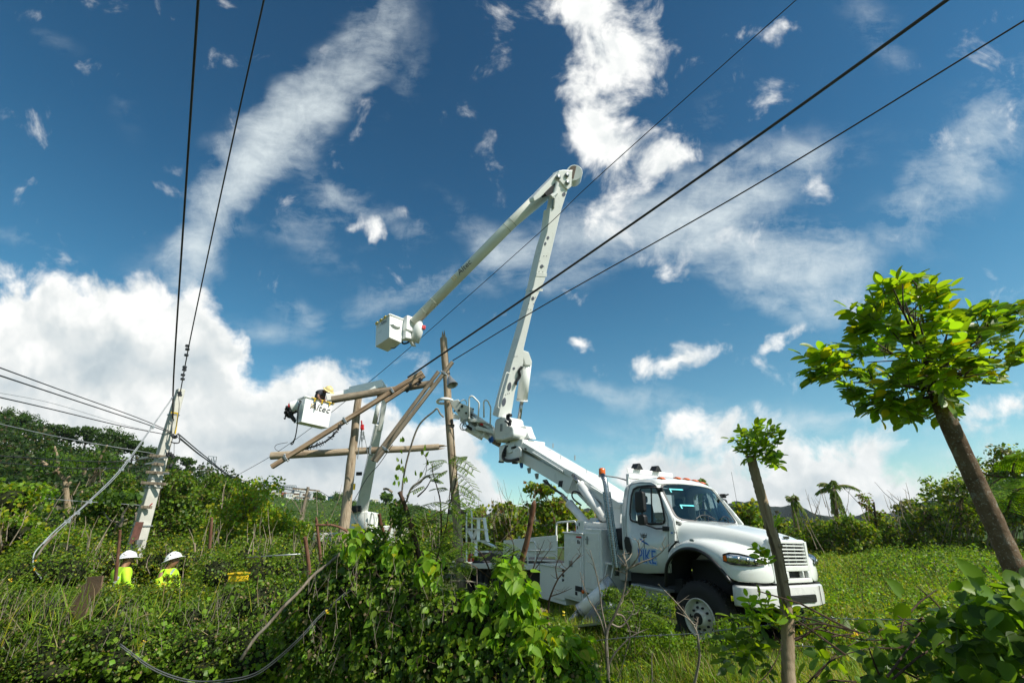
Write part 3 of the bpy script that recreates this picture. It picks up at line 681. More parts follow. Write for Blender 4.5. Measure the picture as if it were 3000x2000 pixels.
for s in (-1, 1):
    f = MB(); f.grid([[(p[0], YC - s * (p[1]), p[2]) for p in st] for st in ST]); f.build('fender', CABWHITE, truck, smooth=True, subsurf=2, solid=.02)
    fl = MB(); arc = [st[0] for st in ST[:7]]; sp = spline([(a[0], YC - s * (a[1] - .012), a[2] - .012) for a in arc], 6)
    fl.tube(sp, .032, 6); fl.build('wheel_arch_trim', BLACK, truck, smooth=True)
    inn = MB(); sp2 = spline([(a[0], YC - s * (a[1] + .04), a[2]) for a in arc], 3); inn.grid([[tuple(p), (p[0], YC + s * .45, p[2] - .02)] for p in sp2]); inn.build('inner_arch', DARK, truck, smooth=True)
    # headlamp, wrapped round the corner of the fender
    hl = MB(); pts = [((.565, 1.145), 1.42, 1.32), ((.66, 1.11), 1.452, 1.285), ((.78, 1.035), 1.448, 1.28), ((.88, .95), 1.425, 1.28), ((.955, .85), 1.395, 1.285), ((.995, .76), 1.365, 1.30), ((1.015, .69), 1.335, 1.315)]
    rows = [[(x + .022, YC + s * (y + .012), z0 + (z1 - z0) * v) for v in (0, .5, 1)] for (x, y), z1, z0 in pts]
    hl.grid(rows); hl.build('headlight', LENS, truck, smooth=True, solid=.015)
    lp = MB(); rows = [[(x + .028, YC + s * (y + .018), z0 + (z1 - z0) * v) for v in (.12, .8)] for (x, y), z1, z0 in (pts[0], ((.61, 1.128), 1.438, 1.302))]; lp.grid(rows); lp.build('turn_signal', ORANGE, truck)
    for k in (2, 3, 4):
        (x, y), z1, z0 = pts[k]; q = MB(); q.lathe([(.0, .014), (.035, .014), (.042, .0)], (x + .02, YC + s * (y + .02), (z0 + z1) / 2), 'x', 14); q.build('headlight_bulb', CHROME, truck, smooth=True)
    se = MB(); se.tube([(p[0][0] + .024, YC + s * (p[0][1] + .014), p[1]) for p in pts] + [(p[0][0] + .024, YC + s * (p[0][1] + .014), p[2]) for p in reversed(pts)] + [(pts[0][0][0] + .024, YC + s * (pts[0][0][1] + .014), pts[0][1])], .007, 4); se.build('headlight_seal', BLACK, truck)
    lt = MB(); lt.prism([(-.05, 0), (-.03, .02), (.03, .02), (.05, 0), (.03, -.02), (-.03, -.02)], 0, s * .02, f=lambda a, b, c: (.0 + a, YC + s * 1.15 + b, 1.60 + c)); lt.build('side_marker', STEEL, truck)
    # front wheel
    wy = YC + s * 1.10
    ty = MB(); ty.lathe([(.30, -.02), (.40, .0), (.50, -.012), (.545, -.05), (.56, -.09), (.56, -.24), (.545, -.28), (.5, -.31), (.3, -.3)], (0, 0, 0), 'y', 48)
    ty.v = [(x - .04, wy + (y if s > 0 else -y), z + .395) for x, y, z in ty.v]; wh = ty.build('wheel', RUBBER, truck, smooth=True)
    tr = MB()
    for k in range(40):
        a = 2 * pi * k / 40; M = Matrix.Rotation(-a, 3, 'Y'); tr.box((-.04 + .558 * cos(a), wy - s * .10, .395 + .558 * sin(a)), (.03, .05, .045), M); tr.box((-.04 + .558 * cos(a + .08), wy - s * .2, .395 + .558 * sin(a + .08)), (.03, .06, .045), M)
    tag(tr.build('tread_block', RUBBER, wh), kind='stuff')
    rm = MB(); rm.lathe([(.305, 0), (.30, .012), (.285, .012), (.275, -.02), (.27, -.075), (.235, -.095), (.215, -.06), (.13, -.045), (.115, .01), (.09, .035), (.0, .035)], (0, 0, 0), 'y', 48)
    rm.v = [(x - .04, wy + (y if s > 0 else -y) + s * .0, z + .395) for x, y, z in rm.v]; ri = rm.build('rim', mat('wheel_paint', (.62, .61, .54), .4, var=.06, dirt=(.22, .15, .08), dirt_amt=.8, vscale=9), wh, smooth=True)
    nu = MB(); ho = MB()
    for k in range(10):
        a = 2 * pi * k / 10; nu.lathe([(.019, -.055), (.019, -.02), (.012, -.01), (0, -.01)], (.165 * cos(a), 0, .165 * sin(a)), 'y', 8)
    for k in range(5):
        a = 2 * pi * (k + .5) / 5; ho.lathe([(.0, -.0665), (.030, -.0665)], (.226 * cos(a), .0, .226 * sin(a)), 'y', 12)
    for q_, nm, mm in ((nu, 'wheel_nut', DARK), (ho, 'rim_hole', DARK)):
        q_.v = [(x - .04, wy + (y if s > 0 else -y), z + .395) for x, y, z in q_.v]; build_each(q_, nm, mm, wh)
    hc = MB(); hc.lathe([(.09, .036), (.07, .037), (0, .037)], (0, 0, 0), 'y', 20); hc.v = [(x - .04, wy + (y if s > 0 else -y), z + .395) for x, y, z in hc.v]; hc.build('hub_cap', DARK, wh)
# bumper
bp = MB(); path = [(.67, -1.12), (.80, -1.10), (.92, -1.0), (1.02, -.82), (1.075, -.56), (1.09, -.2), (1.09, 0)]; path = path + [(x, -y) for x, y in reversed(path[:-1])]
def bsec(x, y):
    n = Vector((x - .3, y * .9, 0)).normalized(); k = min(1, abs(y) / 1.12); z0 = .665 + .02 * k; z1 = 1.0 - .03 * max(0, k - .5)
    return [(x - n.x * .05, YC + y - n.y * .05, z0), (x, YC + y, z0 + .02), (x + n.x * .012, YC + y + n.y * .012, (z0 + z1) / 2), (x, YC + y, z1 - .025), (x - n.x * .03, YC + y - n.y * .03, z1), (x - n.x * .16, YC + y - n.y * .16, z1)]
bp.grid([bsec(x, y) for x, y in path]); bp.build('bumper', mat('bumper_paint', (.66, .66, .64), .28, var=.02, coat=.4, dirt=(.4, .38, .33), dirt_amt=.3), truck, auto=38, solid=.02)
sl_ = MB(); sl_.prism([(-.36, .05), (-.33, .065), (.40, .065), (.43, .05), (.43, -.04), (.40, -.055), (-.33, -.055), (-.36, -.04)], 0, .012, f=lambda a, b, c: (1.098 + b, YC + a, .80 + c)); io = sl_.build('bumper_intake', INK, truck, bevel=.006)
for k in range(4):
    b = MB(); b.bar((1.113, YC - .30, .77 + k * .022), (1.113, YC + .37, .77 + k * .022), .006, .006); b.build('intake_bar', BLACK, io)
for y in (-.56, .60): b = MB(); b.bar((1.088, YC + y, .69), (1.088, YC + y, .985), .006, .012, up=(0, 1, 0)); b.build('bumper_seam', DARK, truck)
# underbody
u = MB(); u.box((.2, YC, 1.0), (1.5, 1.1, .5)); u.box((-1.2, YC, .80), (1.3, 1.7, .24)); u.box((-5, 0, .62), (9.0, .9, .3)); u.box((.85, YC, .96), (.2, 1.8, .12)); u.build('chassis', DARK, truck)
ax_ = MB(); ax_.tube([(-.04, -.9, .40), (-.04, .9, .40)], .09, 10); ax_.box((-.04, .1, .42), (.3, .34, .34)); ax_.build('front_axle', DARK, truck)
stp = MB(); stp.box((-1.2, YC - .95, .70), (.9, .22, .05)); stp.box((-1.2, YC - .98, .50), (.9, .03, .42)); stp.build('cab_step', ALU, truck, bevel=.008)
# cab interior
it = MB(); it.box((-.62, YC, 1.78), (.42, 1.86, .20)); it.prism([(-.82, 1.90), (-.45, 1.90), (-.43, 1.80), (-.82, 1.72)], YC - .9, YC + .9); it.build('dashboard', TRIM, truck, bevel=.03)
for y in (-.55, .58):
    se = MB(); se.box((-1.35, YC + y, 1.62), (.5, .5, .14)); se.prism([(-1.62, 1.6), (-1.74, 2.22), (-1.62, 2.26), (-1.5, 1.66)], YC + y - .22, YC + y + .22); se.box((-1.69, YC + y, 2.34), (.09, .24, .16)); se.build('seat', TRIM, truck, bevel=.04)
it = MB(); it.box((-1.2, YC, 1.1), (1.05, 1.9, .06)); it.build('cab_floor', TRIM, truck)
stw = MB(); cc = Vector((-.93, YC + .52, 2.0)); ax1 = Vector((0, 1, 0)); ax2 = Vector((-.45, 0, .9)).normalized()
stw.tube([cc + (ax1 * cos(a) + ax2 * sin(a)) * .21 for a in np.linspace(0, 2 * pi, 25)], .016, 6, caps=False); stw.tube([cc, cc + Vector((.3, 0, -.2))], .03, 6)
for a in (0, 2.1, 4.2): stw.tube([cc, cc + (ax1 * cos(a) + ax2 * sin(a)) * .2], .012, 5)
stw.build('steering_wheel', BLACK, truck)
# mirrors
def mirror(s):
    y = YC + s * 1.27; mh = MB()
    ar = [(-.80, YC + s * .93, 2.47), (-.78, YC + s * 1.12, 2.52), (-1.02, y, 2.50), (-1.06, y, 2.45), (-1.02, y, 1.90), (-.98, y, 1.83), (-.82, YC + s * 1.14, 1.76), (-.66, YC + s * 1.07, 1.77)]
    mh.tube(ar, .017, 6); b = mh.build('mirror_arm', BLACK, truck, smooth=True)
    q = MB(); q.prism([(-1.16, 2.04), (-1.18, 2.10), (-1.17, 2.40), (-1.14, 2.44), (-.98, 2.44), (-.95, 2.40), (-.94, 2.10), (-.97, 2.05)], y - .05, y + .05); q.build('mirror', BLACK, truck, bevel=.025)
    q = MB(); q.prism([(-1.11, 1.81), (-1.13, 1.86), (-1.12, 1.97), (-1.08, 2.01), (-.97, 2.01), (-.94, 1.96), (-.94, 1.86), (-.97, 1.81)], y - .055, y + .055); q.build('convex_mirror', BLACK, truck, bevel=.025)
    for zz, xx in ((1.77, -.64), (2.48, -.80)):
        q = MB(); q.box((xx, YC + s * (yz(zz) + .02), zz), (.13, .05, .085)); q.build('mirror_bracket', BLACK, truck, bevel=.012)
mirror(-1); mirror(1)
an = MB(); an.tube([(-.62, YC + 1.2, 1.9), (-.72, YC + 1.25, 3.0)], .004, 4); an.build('aerial', BLACK, truck)
# hood latch
q = MB(); q.tube([(-.33, -1.14, 1.55), (-.47, -1.13, 1.46), (-.55, -1.12, 1.38)], .016, 6); q.box((-.33, -1.14, 1.555), (.07, .03, .035)); q.build('bonnet_latch', BLACK, truck)
# roof lights
for y in (-.62, -.18, .10, .38, .66):
    q = MB(); zz = 2.79 - .10 * abs(y) ** 2.2; q.prism([(-.07, 0), (-.055, .03), (.02, .042), (.08, .012), (.09, 0)], -.055, .055, f=lambda a, b, c: (-1.03 - .13 * y * y + a, YC + y + b, zz + c - .03)); q.build('marker_light', ORANGE, truck, bevel=.008)
# exhaust stack with perforated shield
ex = MB(); base_, top_ = Vector((-1.97, -1.10, .98)), Vector((-2.20, -1.10, 2.47))
ex.tube([base_ - Vector((0, 0, .15)), base_, top_, top_ + Vector((-.015, 0, .12)), top_ + Vector((-.05, 0, .26)), top_ + Vector((-.13, 0, .37))], [.05, .06, .06, .058, .058, .062], 14); est = ex.build('exhaust_stack', CHROME, truck, smooth=True)
shd = MB(); dv = (top_ - base_)
for k in range(46):
    p = base_ + dv * (k / 46); rr = .085
    shd.tube([p, p + dv * (.58 / 46)], rr, 16, caps=False)
for a in np.linspace(0, 2 * pi, 9)[:-1]: 
    o_ = Vector((cos(a), sin(a), 0)) * .082; shd.tube([base_ + o_, top_ + o_], .010, 4)
tag(shd.build('heat_shield', CHROME, est), kind='stuff')
ec = MB(); ec.lathe([(.0, .372), (.05, .37)], top_ + Vector((-.13, 0, .001)), 'z', 12); ec.build('exhaust_mouth', INK, est)
# beacon on its arm, light bar frame with black lamps behind the cab
q = MB(); q.tube([(-2.0, -.55, 2.72), (-2.2, -.75, 2.80), (-2.42, -1.02, 2.84)], .018, 6); q.lathe([(.0, 0), (.085, 0), (.085, .03), (.07, .05), (0, .05)], (-2.42, -1.02, 2.80), 'z', 16); bc = q.build('beacon_base', STEEL, truck)
q = MB(); q.lathe([(.072, 0), (.076, .03), (.074, .13), (.05, .15), (0, .152)], (-2.42, -1.02, 2.85), 'z', 18); q.build('beacon', ORANGE, truck, smooth=True)
q = MB(); q.bar((-1.92, -.72, 2.82), (-1.92, .75, 2.82), .10, .10); q.bar((-1.92, -.70, 2.0), (-1.92, -.70, 2.82), .07); q.bar((-1.92, .72, 2.0), (-1.92, .72, 2.82), .07); q.bar((-1.92, -.72, 2.95), (-1.92, .75, 2.95), .02, .10); q.build('light_bar', WHITE, truck, bevel=.01)
for y in (-.42, .18):
    q = MB(); q.prism([(-.11, 0), (.11, 0), (.02, .13), (-.02, .13)], -.10, .10, f=lambda a, b, c: (-1.92 + b, y + a, 2.99 + c)); q.build('work_lamp', BLACK, truck, bevel=.01)
# ---- door emblem: pole, lightning, word
yd = YC - 1.066
def dpt(px, py): return LH(px, py, 1, yd)
def zz2(a, b): return (1700 + a * 750 / 2138, 1330 + b * 750 / 2138)
em = MB(); A = dpt(*zz2(527, 660)); B = dpt(*zz2(537, 790)); em.bar(A, B, .010, .004, up=(0, 1, 0))
for fz, hw in ((.10, .085), (.24, .07)):
    c_ = A.lerp(B, fz); em.bar(c_ - Vector((hw, 0, 0)), c_ + Vector((hw, 0, 0)), .008, .004, up=(0, 1, 0))
    for k in (-1, -.4, .4, 1): em.bar(c_ + Vector((k * hw, 0, 0)), c_ + Vector((k * hw, 0, .035)), .006, .004, up=(0, 1, 0))
em.bar(A.lerp(B, .10) + Vector((-.08, 0, 0)), A.lerp(B, .33), .006, .004, up=(0, 1, 0)); em.bar(A.lerp(B, .10) + Vector((.08, 0, 0)), A.lerp(B, .33), .006, .004, up=(0, 1, 0))
em.build('pole_emblem', INK, truck)
em = MB(); bz = [zz2(*p) for p in ((490, 698), (520, 712), (530, 728), (556, 738), (577, 760), (545, 748), (535, 738), (512, 730))]
em.add([tuple(dpt(*p) + Vector((0, -.002, 0))) for p in bz], [tuple(range(len(bz)))]); em.build('bolt_emblem', BLUE, truck)
c_ = dpt(*zz2(557, 858)); wv = (dpt(*zz2(645, 858)) - dpt(*zz2(470, 858))).length; hv = .25
text('PIKE', LBLUE, truck, frame(c_ + Vector((0, -.001, 0)), (1, 0, 0), (0, 0, 1)), hv * 1.38, extrude=.001, bold=.022, space=.95, sx=wv / (hv * 2.9))
text('PIKE', CABWHITE, truck, frame(c_ + Vector((0, -.0025, 0)), (1, 0, 0), (0, 0, 1)), hv * 1.38, extrude=.001, bold=.012, space=.95, sx=wv / (hv * 2.9))
text('PIKE', BLUE, truck, frame(c_ + Vector((0, -.004, 0)), (1, 0, 0), (0, 0, 1)), hv * 1.38, extrude=.001, bold=.004, space=.95, sx=wv / (hv * 2.9))
c_ = dpt(*zz2(765, 655)); em = MB(); em.box(c_ + Vector((0, 0, 0)), (.045, .003, .022)); em.build('fender_badge', BLUE, truck)
text('106', INK, truck, frame(dpt(*zz2(797, 653)) + Vector((0, -.002, 0)), (1, 0, 0), (0, 0, 1)), .045, extrude=.001)
text('FREIGHTLINER', INK, truck, frame((1.018, YC, 1.715), (0, 1, 0), (0, 0, 1)), .022, extrude=.0005)
# ---- service body
def z4(a, b): return (1250 + a * 600 / 2002, 1130 + b * 600 / 2002)
def z6(a, b): return (1300 + a * 550 / 2156, 1500 + b * 550 / 2156)
def z2_(a, b): return (1300 + a * 450 / 743, 450 + b * 950 / 1568)
def z7(a, b): return (1050 + a * 650 / 1699, 460 + b * 600 / 1568)
def zc(a, b): return (1300 + a * 350 / 1829, 1130 + b * 300 / 1568)
q = MB(); q.box((-2.60, -.72, 1.05), (.58, .96, 1.28)); b = q.build('front_locker', WHITE, truck, bevel=.012)
q = MB(); q.box((-2.6, -1.21, 1.05), (.46, .02, 1.1)); d = q.build('locker_door', WHITE, truck, bevel=.006)
q = MB(); q.box((-2.74, -1.228, 1.45), (.04, .02, .16)); q.box((-2.74, -1.24, 1.47), (.10, .02, .03)); q.build('door_latch', STEEL, d)
q = MB(); q.box((-3.24, -.74, .88), (.68, 1.0, 1.36)); q.box((-3.24, -.74, 1.575), (.74, 1.06, .03)); q.build('tall_locker', WHITE, truck, bevel=.01)
q = MB(); q.box((-3.2, -1.252, .86), (.52, .02, 1.20)); d = q.build('locker_door', WHITE, truck, bevel=.006)
q = MB(); q.box((-3.29, -1.266, .93), (.12, .02, .12)); q.box((-3.29, -1.275, .93), (.06, .02, .06)); q.build('door_latch', STEEL, d)
q = MB(); q.box((-3.0, -1.264, 1.50), (.19, .004, .035)); q.build('warning_label', RED, d)
q = MB(); q.box((-3.0, -1.264, 1.40), (.17, .004, .15)); q.build('warning_label', mat('label_white', (.75, .74, .72), .5, var=.02), d)
q = MB(); q.box((-3.02, -1.267, 1.40), (.05, .003, .08)); q.box((-2.96, -1.267, 1.39), (.03, .003, .06)); build_each(q, 'label_pictogram', INK, d)
q = MB(); q.box((-3.02, -1.262, .46), (.22, .02, .10)); q.box((-3.1, -1.262, .36), (.07, .02, .07)); q.build('socket_panel', DARK, truck)
q = MB(); q.lathe([(0, -.03), (.035, -.02), (.04, 0)], (-2.88, -1.25, .42), 'y', 14); q.build('side_lamp', ORANGE, truck)
q = MB(); q.box((-4.12, -.72, .42), (1.06, .94, .74)); q.box((-4.12, -.72, .80), (1.12, 1.0, .03)); q.build('rear_locker', WHITE, truck, bevel=.01)
q = MB(); q.box((-3.82, -1.20, .34), (.42, .03, .40)); q.box((-3.58, -1.2, .80), (.02, .04, 1.3)); q.build('locker_door', WHITE, truck, bevel=.02)
q = MB()
for z in (.55, .65, .75): q.box((-3.66, -1.205, z), (.05, .03, .05))
build_each(q, 'locker_hinge', DARK, truck)
# top tray with guard rail and a red box in it
q = MB(); q.box((-3.55, -.60, 1.60), (.10, .9, .03)); q.bar((-3.56, -1.16, 1.6), (-3.56, -1.16, 1.83), .03); q.bar((-3.0, -.4, 1.70), (-3.0, -1.2, 1.70), .02, .26, up=(0, 0, 1)); q.box((-3.02, -1.19, 1.72), (.26, .015, .26)); q.build('tray', WHITE, truck, bevel=.006)
for x in (-3.12, -3.05): q = MB(); q.box((x, -1.203, 1.72 + (x + 3.1)), (.025, .012, .07)); build_each(q, 'tray_slot', DARK, truck)
q = MB(); q.tube(spline([(-3.94, -1.2, .95), (-3.94, -1.2, 1.2), (-3.95, -1.2, 1.66), (-3.92, -1.2, 1.76), (-3.84, -1.2, 1.79), (-3.3, -1.2, 1.83), (-3.2, -1.2, 1.82), (-3.15, -1.2, 1.75), (-3.14, -1.2, 1.58)], 4), .021, 8)
q.tube([(-3.94, -1.2, 1.22), (-3.6, -1.2, 1.25)], .018, 6); q.build('guard_rail', WHITE, truck, smooth=True)
q = MB(); q.box((-3.35, -.85, 1.68), (.22, .3, .12)); q.build('red_tool_box', RED, truck, bevel=.01)
q = MB(); q.box((-3.35, -.85, 1.77), (.36, .4, .03)); q.box((-3.35, -.6, 1.70), (.4, .02, .2)); q.build('tray_lid', DARK, truck)
# inner wall, sideboard and deck
def deck(x): return .80 + (x + 4.68) * .09
q = MB(); q.prism([(-3.9, 1.02), (-3.9, 1.50), (-6.5, 1.24), (-6.5, .80)], -1.22, -1.19); q.build('sideboard', WHITE, truck, bevel=.008)
q = MB(); q.prism([(-4.66, .80), (-4.66, .66), (-10.1, .18), (-10.1, .33)], -1.24, 1.1); q.prism([(-9.9, .35), (-9.9, .22), (-10.6, .18), (-10.6, .34)], -1.3, 1.0); q.build('deck', WHITE, truck, bevel=.012)
q = MB(); q.prism([(-5, .64), (-5, .1), (-9.8, -.25), (-9.8, .18)], -.9, .9); q.build('deck_frame', DARK, truck)
q = MB(); q.tube(spline([(-5.16, -1.23, .74), (-5.16, -1.23, 1.18), (-5.1, -1.23, 1.28), (-4.9, -1.23, 1.30), (-4.82, -1.23, 1.22), (-4.80, -1.23, .78)], 4), .02, 6); q.tube([(-3.95, -1.23, 1.16), (-5.6, -1.23, 1.03)], .018, 6); q.tube([(-3.95, -1.23, .93), (-6.0, -1.23, .78)], .018, 6); q.build('side_rail', WHITE, truck, smooth=True)
q = MB(); q.tube([(-6.0, -1.0, .7), (-6.0, -1.0, 1.38)], .035, 8); q.build('stake_post', STEEL, truck)
for x in (-7.3, -8.55):
    ty = MB(); ty.lathe([(.30, -.02), (.40, .0), (.50, -.012), (.53, -.06), (.53, -.5), (.5, -.55), (.3, -.54), (.28, -.3), (0, -.3)], (0, 0, 0), 'y', 32)
    ty.v = [(a + x, -1.08 - b, c + .28 - .09 * 3) for a, b, c in ty.v]; ty.build('wheel', RUBBER, truck, smooth=True)
# tail step-ladder, red flag
q = MB()
a_, b_ = LH(*z6(262, 470), 1, -1.2), LH(*z6(262, 40), 1, -1.2)
def t6(a, b, y=-1.2): return LH(*z6(a, b), 1, y)
q.tube(spline([t6(262, 560), t6(262, 60), t6(280, -20), t6(305, -20), t6(322, 40), t6(322, 560)], 4), .028, 6)
for pts in (((310, 70), (465, 70)), ((275, 190), (495, 200)), ((340, 325), (510, 330)), ((465, 70), (500, 330)), ((275, 190), (330, 300)), ((390, 190), (335, 300)), ((400, 75), (395, 330)), ((500, 450), (340, 455)), ((365, 330), (370, 500)), ((440, 330), (600, 400))):
    q.bar(t6(*pts[0]), t6(*pts[1]), .10, .045)
q.build('step_ladder', WHITE, truck)
q = MB(); q.tube([t6(185, 440), t6(187, 110)], .05, 8); q.tube([t6(185, 280), t6(186, 250)], .055, 8); q.build('tail_post', WHITE, truck)
q = MB(); q.bar(t6(60, -5), t6(262, -5), .10, .16); q.build('tail_beam', DARK, truck)
q = MB(); f0 = [t6(300, 480), t6(325, 470), t6(350, 510), t6(340, 565), t6(285, 570), t6(275, 540)]; q.add([tuple(p) for p in f0], [tuple(range(6))]); q.build('red_flag', RED, truck, solid=.02)
# space behind cab: step, hose bundle, fuel
q = MB(); q.box((-2.2, -.9, 1.03), (.30, .4, .04)); q.bar((-2.18, -1.15, 1.02), (-2.32, -1.15, .66), .025); q.bar((-2.0, -1.15, 1.02), (-2.14, -1.15, .62), .025); q.box((-2.2, -.7, 1.35), (.3, .2, .32)); q.build('access_step', WHITE, truck, bevel=.006)
q = MB(); q.lathe([(.0, -.2), (.20, -.18), (.22, 0), (.20, .18), (0, .2)], (-2.1, -.8, 1.52), 'y', 16); q.build('air_cleaner', DARK, truck, smooth=True)
q = MB(); q.box((-2.5, 0, 1.15), (.8, 1.4, .9)); q.build('pedestal', WHITE, truck, bevel=.02)
# outrigger: leg thrown out to the side and its foot plate
q = MB(); a_ = LH(*z6(1880, 850), 1, -1.35); b_ = LH(*z6(1560, 1130), 1, -1.75); c_ = LH(*z6(1405, 1310), 1, -1.95)
q.tube([a_, b_], .115, 16); og = q.build('outrigger_cylinder', WHITE, truck, smooth=True)
q = MB(); q.tube([b_, c_], .055, 12); q.build('outrigger_rod', CHROME, truck, smooth=True)
q = MB(); q.tube([a_.lerp(b_, -.2), a_.lerp(b_, .0)], .135, 16); q.tube([a_.lerp(b_, .93), a_.lerp(b_, 1.0)], .13, 16); build_each(q, 'cylinder_collar', STEEL, truck)
q = MB(); f1, f2 = LH(*z6(1400, 1325), 1, -2.0), LH(*z6(2060, 1245), 1, -2.0); f3 = LH(*z6(1900, 1130), 1, -1.6)
q.bar(f1, f2, .5, .035); q.add([tuple(f1 + Vector((0, .3, .02))), tuple(f2 + Vector((0, .3, .02))), tuple(f3 + Vector((0, .2, .1))), tuple(a_.lerp(b_, .5) + Vector((0, .2, 0)))], [(0, 1, 2, 3)]); q.build('outrigger_foot', STEEL, truck, solid=.01)
q = MB(); q.bar(LH(*z6(1880, 800), 1, -1.5), LH(*z6(1945, 1230), 1, -1.95), .05, .03); q.build('outrigger_stay', ALU, truck)
# ---- riser arm
def pr(pts, y0, y1, mpts=LH, yp=-.42): return [tuple((lambda v: (v.x, v.z))(mpts(*p, 1, yp))) for p in pts]
ra = MB(); up_ = pr([z4(*p) for p in ((905, 525), (960, 560), (1350, 800), (1450, 850), (1770, 1070), (1900, 1150), (1880, 1200), (1760, 1190), (1600, 1060), (1480, 900), (1430, 905), (1330, 850), (1000, 650), (900, 600))], 0, 0)
ra.prism(up_, -.42, .42); ra.build('riser_arm', WHITE, truck, bevel=.02)
lo_ = pr([z4(*p) for p in ((880, 625), (1330, 862), (1440, 890), (1500, 960), (1600, 1040), (1700, 1150), (1760, 1290), (1720, 1320), (1560, 1180), (1430, 1040), (1340, 1045), (1260, 965), (900, 745), (860, 690))], 0, 0)
lw = MB(); lw.prism(lo_, -.34, .34); lw.build('riser_link', WHITE, truck, bevel=.02)
q = MB(); l1, l2 = LH(*z4(1035, 650), 1, -.45), LH(*z4(1330, 835), 1, -.45); q.bar(l1, l2, .05, .05); l1, l2 = LH(*z4(1600, 985), 1, -.45), LH(*z4(1765, 1085), 1, -.45); q.bar(l1, l2, .05, .05); q.build('riser_rib', WHITE, truck, bevel=.01)
q = MB(); q.prism(pr([z4(*p) for p in ((1275, 925), (1310, 925), (1300, 985), (1265, 985))], 0, 0), -.36, -.32); build_each(q, 'arm_opening', DARK, truck)
q = MB()
for px_, py_ in ((1100, 600), (1310, 715), (1560, 855)): p = LH(*z4(px_, py_), 1, -.1); q.tube([p, p + Vector((0, 0, .12))], .008, 4)
for px_, py_ in ((1235, 605), (1450, 725)): p = LH(*z4(px_, py_), 1, .3); q.tube([p, p + Vector((0, 0, .14))], .02, 5)
build_each(q, 'hose_clip', STEEL, truck)
for k, (px_, py_) in enumerate(((925, 770), (1000, 820), (1075, 875), (1160, 935))):
    q = MB(); p = LH(*z4(px_, py_), 1, -.2); q.tube([p + Vector((0, 0, .05)), p + Vector((.03, 0, -.10))], [.07, .045], 8); q.build('sheave_guard', BLUE if k == 0 else STEEL, truck)
# turntable pedestal for the riser
q = MB(); q.prism(pr([z4(*p) for p in ((1700, 1150), (1760, 1090), (1890, 1150), (1880, 1500), (1790, 1500), (1740, 1400))], 0, 0), -.40, .40); q.build('turret', WHITE, truck, bevel=.03)
q = MB(); q.prism(pr([z4(*p) for p in ((1560, 1390), (1640, 1290), (1710, 1290), (1720, 1400))], 0, 0), -.55, .1); q.build('cylinder_mount', WHITE, truck, bevel=.02)
q = MB(); q.box(LH(*z4(1672, 1345), 1, -.56), (.10, .01, .14)); build_each(q, 'data_plate', LBLUE, truck)
def cyl(p0, p1, fr_, r1, r2, yp):
    a, b = LH(*z4(*p0), 1, yp), LH(*z4(*p1), 1, yp); m_ = a.lerp(b, fr_)
    q = MB(); q.tube([m_, b], r1, 16); q.tube([m_, m_.lerp(b, .04)], r1 * 1.12, 16); q.tube([a.lerp(b, .97), b.lerp(a, -.03)], r1 * .8, 10); c = q.build('lift_cylinder', WHITE, truck, smooth=True)
    q = MB(); q.tube([a, m_], r2, 12); q.build('cylinder_rod', CHROME, c, smooth=True)
cyl((1430, 870), (1735, 1290), .25, .115, .055, -.50)
cyl((1325, 1065), (1595, 1385), .28, .105, .05, -.62)
q = MB()
for off in (0, .07): q.tube(spline([LH(*z4(*p), 1, -.46 - off) for p in ((1570, 1110), (1500, 1050), (1440, 1030), (1420, 1065), (1440, 1110), (1510, 1165))], 4), .022, 6)
q.tube(spline([LH(*z4(*p), 1, -.3) for p in ((1140, 925), (1190, 960), (1250, 1010), (1330, 1060))], 4), .03, 6); q.tube(spline([LH(*z4(*p), 1, -.2) for p in ((1180, 930), (1210, 985), (1260, 1020), (1340, 1080))], 4), .02, 6)
build_each(q, 'hydraulic_hose', CABLE, truck, smooth=True)
q = MB(); q.prism(pr([z4(*p) for p in ((1370, 1020), (1430, 880), (1450, 895), (1400, 1020))], 0, 0), -.46, -.42); q.build('pivot_plate', WHITE, truck, bevel=.006)
# ---- elbow of the riser
q = MB(); q.prism(pr([z4(*p) for p in ((715, 590), (790, 560), (870, 510), (945, 520), (935, 600), (900, 640), (890, 730), (860, 740), (715, 735))], 0, 0), -.46, .46); q.build('elbow_housing', WHITE, truck, bevel=.03)
q = MB(); q.prism(pr([z4(*p) for p in ((850, 620), (900, 590), (925, 620), (920, 690), (870, 720), (840, 700))], 0, 0, yp=-.5), -.52, -.46); q.prism(pr([z4(*p) for p in ((780, 600), (850, 560), (845, 640), (800, 660), (780, 650))], 0, 0, yp=-.5), -.50, -.46); build_each(q, 'link_plate', WHITE, truck, bevel=.012)
q = MB(); q.prism(pr([z4(*p) for p in ((806, 545), (824, 542), (822, 558), (804, 560))], 0, 0), -.475, -.46); q.prism(pr([z4(*p) for p in ((788, 588), (806, 585), (804, 600), (787, 602))], 0, 0), -.515, -.46); build_each(q, 'data_plate', INK, truck)
q = MB(); q.prism(pr([z4(*p) for p in ((955, 605), (975, 608), (980, 625), (960, 622))], 0, 0), -.435, -.42); q.prism(pr([z4(*p) for p in ((855, 600), (890, 590), (880, 610), (850, 618))], 0, 0), -.53, -.46); build_each(q, 'arm_opening', DARK, truck)
q = MB(); q.tube(spline([LH(*z4(*p), 1, -.55) for p in ((765, 625), (750, 660), (748, 700), (775, 728), (830, 730), (895, 715))], 5), .055, 8); q.tube(spline([LH(*z4(*p), 1, -.5) for p in ((775, 600), (760, 640), (762, 690))], 4), .05, 6)
for a_ in ((730, 732), (862, 742)): p = LH(*z4(*a_), 1, -.3); q.tube([p, p - Vector((0, 0, .06))], .10, 10)
build_each(q, 'hose_bundle', CABLE, truck, smooth=True)
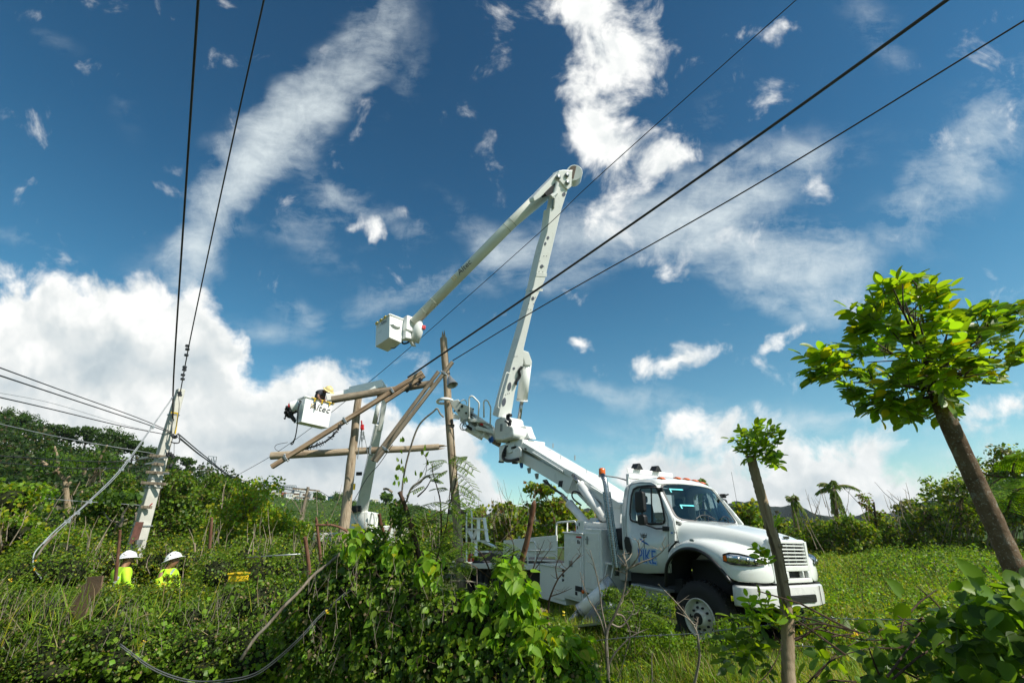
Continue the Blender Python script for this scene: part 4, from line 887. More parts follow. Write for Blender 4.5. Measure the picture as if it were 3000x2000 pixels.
# ---- cover over the boom pivot
cvr = MB(); YB = -.30
cp = pr([zc(*p) for p in ((775, 560), (800, 500), (895, 465), (935, 470), (960, 500), (965, 600), (1040, 620), (1058, 640), (1062, 740), (1040, 790), (900, 830), (775, 830), (768, 790))], 0, 0, yp=-.75)
cvr.prism(cp, -.75, -.05); cvr.build('pivot_cover', WHITE, truck, bevel=.06, segs=3)
q = MB(); q.prism(pr([zc(*p) for p in ((858, 582), (892, 578), (890, 690), (856, 694))], 0, 0, yp=-.77), -.762, -.75); build_each(q, 'data_plate', STEEL, truck)
q = MB(); q.prism(pr([zc(*p) for p in ((870, 840), (1080, 800), (1070, 840), (1000, 860), (880, 870))], 0, 0), -.6, .4); q.build('rotation_ring', mat('yellowish_bearing', (.5, .48, .33), .5), truck, bevel=.01)
q = MB(); q.tube(spline([LH(*zc(*p), 1, -.8) for p in ((1030, 450), (985, 450), (985, 500), (1015, 530), (1015, 570), (1012, 610))], 4), .06, 7, jitter=.2); q.tube(spline([LH(*zc(*p), 1, -.8) for p in ((940, 540), (975, 560), (1000, 610))], 4), .03, 7); q.build('control_valve', DARK, truck)
q = MB(); q.prism(pr([zc(*p) for p in ((1040, 560), (1110, 600), (1170, 600), (1200, 700), (1240, 790), (1150, 800), (1100, 760), (1065, 700))], 0, 0), -.22, .05); q.build('boom_bracket', WHITE, truck, bevel=.03)
# ---- lower boom: tapered box, kinked near its foot
DB = 16.0
def bw(px, py, d): return LP(px, py, d)
lowpts = [(z2_(290, 1300), 16.0, .85, .62), (z2_(325, 1130), 16.05, .80, .62), (z2_(385, 960), 16.1, .80, .56), (z2_(440, 720), 16.3, .74, .54), (z2_(500, 470), 16.45, .66, .52), (z2_(570, 240), 16.6, .60, .50), (z2_(603, 120), 16.7, .60, .50)]
# side outline drawn in a plane, with thickness towards the viewer's right
ax_o = bw(*z2_(385, 960), 16.0); up_dir = (bw(*z2_(600, 120), 16.6) - bw(*z2_(290, 1300), 16.0)).normalized()
view = (LP(1600, 900, 16) - (TI @ Vector((0, 0, CAM_Z)))).normalized()
yaw = radians(33)                                                  # the near side faces a little left of the viewer
side = up_dir.cross(view).normalized()                               # points to picture right
facn = (-view * cos(yaw) - side * sin(yaw)); facn = (facn - up_dir * facn.dot(up_dir)).normalized()
acr = facn.cross(up_dir).normalized()
if acr.dot(side) < 0: acr = -acr
def onface(px, py, off=0.0):
    o = TI @ Vector((0, 0, CAM_Z)); d = LP(px, py, 1.0) - o; t = (ax_o + facn * off - o).dot(facn) / d.dot(facn); return o + d * t
def plate(pts, thick, off=0.0):
    F_ = [onface(*p, off) for p in pts]; B_ = [p - facn * thick for p in F_]; n = len(pts)
    return [tuple(p) for p in F_ + B_], [tuple(range(n)), tuple(reversed(range(n, 2 * n)))] + [(i, n + i, n + (i + 1) % n, (i + 1) % n) for i in range(n)]
q = MB(); q.add(*plate([z2_(*p) for p in ((262, 1275), (270, 1240), (285, 1180), (328, 1020), (375, 860), (432, 650), (460, 520), (480, 440), (500, 380), (515, 265), (528, 262), (560, 80), (615, 82), (618, 140), (605, 160), (570, 270), (520, 480), (490, 610), (440, 720), (388, 940), (386, 1010), (345, 1150), (325, 1275))], .42)); lb = q.build('lower_boom', WHITE, truck, bevel=.02)
q = MB()
for a_, b_, h_, rr in ((340, 1038, 0, 6), (318, 1125, 12, 9), (292, 1200, 12, 9), (432, 700, 2, 7), (475, 545, 2, 7), (492, 435, 3, 5), (505, 407, 2, 6), (582, 197, 2, 8)):
    c_ = Vector(z2_(a_, b_)); r_ = rr * .6; pts = []
    for k in range(14):
        t = 2 * pi * k / 14; pts.append((c_.x + r_ * cos(t) + .25 * (h_ * .6) * sin(t), c_.y - (r_ + h_ * .6) * sin(t)))
    q.add(*plate(pts, .03, .012))
build_each(q, 'inspection_hole', mat('hole_grey', (.10, .11, .14), .6), lb)
q = MB()
for a_, b_ in ((465, 520), (485, 495), (498, 495), (462, 570), (480, 572), (468, 545), (484, 545), (420, 690), (420, 665), (444, 665), (445, 695), (412, 725), (435, 727), (410, 752), (422, 754), (345, 980), (355, 980), (310, 1160), (318, 1158), (300, 1165)):
    c_ = Vector(z2_(a_, b_)); q.add(*plate([(c_.x + 1.1 * cos(2 * pi * k / 6), c_.y + 1.1 * sin(2 * pi * k / 6)) for k in range(6)], .03, .012))
for y_ in (582, 657):
    for k in range(9): c_ = Vector(z2_(450 + k * 4.4 - (14 if y_ > 600 else 0), y_ + k * .2)); q.add(*plate([(c_.x + .7 * cos(2 * pi * j / 5), c_.y + .7 * sin(2 * pi * j / 5)) for j in range(5)], .03, .012))
tag(q.build('boom_rivet', INK, lb), kind='stuff')
q = MB()
for y0_, y1_, w in ((575, 592, 24), (652, 662, 24)):
    xl = 452 if y0_ < 600 else 432; q.add(*plate([z2_(xl - 2, y0_), z2_(xl + 48, y0_ + 3), z2_(xl + 46, y1_ + 3), z2_(xl - 5, y1_)], .44, .012))
q.build('joint_band', WHITE, lb)
# boom cylinder and rod by the foot
def on(px, py, off): return onface(px, py, off)
a_, b_ = on(*z2_(400, 1005), -.25), on(*z2_(378, 1195), -.25); c_ = on(*z2_(362, 1300), -.25)
q = MB(); q.tube([a_, b_], .20, 16); q.tube([a_.lerp(b_, .97), a_.lerp(b_, 1.0)], .22, 16); cc_ = q.build('boom_cylinder', WHITE, truck, smooth=True)
q = MB(); q.tube([b_, c_], .07, 12); q.build('cylinder_rod', CHROME, cc_, smooth=True)
q = MB(); q.tube([c_.lerp(b_, .08), on(*z2_(360, 1345), -.25)], [.10, .18], 10); q.build('rod_end', WHITE, cc_)
q = MB(); q.add(*plate([z2_(*p) for p in ((385, 950), (412, 960), (428, 1005), (424, 1025), (395, 1022), (385, 985))], .36, -.02)); q.build('cylinder_bracket', WHITE, lb, bevel=.02)
q = MB(); q.tube(spline([on(*z2_(*p), .05) for p in ((378, 1030), (365, 1050), (368, 1075), (352, 1100), (350, 1118))], 4), .05, 7); build_each(q, 'hydraulic_hose', CABLE, lb)
q = MB(); q.tube(spline([on(*z2_(*p), .03) for p in ((268, 1230), (261, 1218), (270, 1170), (290, 1100), (302, 1062), (312, 1060), (318, 1064))], 4), .022, 6); q.build('grab_rail', WHITE, lb, smooth=True)
# ---- upper elbow and upper boom
q = MB(); q.add(*plate([z2_(*p) for p in ((560, 82), (578, 78), (612, 80), (625, 78), (622, 92), (618, 160), (600, 175), (560, 130), (545, 108))], .10, .06)); q.build('elbow_plate', WHITE, truck, bevel=.02)
q = MB(); a_, b_ = on(*z2_(632, 92), -.02), on(*z2_(642, 118), -.30); q.tube([a_, a_.lerp(b_, 1.0) - facn * .2], .30, 20); q.build('elbow_drum', WHITE, truck, bevel=.02)
q = MB(); q.tube([a_ + facn * .012, a_ - facn * .02], .24, 20); q.build('drum_face', mat('brown_grease', (.09, .065, .045), .7), truck)
q = MB()
for p in ((594, 105), (596, 141), (553, 115)): c_ = on(*z2_(*p), .062); q.tube([c_ - facn * .02, c_ + facn * .05], .085, 12)
build_each(q, 'pivot_pin', STEEL, truck, smooth=True)
q = MB(); q.add(*plate([z2_(*p) for p in ((560, 80), (585, 85), (600, 110), (575, 132), (540, 142), (505, 178), (465, 215), (438, 232), (432, 212), (470, 170))], .30, .0)); q.build('upper_boom_heel', WHITE, truck, bevel=.03)
q = MB(); q.add(*plate([z2_(*p) for p in ((560, 134), (535, 185), (500, 205), (488, 190), (520, 158))], .31, .014)); q.build('boom_opening', DARK, truck)
q = MB(); q.tube([on(*z2_(550, 140), .02), on(*z2_(528, 215), .02)], .065, 8); q.tube([on(*z2_(545, 190), .02), on(*z2_(520, 210), .02)], .08, 8); q.build('heel_link', WHITE, truck)
q = MB(); q.tube([on(*z2_(533, 210), .0), on(*z2_(528, 265), .0)], .05, 8); q.build('heel_cylinder_rod', CHROME, truck)
u0, u1, u2 = LP(*z7(1440, 265), 16.75), LP(*z7(1180, 500), 16.75), LP(*z7(425, 1265), 16.9)
q = MB(); q.tube([u0, u1, u2], [.27, .205, .180], 24); ub = q.build('upper_boom', FIBRE, truck, smooth=True)
ubd = (u2 - u1).normalized()
for t in (0, .055, .79, .89):
    p = u1.lerp(u2, t); r_ = .213 - .025 * t; q = MB(); q.tube([p, p + ubd * .02], r_, 24); q.build('boom_ring', mat('ring_grey', (.42, .43, .36), .5), ub)
# boom lettering on the side towards the viewer
tv = (TI @ Vector((0, 0, CAM_Z)) - u1.lerp(u2, .5)).normalized(); tv = (tv - ubd * tv.dot(ubd)).normalized(); c_ = u1.lerp(u2, .47) 
xa = -ubd; upv = tv.cross(xa); c_ = c_ + tv * (.195 * cos(.5)) + upv * (.195 * sin(.5)); nrm = (tv * cos(.5) + upv * sin(.5))
text('Altec', INK, ub, frame(c_ + nrm * .012, xa, nrm.cross(xa)), .30, extrude=.001, shear=.2, sx=1.0)
q = MB(); cg = c_ - xa * .52 + nrm * .012; vy = nrm.cross(xa)
for i in (-1, 0, 1):
    for j in (-1, 0, 1):
        if i or j: q.add([tuple(cg + xa * (i * .07 + a) + vy * (j * .07 + b)) for a, b in ((-.02, -.02), (.02, -.02), (.02, .02), (-.02, .02))], [(0, 1, 2, 3)])
q.build('maker_mark', mat('pale_gold', (.6, .45, .15), .5), ub)
# boom tip: bracket, red fitting, drum
def tip(a, b, d=16.9): return LP(*z7(a, b), d)
q = MB(); q.bar(tip(425, 1270), tip(372, 1400), .50, .20, up=(tip(425, 1270) - (TI @ Vector((0, 0, CAM_Z)))), w2=.24); q.build('tip_bracket', FIBRE, truck, bevel=.03)
q = MB(); q.tube([tip(465, 1250), tip(455, 1330), tip(425, 1415)], [.14, .20, .20], 14); q.tube([tip(425, 1415), tip(400, 1425)], [.20, .12], 14); q.build('tip_winch', WHITE, truck, smooth=True)
q = MB(); q.tube([tip(455, 1320), tip(485, 1315)], .09, 8); q.build('tip_fitting', WHITE, truck)
q = MB(); q.tube([tip(482, 1308), tip(512, 1305)], [.075, .06], 8); q.box(tip(497, 1305), (.14, .14, .14)); q.build('red_fitting', RED, truck, bevel=.01)
q = MB(); q.tube(spline([tip(*p) for p in ((330, 1400), (340, 1425), (365, 1425), (395, 1410))], 4), .035, 6); q.tube(spline([tip(*p) for p in ((240, 1455), (270, 1460), (295, 1440), (305, 1430))], 4), .035, 6); build_each(q, 'hydraulic_hose', CABLE, truck)
# ---- bucket (built from its eight corners)
def bucket(parent, c8, logo=True, m=WHITE, inner=.05):
    """c8: bottom ring 4 + top ring 4 corner points, face 0-1 nearest the viewer"""
    c8 = [Vector(p) for p in c8]
    q = MB(); cen_t = sum(c8[4:], Vector()) / 4; cen_b = sum(c8[:4], Vector()) / 4
    it_ = [p.lerp(cen_t, .07) for p in c8[4:]]; ib = [p.lerp(cen_b, .10) + (p.lerp(cen_t, 0) - p) + (cen_t - cen_b) * .06 for p in c8[:4]]
    V = [tuple(p) for p in c8 + ib + it_]
    F = [(3, 2, 1, 0)] + [(i, (i + 1) % 4, 4 + (i + 1) % 4, 4 + i) for i in range(4)] + [(4 + i, 4 + (i + 1) % 4, 12 + (i + 1) % 4, 12 + i) for i in range(4)] + [(12 + i, 12 + (i + 1) % 4, 8 + (i + 1) % 4, 8 + i) for i in range(4)] + [(8, 9, 10, 11)]
    q.add(V, F); b = q.build('bucket', m, parent, bevel=.045, segs=3)
    r = MB(); up = (cen_t - cen_b).normalized()
    loop = [p.lerp(cen_t, -.02) for p in c8[4:]]; r.tube(loop + [loop[0]], .035, 6); r.build('bucket_rim', m, b)
    return b, c8
# ---- upper bucket on the parked truck
def corners(N_, L_, R_, Nb, Lb, Rb):
    Ft = L_ + R_ - N_; Fb = Lb + Rb - Nb
    return [Nb, Rb, Fb, Lb, N_, R_, Ft, L_]
q7 = lambda a, b, d: LP(*z7(a, b), d)
b1, c8 = bucket(truck, corners(q7(240, 1205, 16.5), q7(135, 1280, 17.1), q7(348, 1245, 16.9), q7(237, 1380, 16.15), q7(130, 1452, 16.75), q7(332, 1422, 16.55)))
def rotor(pa, pb, w): return pa.lerp(pb, w)
Nt, Rt, Ft, Lt = c8[4], c8[5], c8[6], c8[7]; Nb, Rb, Fb, Lb = c8[0], c8[1], c8[2], c8[3]
ctr = sum(c8, Vector()) / 8
fx = (Nt - Lt).normalized(); fy = (Nt - Nb).normalized(); fn_ = fx.cross(fy)
lc = Lt.lerp(Nt, .62) + (Nb - Nt) * .17 + fn_ * .03
text('Altec', INK, b1, frame(lc, fx, fy), .20, extrude=.001, shear=.15)
mk = MB(); mc = Lt.lerp(Nt, .22) + (Nb - Nt) * .17 + fn_ * .03
for i in (-1, 0, 1):
    for j in (-1, 0, 1):
        if i or j: mk.add([tuple(mc + fx * (i * .045 + a) + fy * (j * .045 + b)) for a, b in ((-.014, -.014), (.014, -.014), (.014, .014), (-.014, .014))], [(0, 1, 2, 3)])
mk.build('maker_mark', mat('pale_gold', (.6, .45, .15), .5), b1)
for t in (.12, .42, .72):
    q = MB(); p = Lt.lerp(Nt, t) + fn_ * .04 + fy * .01; q.bar(p - fx * .07, p + fx * .07, .05, .03); q.bar(p, p - fy * .09, .03, .02); q.build('yellow_clip', YELLOW, b1)
rx = (Rt - Nt).normalized(); rn = fy.cross(rx) * -1
if rn.dot(Nt + rx * .3 - ctr) < 0: rn = -rn
q = MB(); pc = Nt.lerp(Rt, .45) + (Nb - Nt) * .42; pp = [(-.30, -.02), (-.18, .09), (.14, .06), (.20, -.04), (.02, -.12), (-.20, -.10)]
q.add([tuple(pc + rx * a * .9 + fy * b) for a, b in pp] + [tuple(pc + rx * a * .6 + fy * b * .5 + rn * .10) for a, b in pp], [(0, 1, 2, 3, 4, 5), (6, 7, 8, 9, 10, 11)] + [(i, (i + 1) % 6, 6 + (i + 1) % 6, 6 + i) for i in range(6)]); q.build('bucket_step', WHITE, b1, bevel=.015)
q = MB(); bb = (Rt + Rb) / 2; sx_ = q7(390, 1255, 17.0); q.bar(bb + fy * .28, bb + fy * .28 + rx * .30, .5, .62, up=fy); q.bar(bb - fy * .1, bb - fy * .1 + rx * .42, .4, .5, up=fy, w2=.25, h2=.3); q.build('bucket_mount', WHITE, truck, bevel=.05)
q = MB(); q.add([tuple(p + (ctr - p) * .22 - fy * .012) for p in (Nb, Rb, Fb, Lb)], [(0, 1, 2, 3)]); q.build('bucket_base_panel', mat('base_panel', (.55, .54, .43), .6, var=.15), b1, solid=.01)
# ---- pole guides and jib at the far end of the riser
D = 16.3
def c4(a, b, d=D): return LP(*z4(a, b), d)
vdir = (c4(400, 300) - (TI @ Vector((0, 0, CAM_Z)))).normalized()
def vplate(pts, th, d=D, mm=None):
    F_ = [c4(*p, d) for p in pts]; B_ = [p + vdir * th for p in F_]; n = len(pts)
    return [tuple(p) for p in F_ + B_], [tuple(range(n)), tuple(reversed(range(n, 2 * n)))] + [(i, n + i, n + (i + 1) % n, (i + 1) % n) for i in range(n)]
jib = MB(); jib.add(*vplate([(390, 300), (440, 250), (560, 330), (660, 400), (720, 560), (640, 520), (520, 440), (400, 360)], .5, D + .1)); jib.build('jib_arm', WHITE, truck, bevel=.03)
q = MB(); q.tube([c4(395, 395), c4(560, 490)], .17, 14); q.tube([c4(540, 465), c4(560, 480)], .21, 14); q.build('jib_cylinder', WHITE, truck, smooth=True)
q = MB(); q.tube([c4(560, 478), c4(615, 515)], .075, 10); q.build('auger_shaft', FIBRE, truck)
q = MB(); q.tube([c4(618, 505), c4(640, 545)], .10, 10); q.build('blue_collar', BLUE, truck)
q = MB(); q.tube([c4(645, 540), c4(720, 580)], .085, 10); q.build('auger_drive', WOODO, truck)
q = MB(); q.add(*vplate([(225, 150), (310, 130), (330, 165), (450, 215), (465, 240), (430, 320), (350, 330), (285, 255), (245, 200)], .12)); q.add(*vplate([(330, 280), (400, 230), (420, 330), (360, 370), (325, 345)], .4, D + .05)); jw = q.build('upper_jaw', WHITE, truck, bevel=.02)
q = MB()
for a_, b_, r_ in ((345, 200, .05), (315, 240, .04), (270, 245, .03), (325, 160, .03), (385, 265, .04), (455, 225, .03)): p = c4(a_, b_, D - .02); q.tube([p, p + vdir * .05], r_, 10)
build_each(q, 'pivot_hole', INK, jw)
q = MB(); q.add(*vplate([(200, 222), (232, 228), (270, 270), (325, 290), (322, 330), (240, 318), (212, 280)], .3)); build_each(q, 'lower_jaw', WHITE, truck, bevel=.025)
q = MB(); q.tube(spline([c4(250, 140, D - .05), c4(200, 126, D - .35), c4(140, 128, D - .4), (c4(104, 148, D)), c4(120, 168, D + .35), c4(180, 172, D + .4)], 5), .05, 8); q.build('claw_hook', WHITE, truck, smooth=True)
q = MB(); q.add(*vplate([(435, 290), (640, 380), (655, 450), (470, 340)], .3, D - .2)); q.build('jib_guard', WHITE, truck, bevel=.02)
for pts in (((408, 312), (560, 335), (585, 360), (430, 350)), ((470, 400), (500, 388), (655, 440), (650, 468), (480, 425))):
    q = MB(); q.add(*vplate(pts, .55, D - .35)); q.build('step_plate', WHITE, truck, bevel=.01)
for pts in (((416, 345), (414, 200), (416, 122), (424, 104), (440, 98), (456, 106), (500, 150), (512, 168), (512, 190), (498, 385)), ((560, 310), (558, 170), (560, 150), (572, 140), (588, 140), (600, 152), (625, 205), (626, 225), (620, 400))):
    q = MB(); q.tube([c4(*p, D - .3) for p in pts], .028, 6); q.build('step_rail', WHITE, truck, smooth=True)
q = MB()
for cx_, cy_, r_ in ((385, 360, 30), (360, 395, 34), (372, 400, 25)): q.tube([c4(cx_ + r_ * cos(t), cy_ + r_ * 1.1 * sin(t), D - .15) for t in np.linspace(.4, 5.6, 14)], .018, 5)
q.tube(spline([c4(*p, D - .1) for p in ((430, 250), (470, 300), (480, 350), (440, 370))], 4), .03, 5); q.tube(spline([c4(*p, D - .2) for p in ((585, 370), (610, 380), (640, 410))], 4), .02, 5); build_each(q, 'jib_hose', CABLEG, truck)
q = MB(); q.add(*vplate([(380, 390), (400, 380), (445, 410), (440, 440), (420, 430)], .3, D - .3)); q.add(*vplate([(430, 260), (470, 285), (460, 310), (425, 300)], .2, D - .1)); build_each(q, 'motor', DARK, truck, bevel=.02)
q = MB(); q.add(*vplate([(525, 362), (555, 370), (550, 388), (522, 378)], .05, D - .4)); q.build('red_tag', RED, truck)
q = MB(); q.tube(spline([c4(*p, D) for p in ((335, 150), (360, 135), (385, 150), (390, 180))], 4), .02, 5); q.build('guard_loop', WHITE, truck)
# ---- the second lift truck further back
t2 = empty('bucket_truck', P(1040, 1600, 18) * 1.0); t2.location.z = 0.3
tag(t2, 'second white lift truck, mostly hidden by bushes behind the wooden poles, its bucket at left', 'truck', 'aerial lift trucks')
bpy.context.view_layer.update()
I2 = t2.matrix_world.copy(); I2 = Matrix.Translation(t2.location).inverted()
def W2(px, py, d): return I2 @ P(px, py, d)
def z8(a, b): return (800 + a * 400 / 2091, 1080 + b * 400 / 2091)
w8 = lambda a, b, d: W2(*z8(a, b), d)
c_8 = corners(w8(500, 425, 15.6), w8(392, 468, 16.3), w8(915, 540, 16.0), w8(430, 812, 15.2), w8(345, 838, 15.9), w8(845, 905, 15.6)); pn_ = (c_8[5] - c_8[4]).cross(c_8[0] - c_8[4]).normalized(); dd_ = (c_8[1] - c_8[4]).dot(pn_); c_8[1] = c_8[1] - pn_ * dd_; c_8[2] = c_8[3] + c_8[1] - c_8[0]
b2, c8 = bucket(t2, c_8)
Nt, Rt, Ft, Lt = c8[4:]; Nb, Rb, Fb, Lb = c8[:4]; ctr = sum(c8, Vector()) / 8
fx = (Rt - Nt).normalized(); fy = (Nt - Nb).normalized(); fn_ = fx.cross(fy)
lc = Nt.lerp(Rt, .58) + (Nb - Nt) * .30 + fn_ * .022
text('Altec', INK, b2, frame(lc, fx, fy), .31, extrude=.001, shear=.1)
mk = MB(); mc = Nt.lerp(Rt, .31) + (Nb - Nt) * .28 + fn_ * .022
for i in (-1, 0, 1):
    for j in (-1, 0, 1):
        if i or j: mk.add([tuple(mc + fx * (i * .055 + a) + fy * (j * .055 + b)) for a, b in ((-.018, -.018), (.018, -.018), (.018, .018), (-.018, .018))], [(0, 1, 2, 3)])
mk.build('maker_mark', mat('pale_gold', (.6, .45, .15), .5), b2)
for t in (.33, .60, .88):
    q = MB(); p = Nt.lerp(Rt, t) + fn_ * .045 + fy * .01; q.bar(p - fx * .07, p + fx * .07, .05, .03); q.bar(p, p - fy * .12, .035, .02); q.build('yellow_clip', YELLOW, b2)
q = MB(); q.bar(Nt.lerp(Rt, .2) + fn_ * .05 + fy * .015, Rt + fn_ * .05 + fx * .05 + fy * .01, .02, .02); q.build('yellow_cord', YELLOW, b2)
# winch and hoses left of the bucket
q = MB(); q.tube([w8(270, 590, 16.2), w8(395, 550, 16.3)], .21, 14); q.build('jib_winch', WHITE, t2, bevel=.03)
q = MB(); q.box(w8(262, 562, 16.1), (.09, .12, .12)); q.build('red_fitting', RED, t2)
q = MB()
for k in range(16):
    a = [(185 + random.uniform(0, 90), 570 + random.uniform(0, 180)) for _ in range(4)]; q.tube(spline([w8(*p, 16.1 + random.uniform(-.1, .1)) for p in a], 4), .022, 5)
q.tube(spline([w8(*p, 16.2) for p in ((210, 600), (230, 680), (290, 740), (330, 790), (350, 815))], 4), .07, 7, jitter=.2); q.tube(spline([w8(*p, 16.2) for p in ((370, 640), (300, 660), (270, 700), (220, 700), (205, 640))], 4), .08, 7, jitter=.2)
q.tube(spline([w8(*p, 16.1) for p in ((200, 690), (185, 720), (190, 760), (172, 765), (170, 745))], 4), .018, 5); tag(q.build('winch_hose', CABLE, t2, smooth=True), kind='stuff')
# arm and mast
q = MB(); q.bar(w8(815, 455, 16.4), w8(1640, 245, 17.2), .26, .25); q.bar(w8(1180, 350, 16.9), w8(1690, 235, 17.2), .30, .31); q.build('upper_boom', WHITE, t2, bevel=.03)
q = MB(); q.bar(w8(1030, 405, 16.6), w8(1060, 380, 16.6), .05, .16); q.build('boom_stencil', INK, t2)
q = MB(); q.add([], []); V_ = [w8(*p, 17.1) for p in ((1590, 290), (1560, 225), (1690, 190), (1740, 270), (1740, 330), (1700, 330), (1640, 290))]
vd2 = (V_[0] - (I2 @ Vector((0, 0, CAM_Z)))).normalized(); n = len(V_); q.add([tuple(v) for v in V_] + [tuple(v + vd2 * .35) for v in V_], [tuple(range(n)), tuple(reversed(range(n, 2 * n)))] + [(i, n + i, n + (i + 1) % n, (i + 1) % n) for i in range(n)]); q.build('elbow_housing', WHITE, t2, bevel=.03)
q = MB(); q.bar(W2(1130, 1150, 17.2), W2(1112, 1260, 17.3), .18, .22); q.bar(W2(1110, 1240, 17.3), W2(1058, 1500, 17.8), .27, .30, w2=.44); lb2 = q.build('lower_boom', WHITE, t2, bevel=.03)
q = MB(); q.tube([W2(1112, 1170, 17.0), W2(1097, 1240, 17.0)], .09, 12); q.build('boom_cylinder', WHITE, t2, smooth=True)
q = MB(); q.bar(W2(1114, 1175, 16.98), W2(1104, 1235, 16.98), .04, .04); q.box(W2(1110, 1165, 16.95), (.12, .1, .2)); q.box(W2(1052, 1387, 17.3), (.2, .1, .12)); build_each(q, 'boom_fitting', DARK, t2)
q = MB(); q.box(W2(1038, 1425, 17.2), (.06, .06, .22)); q.build('yellow_tag', YELLOW, t2)
q = MB(); q.box(W2(1042, 1490, 17.6), (.45, .3, .22)); q.build('controls', DARK, t2, bevel=.02)
q = MB(); q.box(W2(1050, 1560, 18), (1.1, 1.4, 1.5)); q.box(W2(1130, 1575, 18.5), (1.5, 1.4, .9)); q.box(W2(990, 1590, 18.8), (1.6, 1.4, .8)); build_each(q, 'truck_body', WHITE, t2, bevel=.04)
q = MB(); q.tube(spline([W2(*p, 17.5) for p in ((1085, 1520), (1080, 1560), (1088, 1505), (1096, 1510), (1098, 1560))], 3), .03, 6); q.build('grab_rail', WHITE, t2)

# ================================================================= people
def limb_mesh(name, verts, edges, radii, m, parent, root=0, sub=2):
    me = bpy.data.meshes.new(name); me.from_pydata([tuple(v) for v in verts], edges, []); o = link(name, me, m, parent)
    md = o.modifiers.new('skin', 'SKIN'); md.use_smooth_shade = True
    for i, r in enumerate(radii):
        s_ = me.skin_vertices[0].data[i]; s_.radius = (r, r) if not isinstance(r, tuple) else r; s_.use_root = (i == root)
    sb = o.modifiers.new('sub', 'SUBSURF'); sb.levels = sb.render_levels = sub
    return o
def person(origin, label, J, hat, shirt, trousers, skin, group=None, vest=None, lean=Vector((0, 0, 1)), look=Vector((0, 1, 0)), hatrot=None):
    """J: joints in metres about origin: pelvis chest neck head shoulders(l,r) elbows wrists hips knees ankles toes"""
    root = empty('person', origin); tag(root, label, 'person', group)
    V = []; E_ = []; R_ = []
    def v(p, r): V.append(Vector(p)); R_.append(r); return len(V) - 1
    pel = v(J['pelvis'], (.15, .12)); ch = v(J['chest'], (.16, .12)); nb = v(Vector(J['chest']).lerp(Vector(J['neck']), .7), (.10, .08)); nk = v(J['neck'], .055); hd = v(J['head'], (.085, .095)); ht = v(Vector(J['head']) + (Vector(J['head']) - Vector(J['neck'])).normalized() * .09, .07)
    E_ += [(pel, ch), (ch, nb), (nb, nk), (nk, hd), (hd, ht)]
    nose = v(Vector(J['head']) + look * .10 - lean * .01, .018); E_.append((hd, nose))
    sx = look.cross(lean).normalized()
    for s in (-1, 1):
        e = v(Vector(J['head']) + sx * s * .095, .016); E_.append((hd, e))
    arms = []
    for k in (0, 1):
        s_, el, wr = J['shoulders'][k], J['elbows'][k], J['wrists'][k]
        a = v(s_, .062); b = v(el, .045); c = v(wr, .030); d = (Vector(wr) - Vector(el)).normalized(); h = v(Vector(wr) + d * .06, .036)
        E_ += [(nb, a), (a, b), (b, c), (c, h)]; sd = d.cross(Vector((0, 1, .1))).normalized()
        for f, L in ((-.03, .075), (-.01, .09), (.01, .085), (.03, .07)):
            t = v(Vector(wr) + d * (.08 + L * .5) + sd * f, .009); t2_ = v(Vector(wr) + d * (.08 + L) + sd * f - Vector((0, 0, .015)), .008); E_ += [(h, t), (t, t2_)]
        t = v(Vector(wr) + d * .07 + sd * .06, .010); E_.append((c, t))
        h_, kn, an, to = J['hips'][k], J['knees'][k], J['ankles'][k], J['toes'][k]
        a = v(h_, .09); b = v(kn, .06); c = v(an, .04); dd = v(to, .035); E_ += [(pel, a), (a, b), (b, c), (c, dd)]
    body = limb_mesh('body', V, E_, R_, skin, root, 0, 1)
    # shirt
    V, E_, R_ = [], [], []
    pel = v(Vector(J['pelvis']).lerp(Vector(J['chest']), .05), (.185, .15)); m_ = v(Vector(J['pelvis']).lerp(Vector(J['chest']), .5), (.185, .15)); ch = v(J['chest'], (.21, .155)); nb = v(Vector(J['chest']).lerp(Vector(J['neck']), .72), (.14, .11)); nk = v(Vector(J['chest']).lerp(Vector(J['neck']), .92), .075)
    E_ += [(pel, m_), (m_, ch), (ch, nb), (nb, nk)]
    for k in (0, 1):
        a = v(J['shoulders'][k], .088); b = v(Vector(J['shoulders'][k]).lerp(Vector(J['elbows'][k]), .85), .068); E_ += [(nb, a), (a, b)]
        if shirt is HIVIS: c = v(Vector(J['elbows'][k]).lerp(Vector(J['wrists'][k]), .8), .052); E_.append((b, c))
    sh_ = limb_mesh('shirt', V, E_, R_, shirt, root, 0, 2)
    V, E_, R_ = [], [], []
    pel = v(J['pelvis'], (.18, .15))
    for k in (0, 1):
        a = v(J['hips'][k], .12); b = v(J['knees'][k], .085); c = v(J['ankles'][k], .065); E_ += [(pel, a), (a, b), (b, c)]
    limb_mesh('trousers', V, E_, R_, trousers, root, 0, 1)
    for k in (0, 1):
        q = MB(); q.bar(Vector(J['ankles'][k]) - look * .08, Vector(J['toes'][k]) + look * .05, .11, .10); q.build('boot', mat('boot_leather', (.10, .05, .025), .7), root, bevel=.03)
    # hard hat: dome with ridge and full brim
    up = lean; q = MB(); prof = [(.150, .0), (.148, .02), (.138, .06), (.115, .10), (.075, .13), (.03, .142), (0, .144)]
    X_ = look.cross(up).normalized(); Y_ = up.cross(X_).normalized() 
    M = Matrix((X_, Y_, up)).transposed() if hatrot is None else hatrot
    q.lathe(prof, (0, 0, 0), 'z', 24); q.lathe([(.146, .012), (.175, .0), (.205, -.012), (.205, -.018), (.17, -.006), (.145, .0)], (0, 0, 0), 'z', 24)
    q.tube([(0, .12 * cos(a), .10 * 1.5 * sin(a) + .0) for a in np.linspace(.3, pi - .3, 9)], .012, 5)
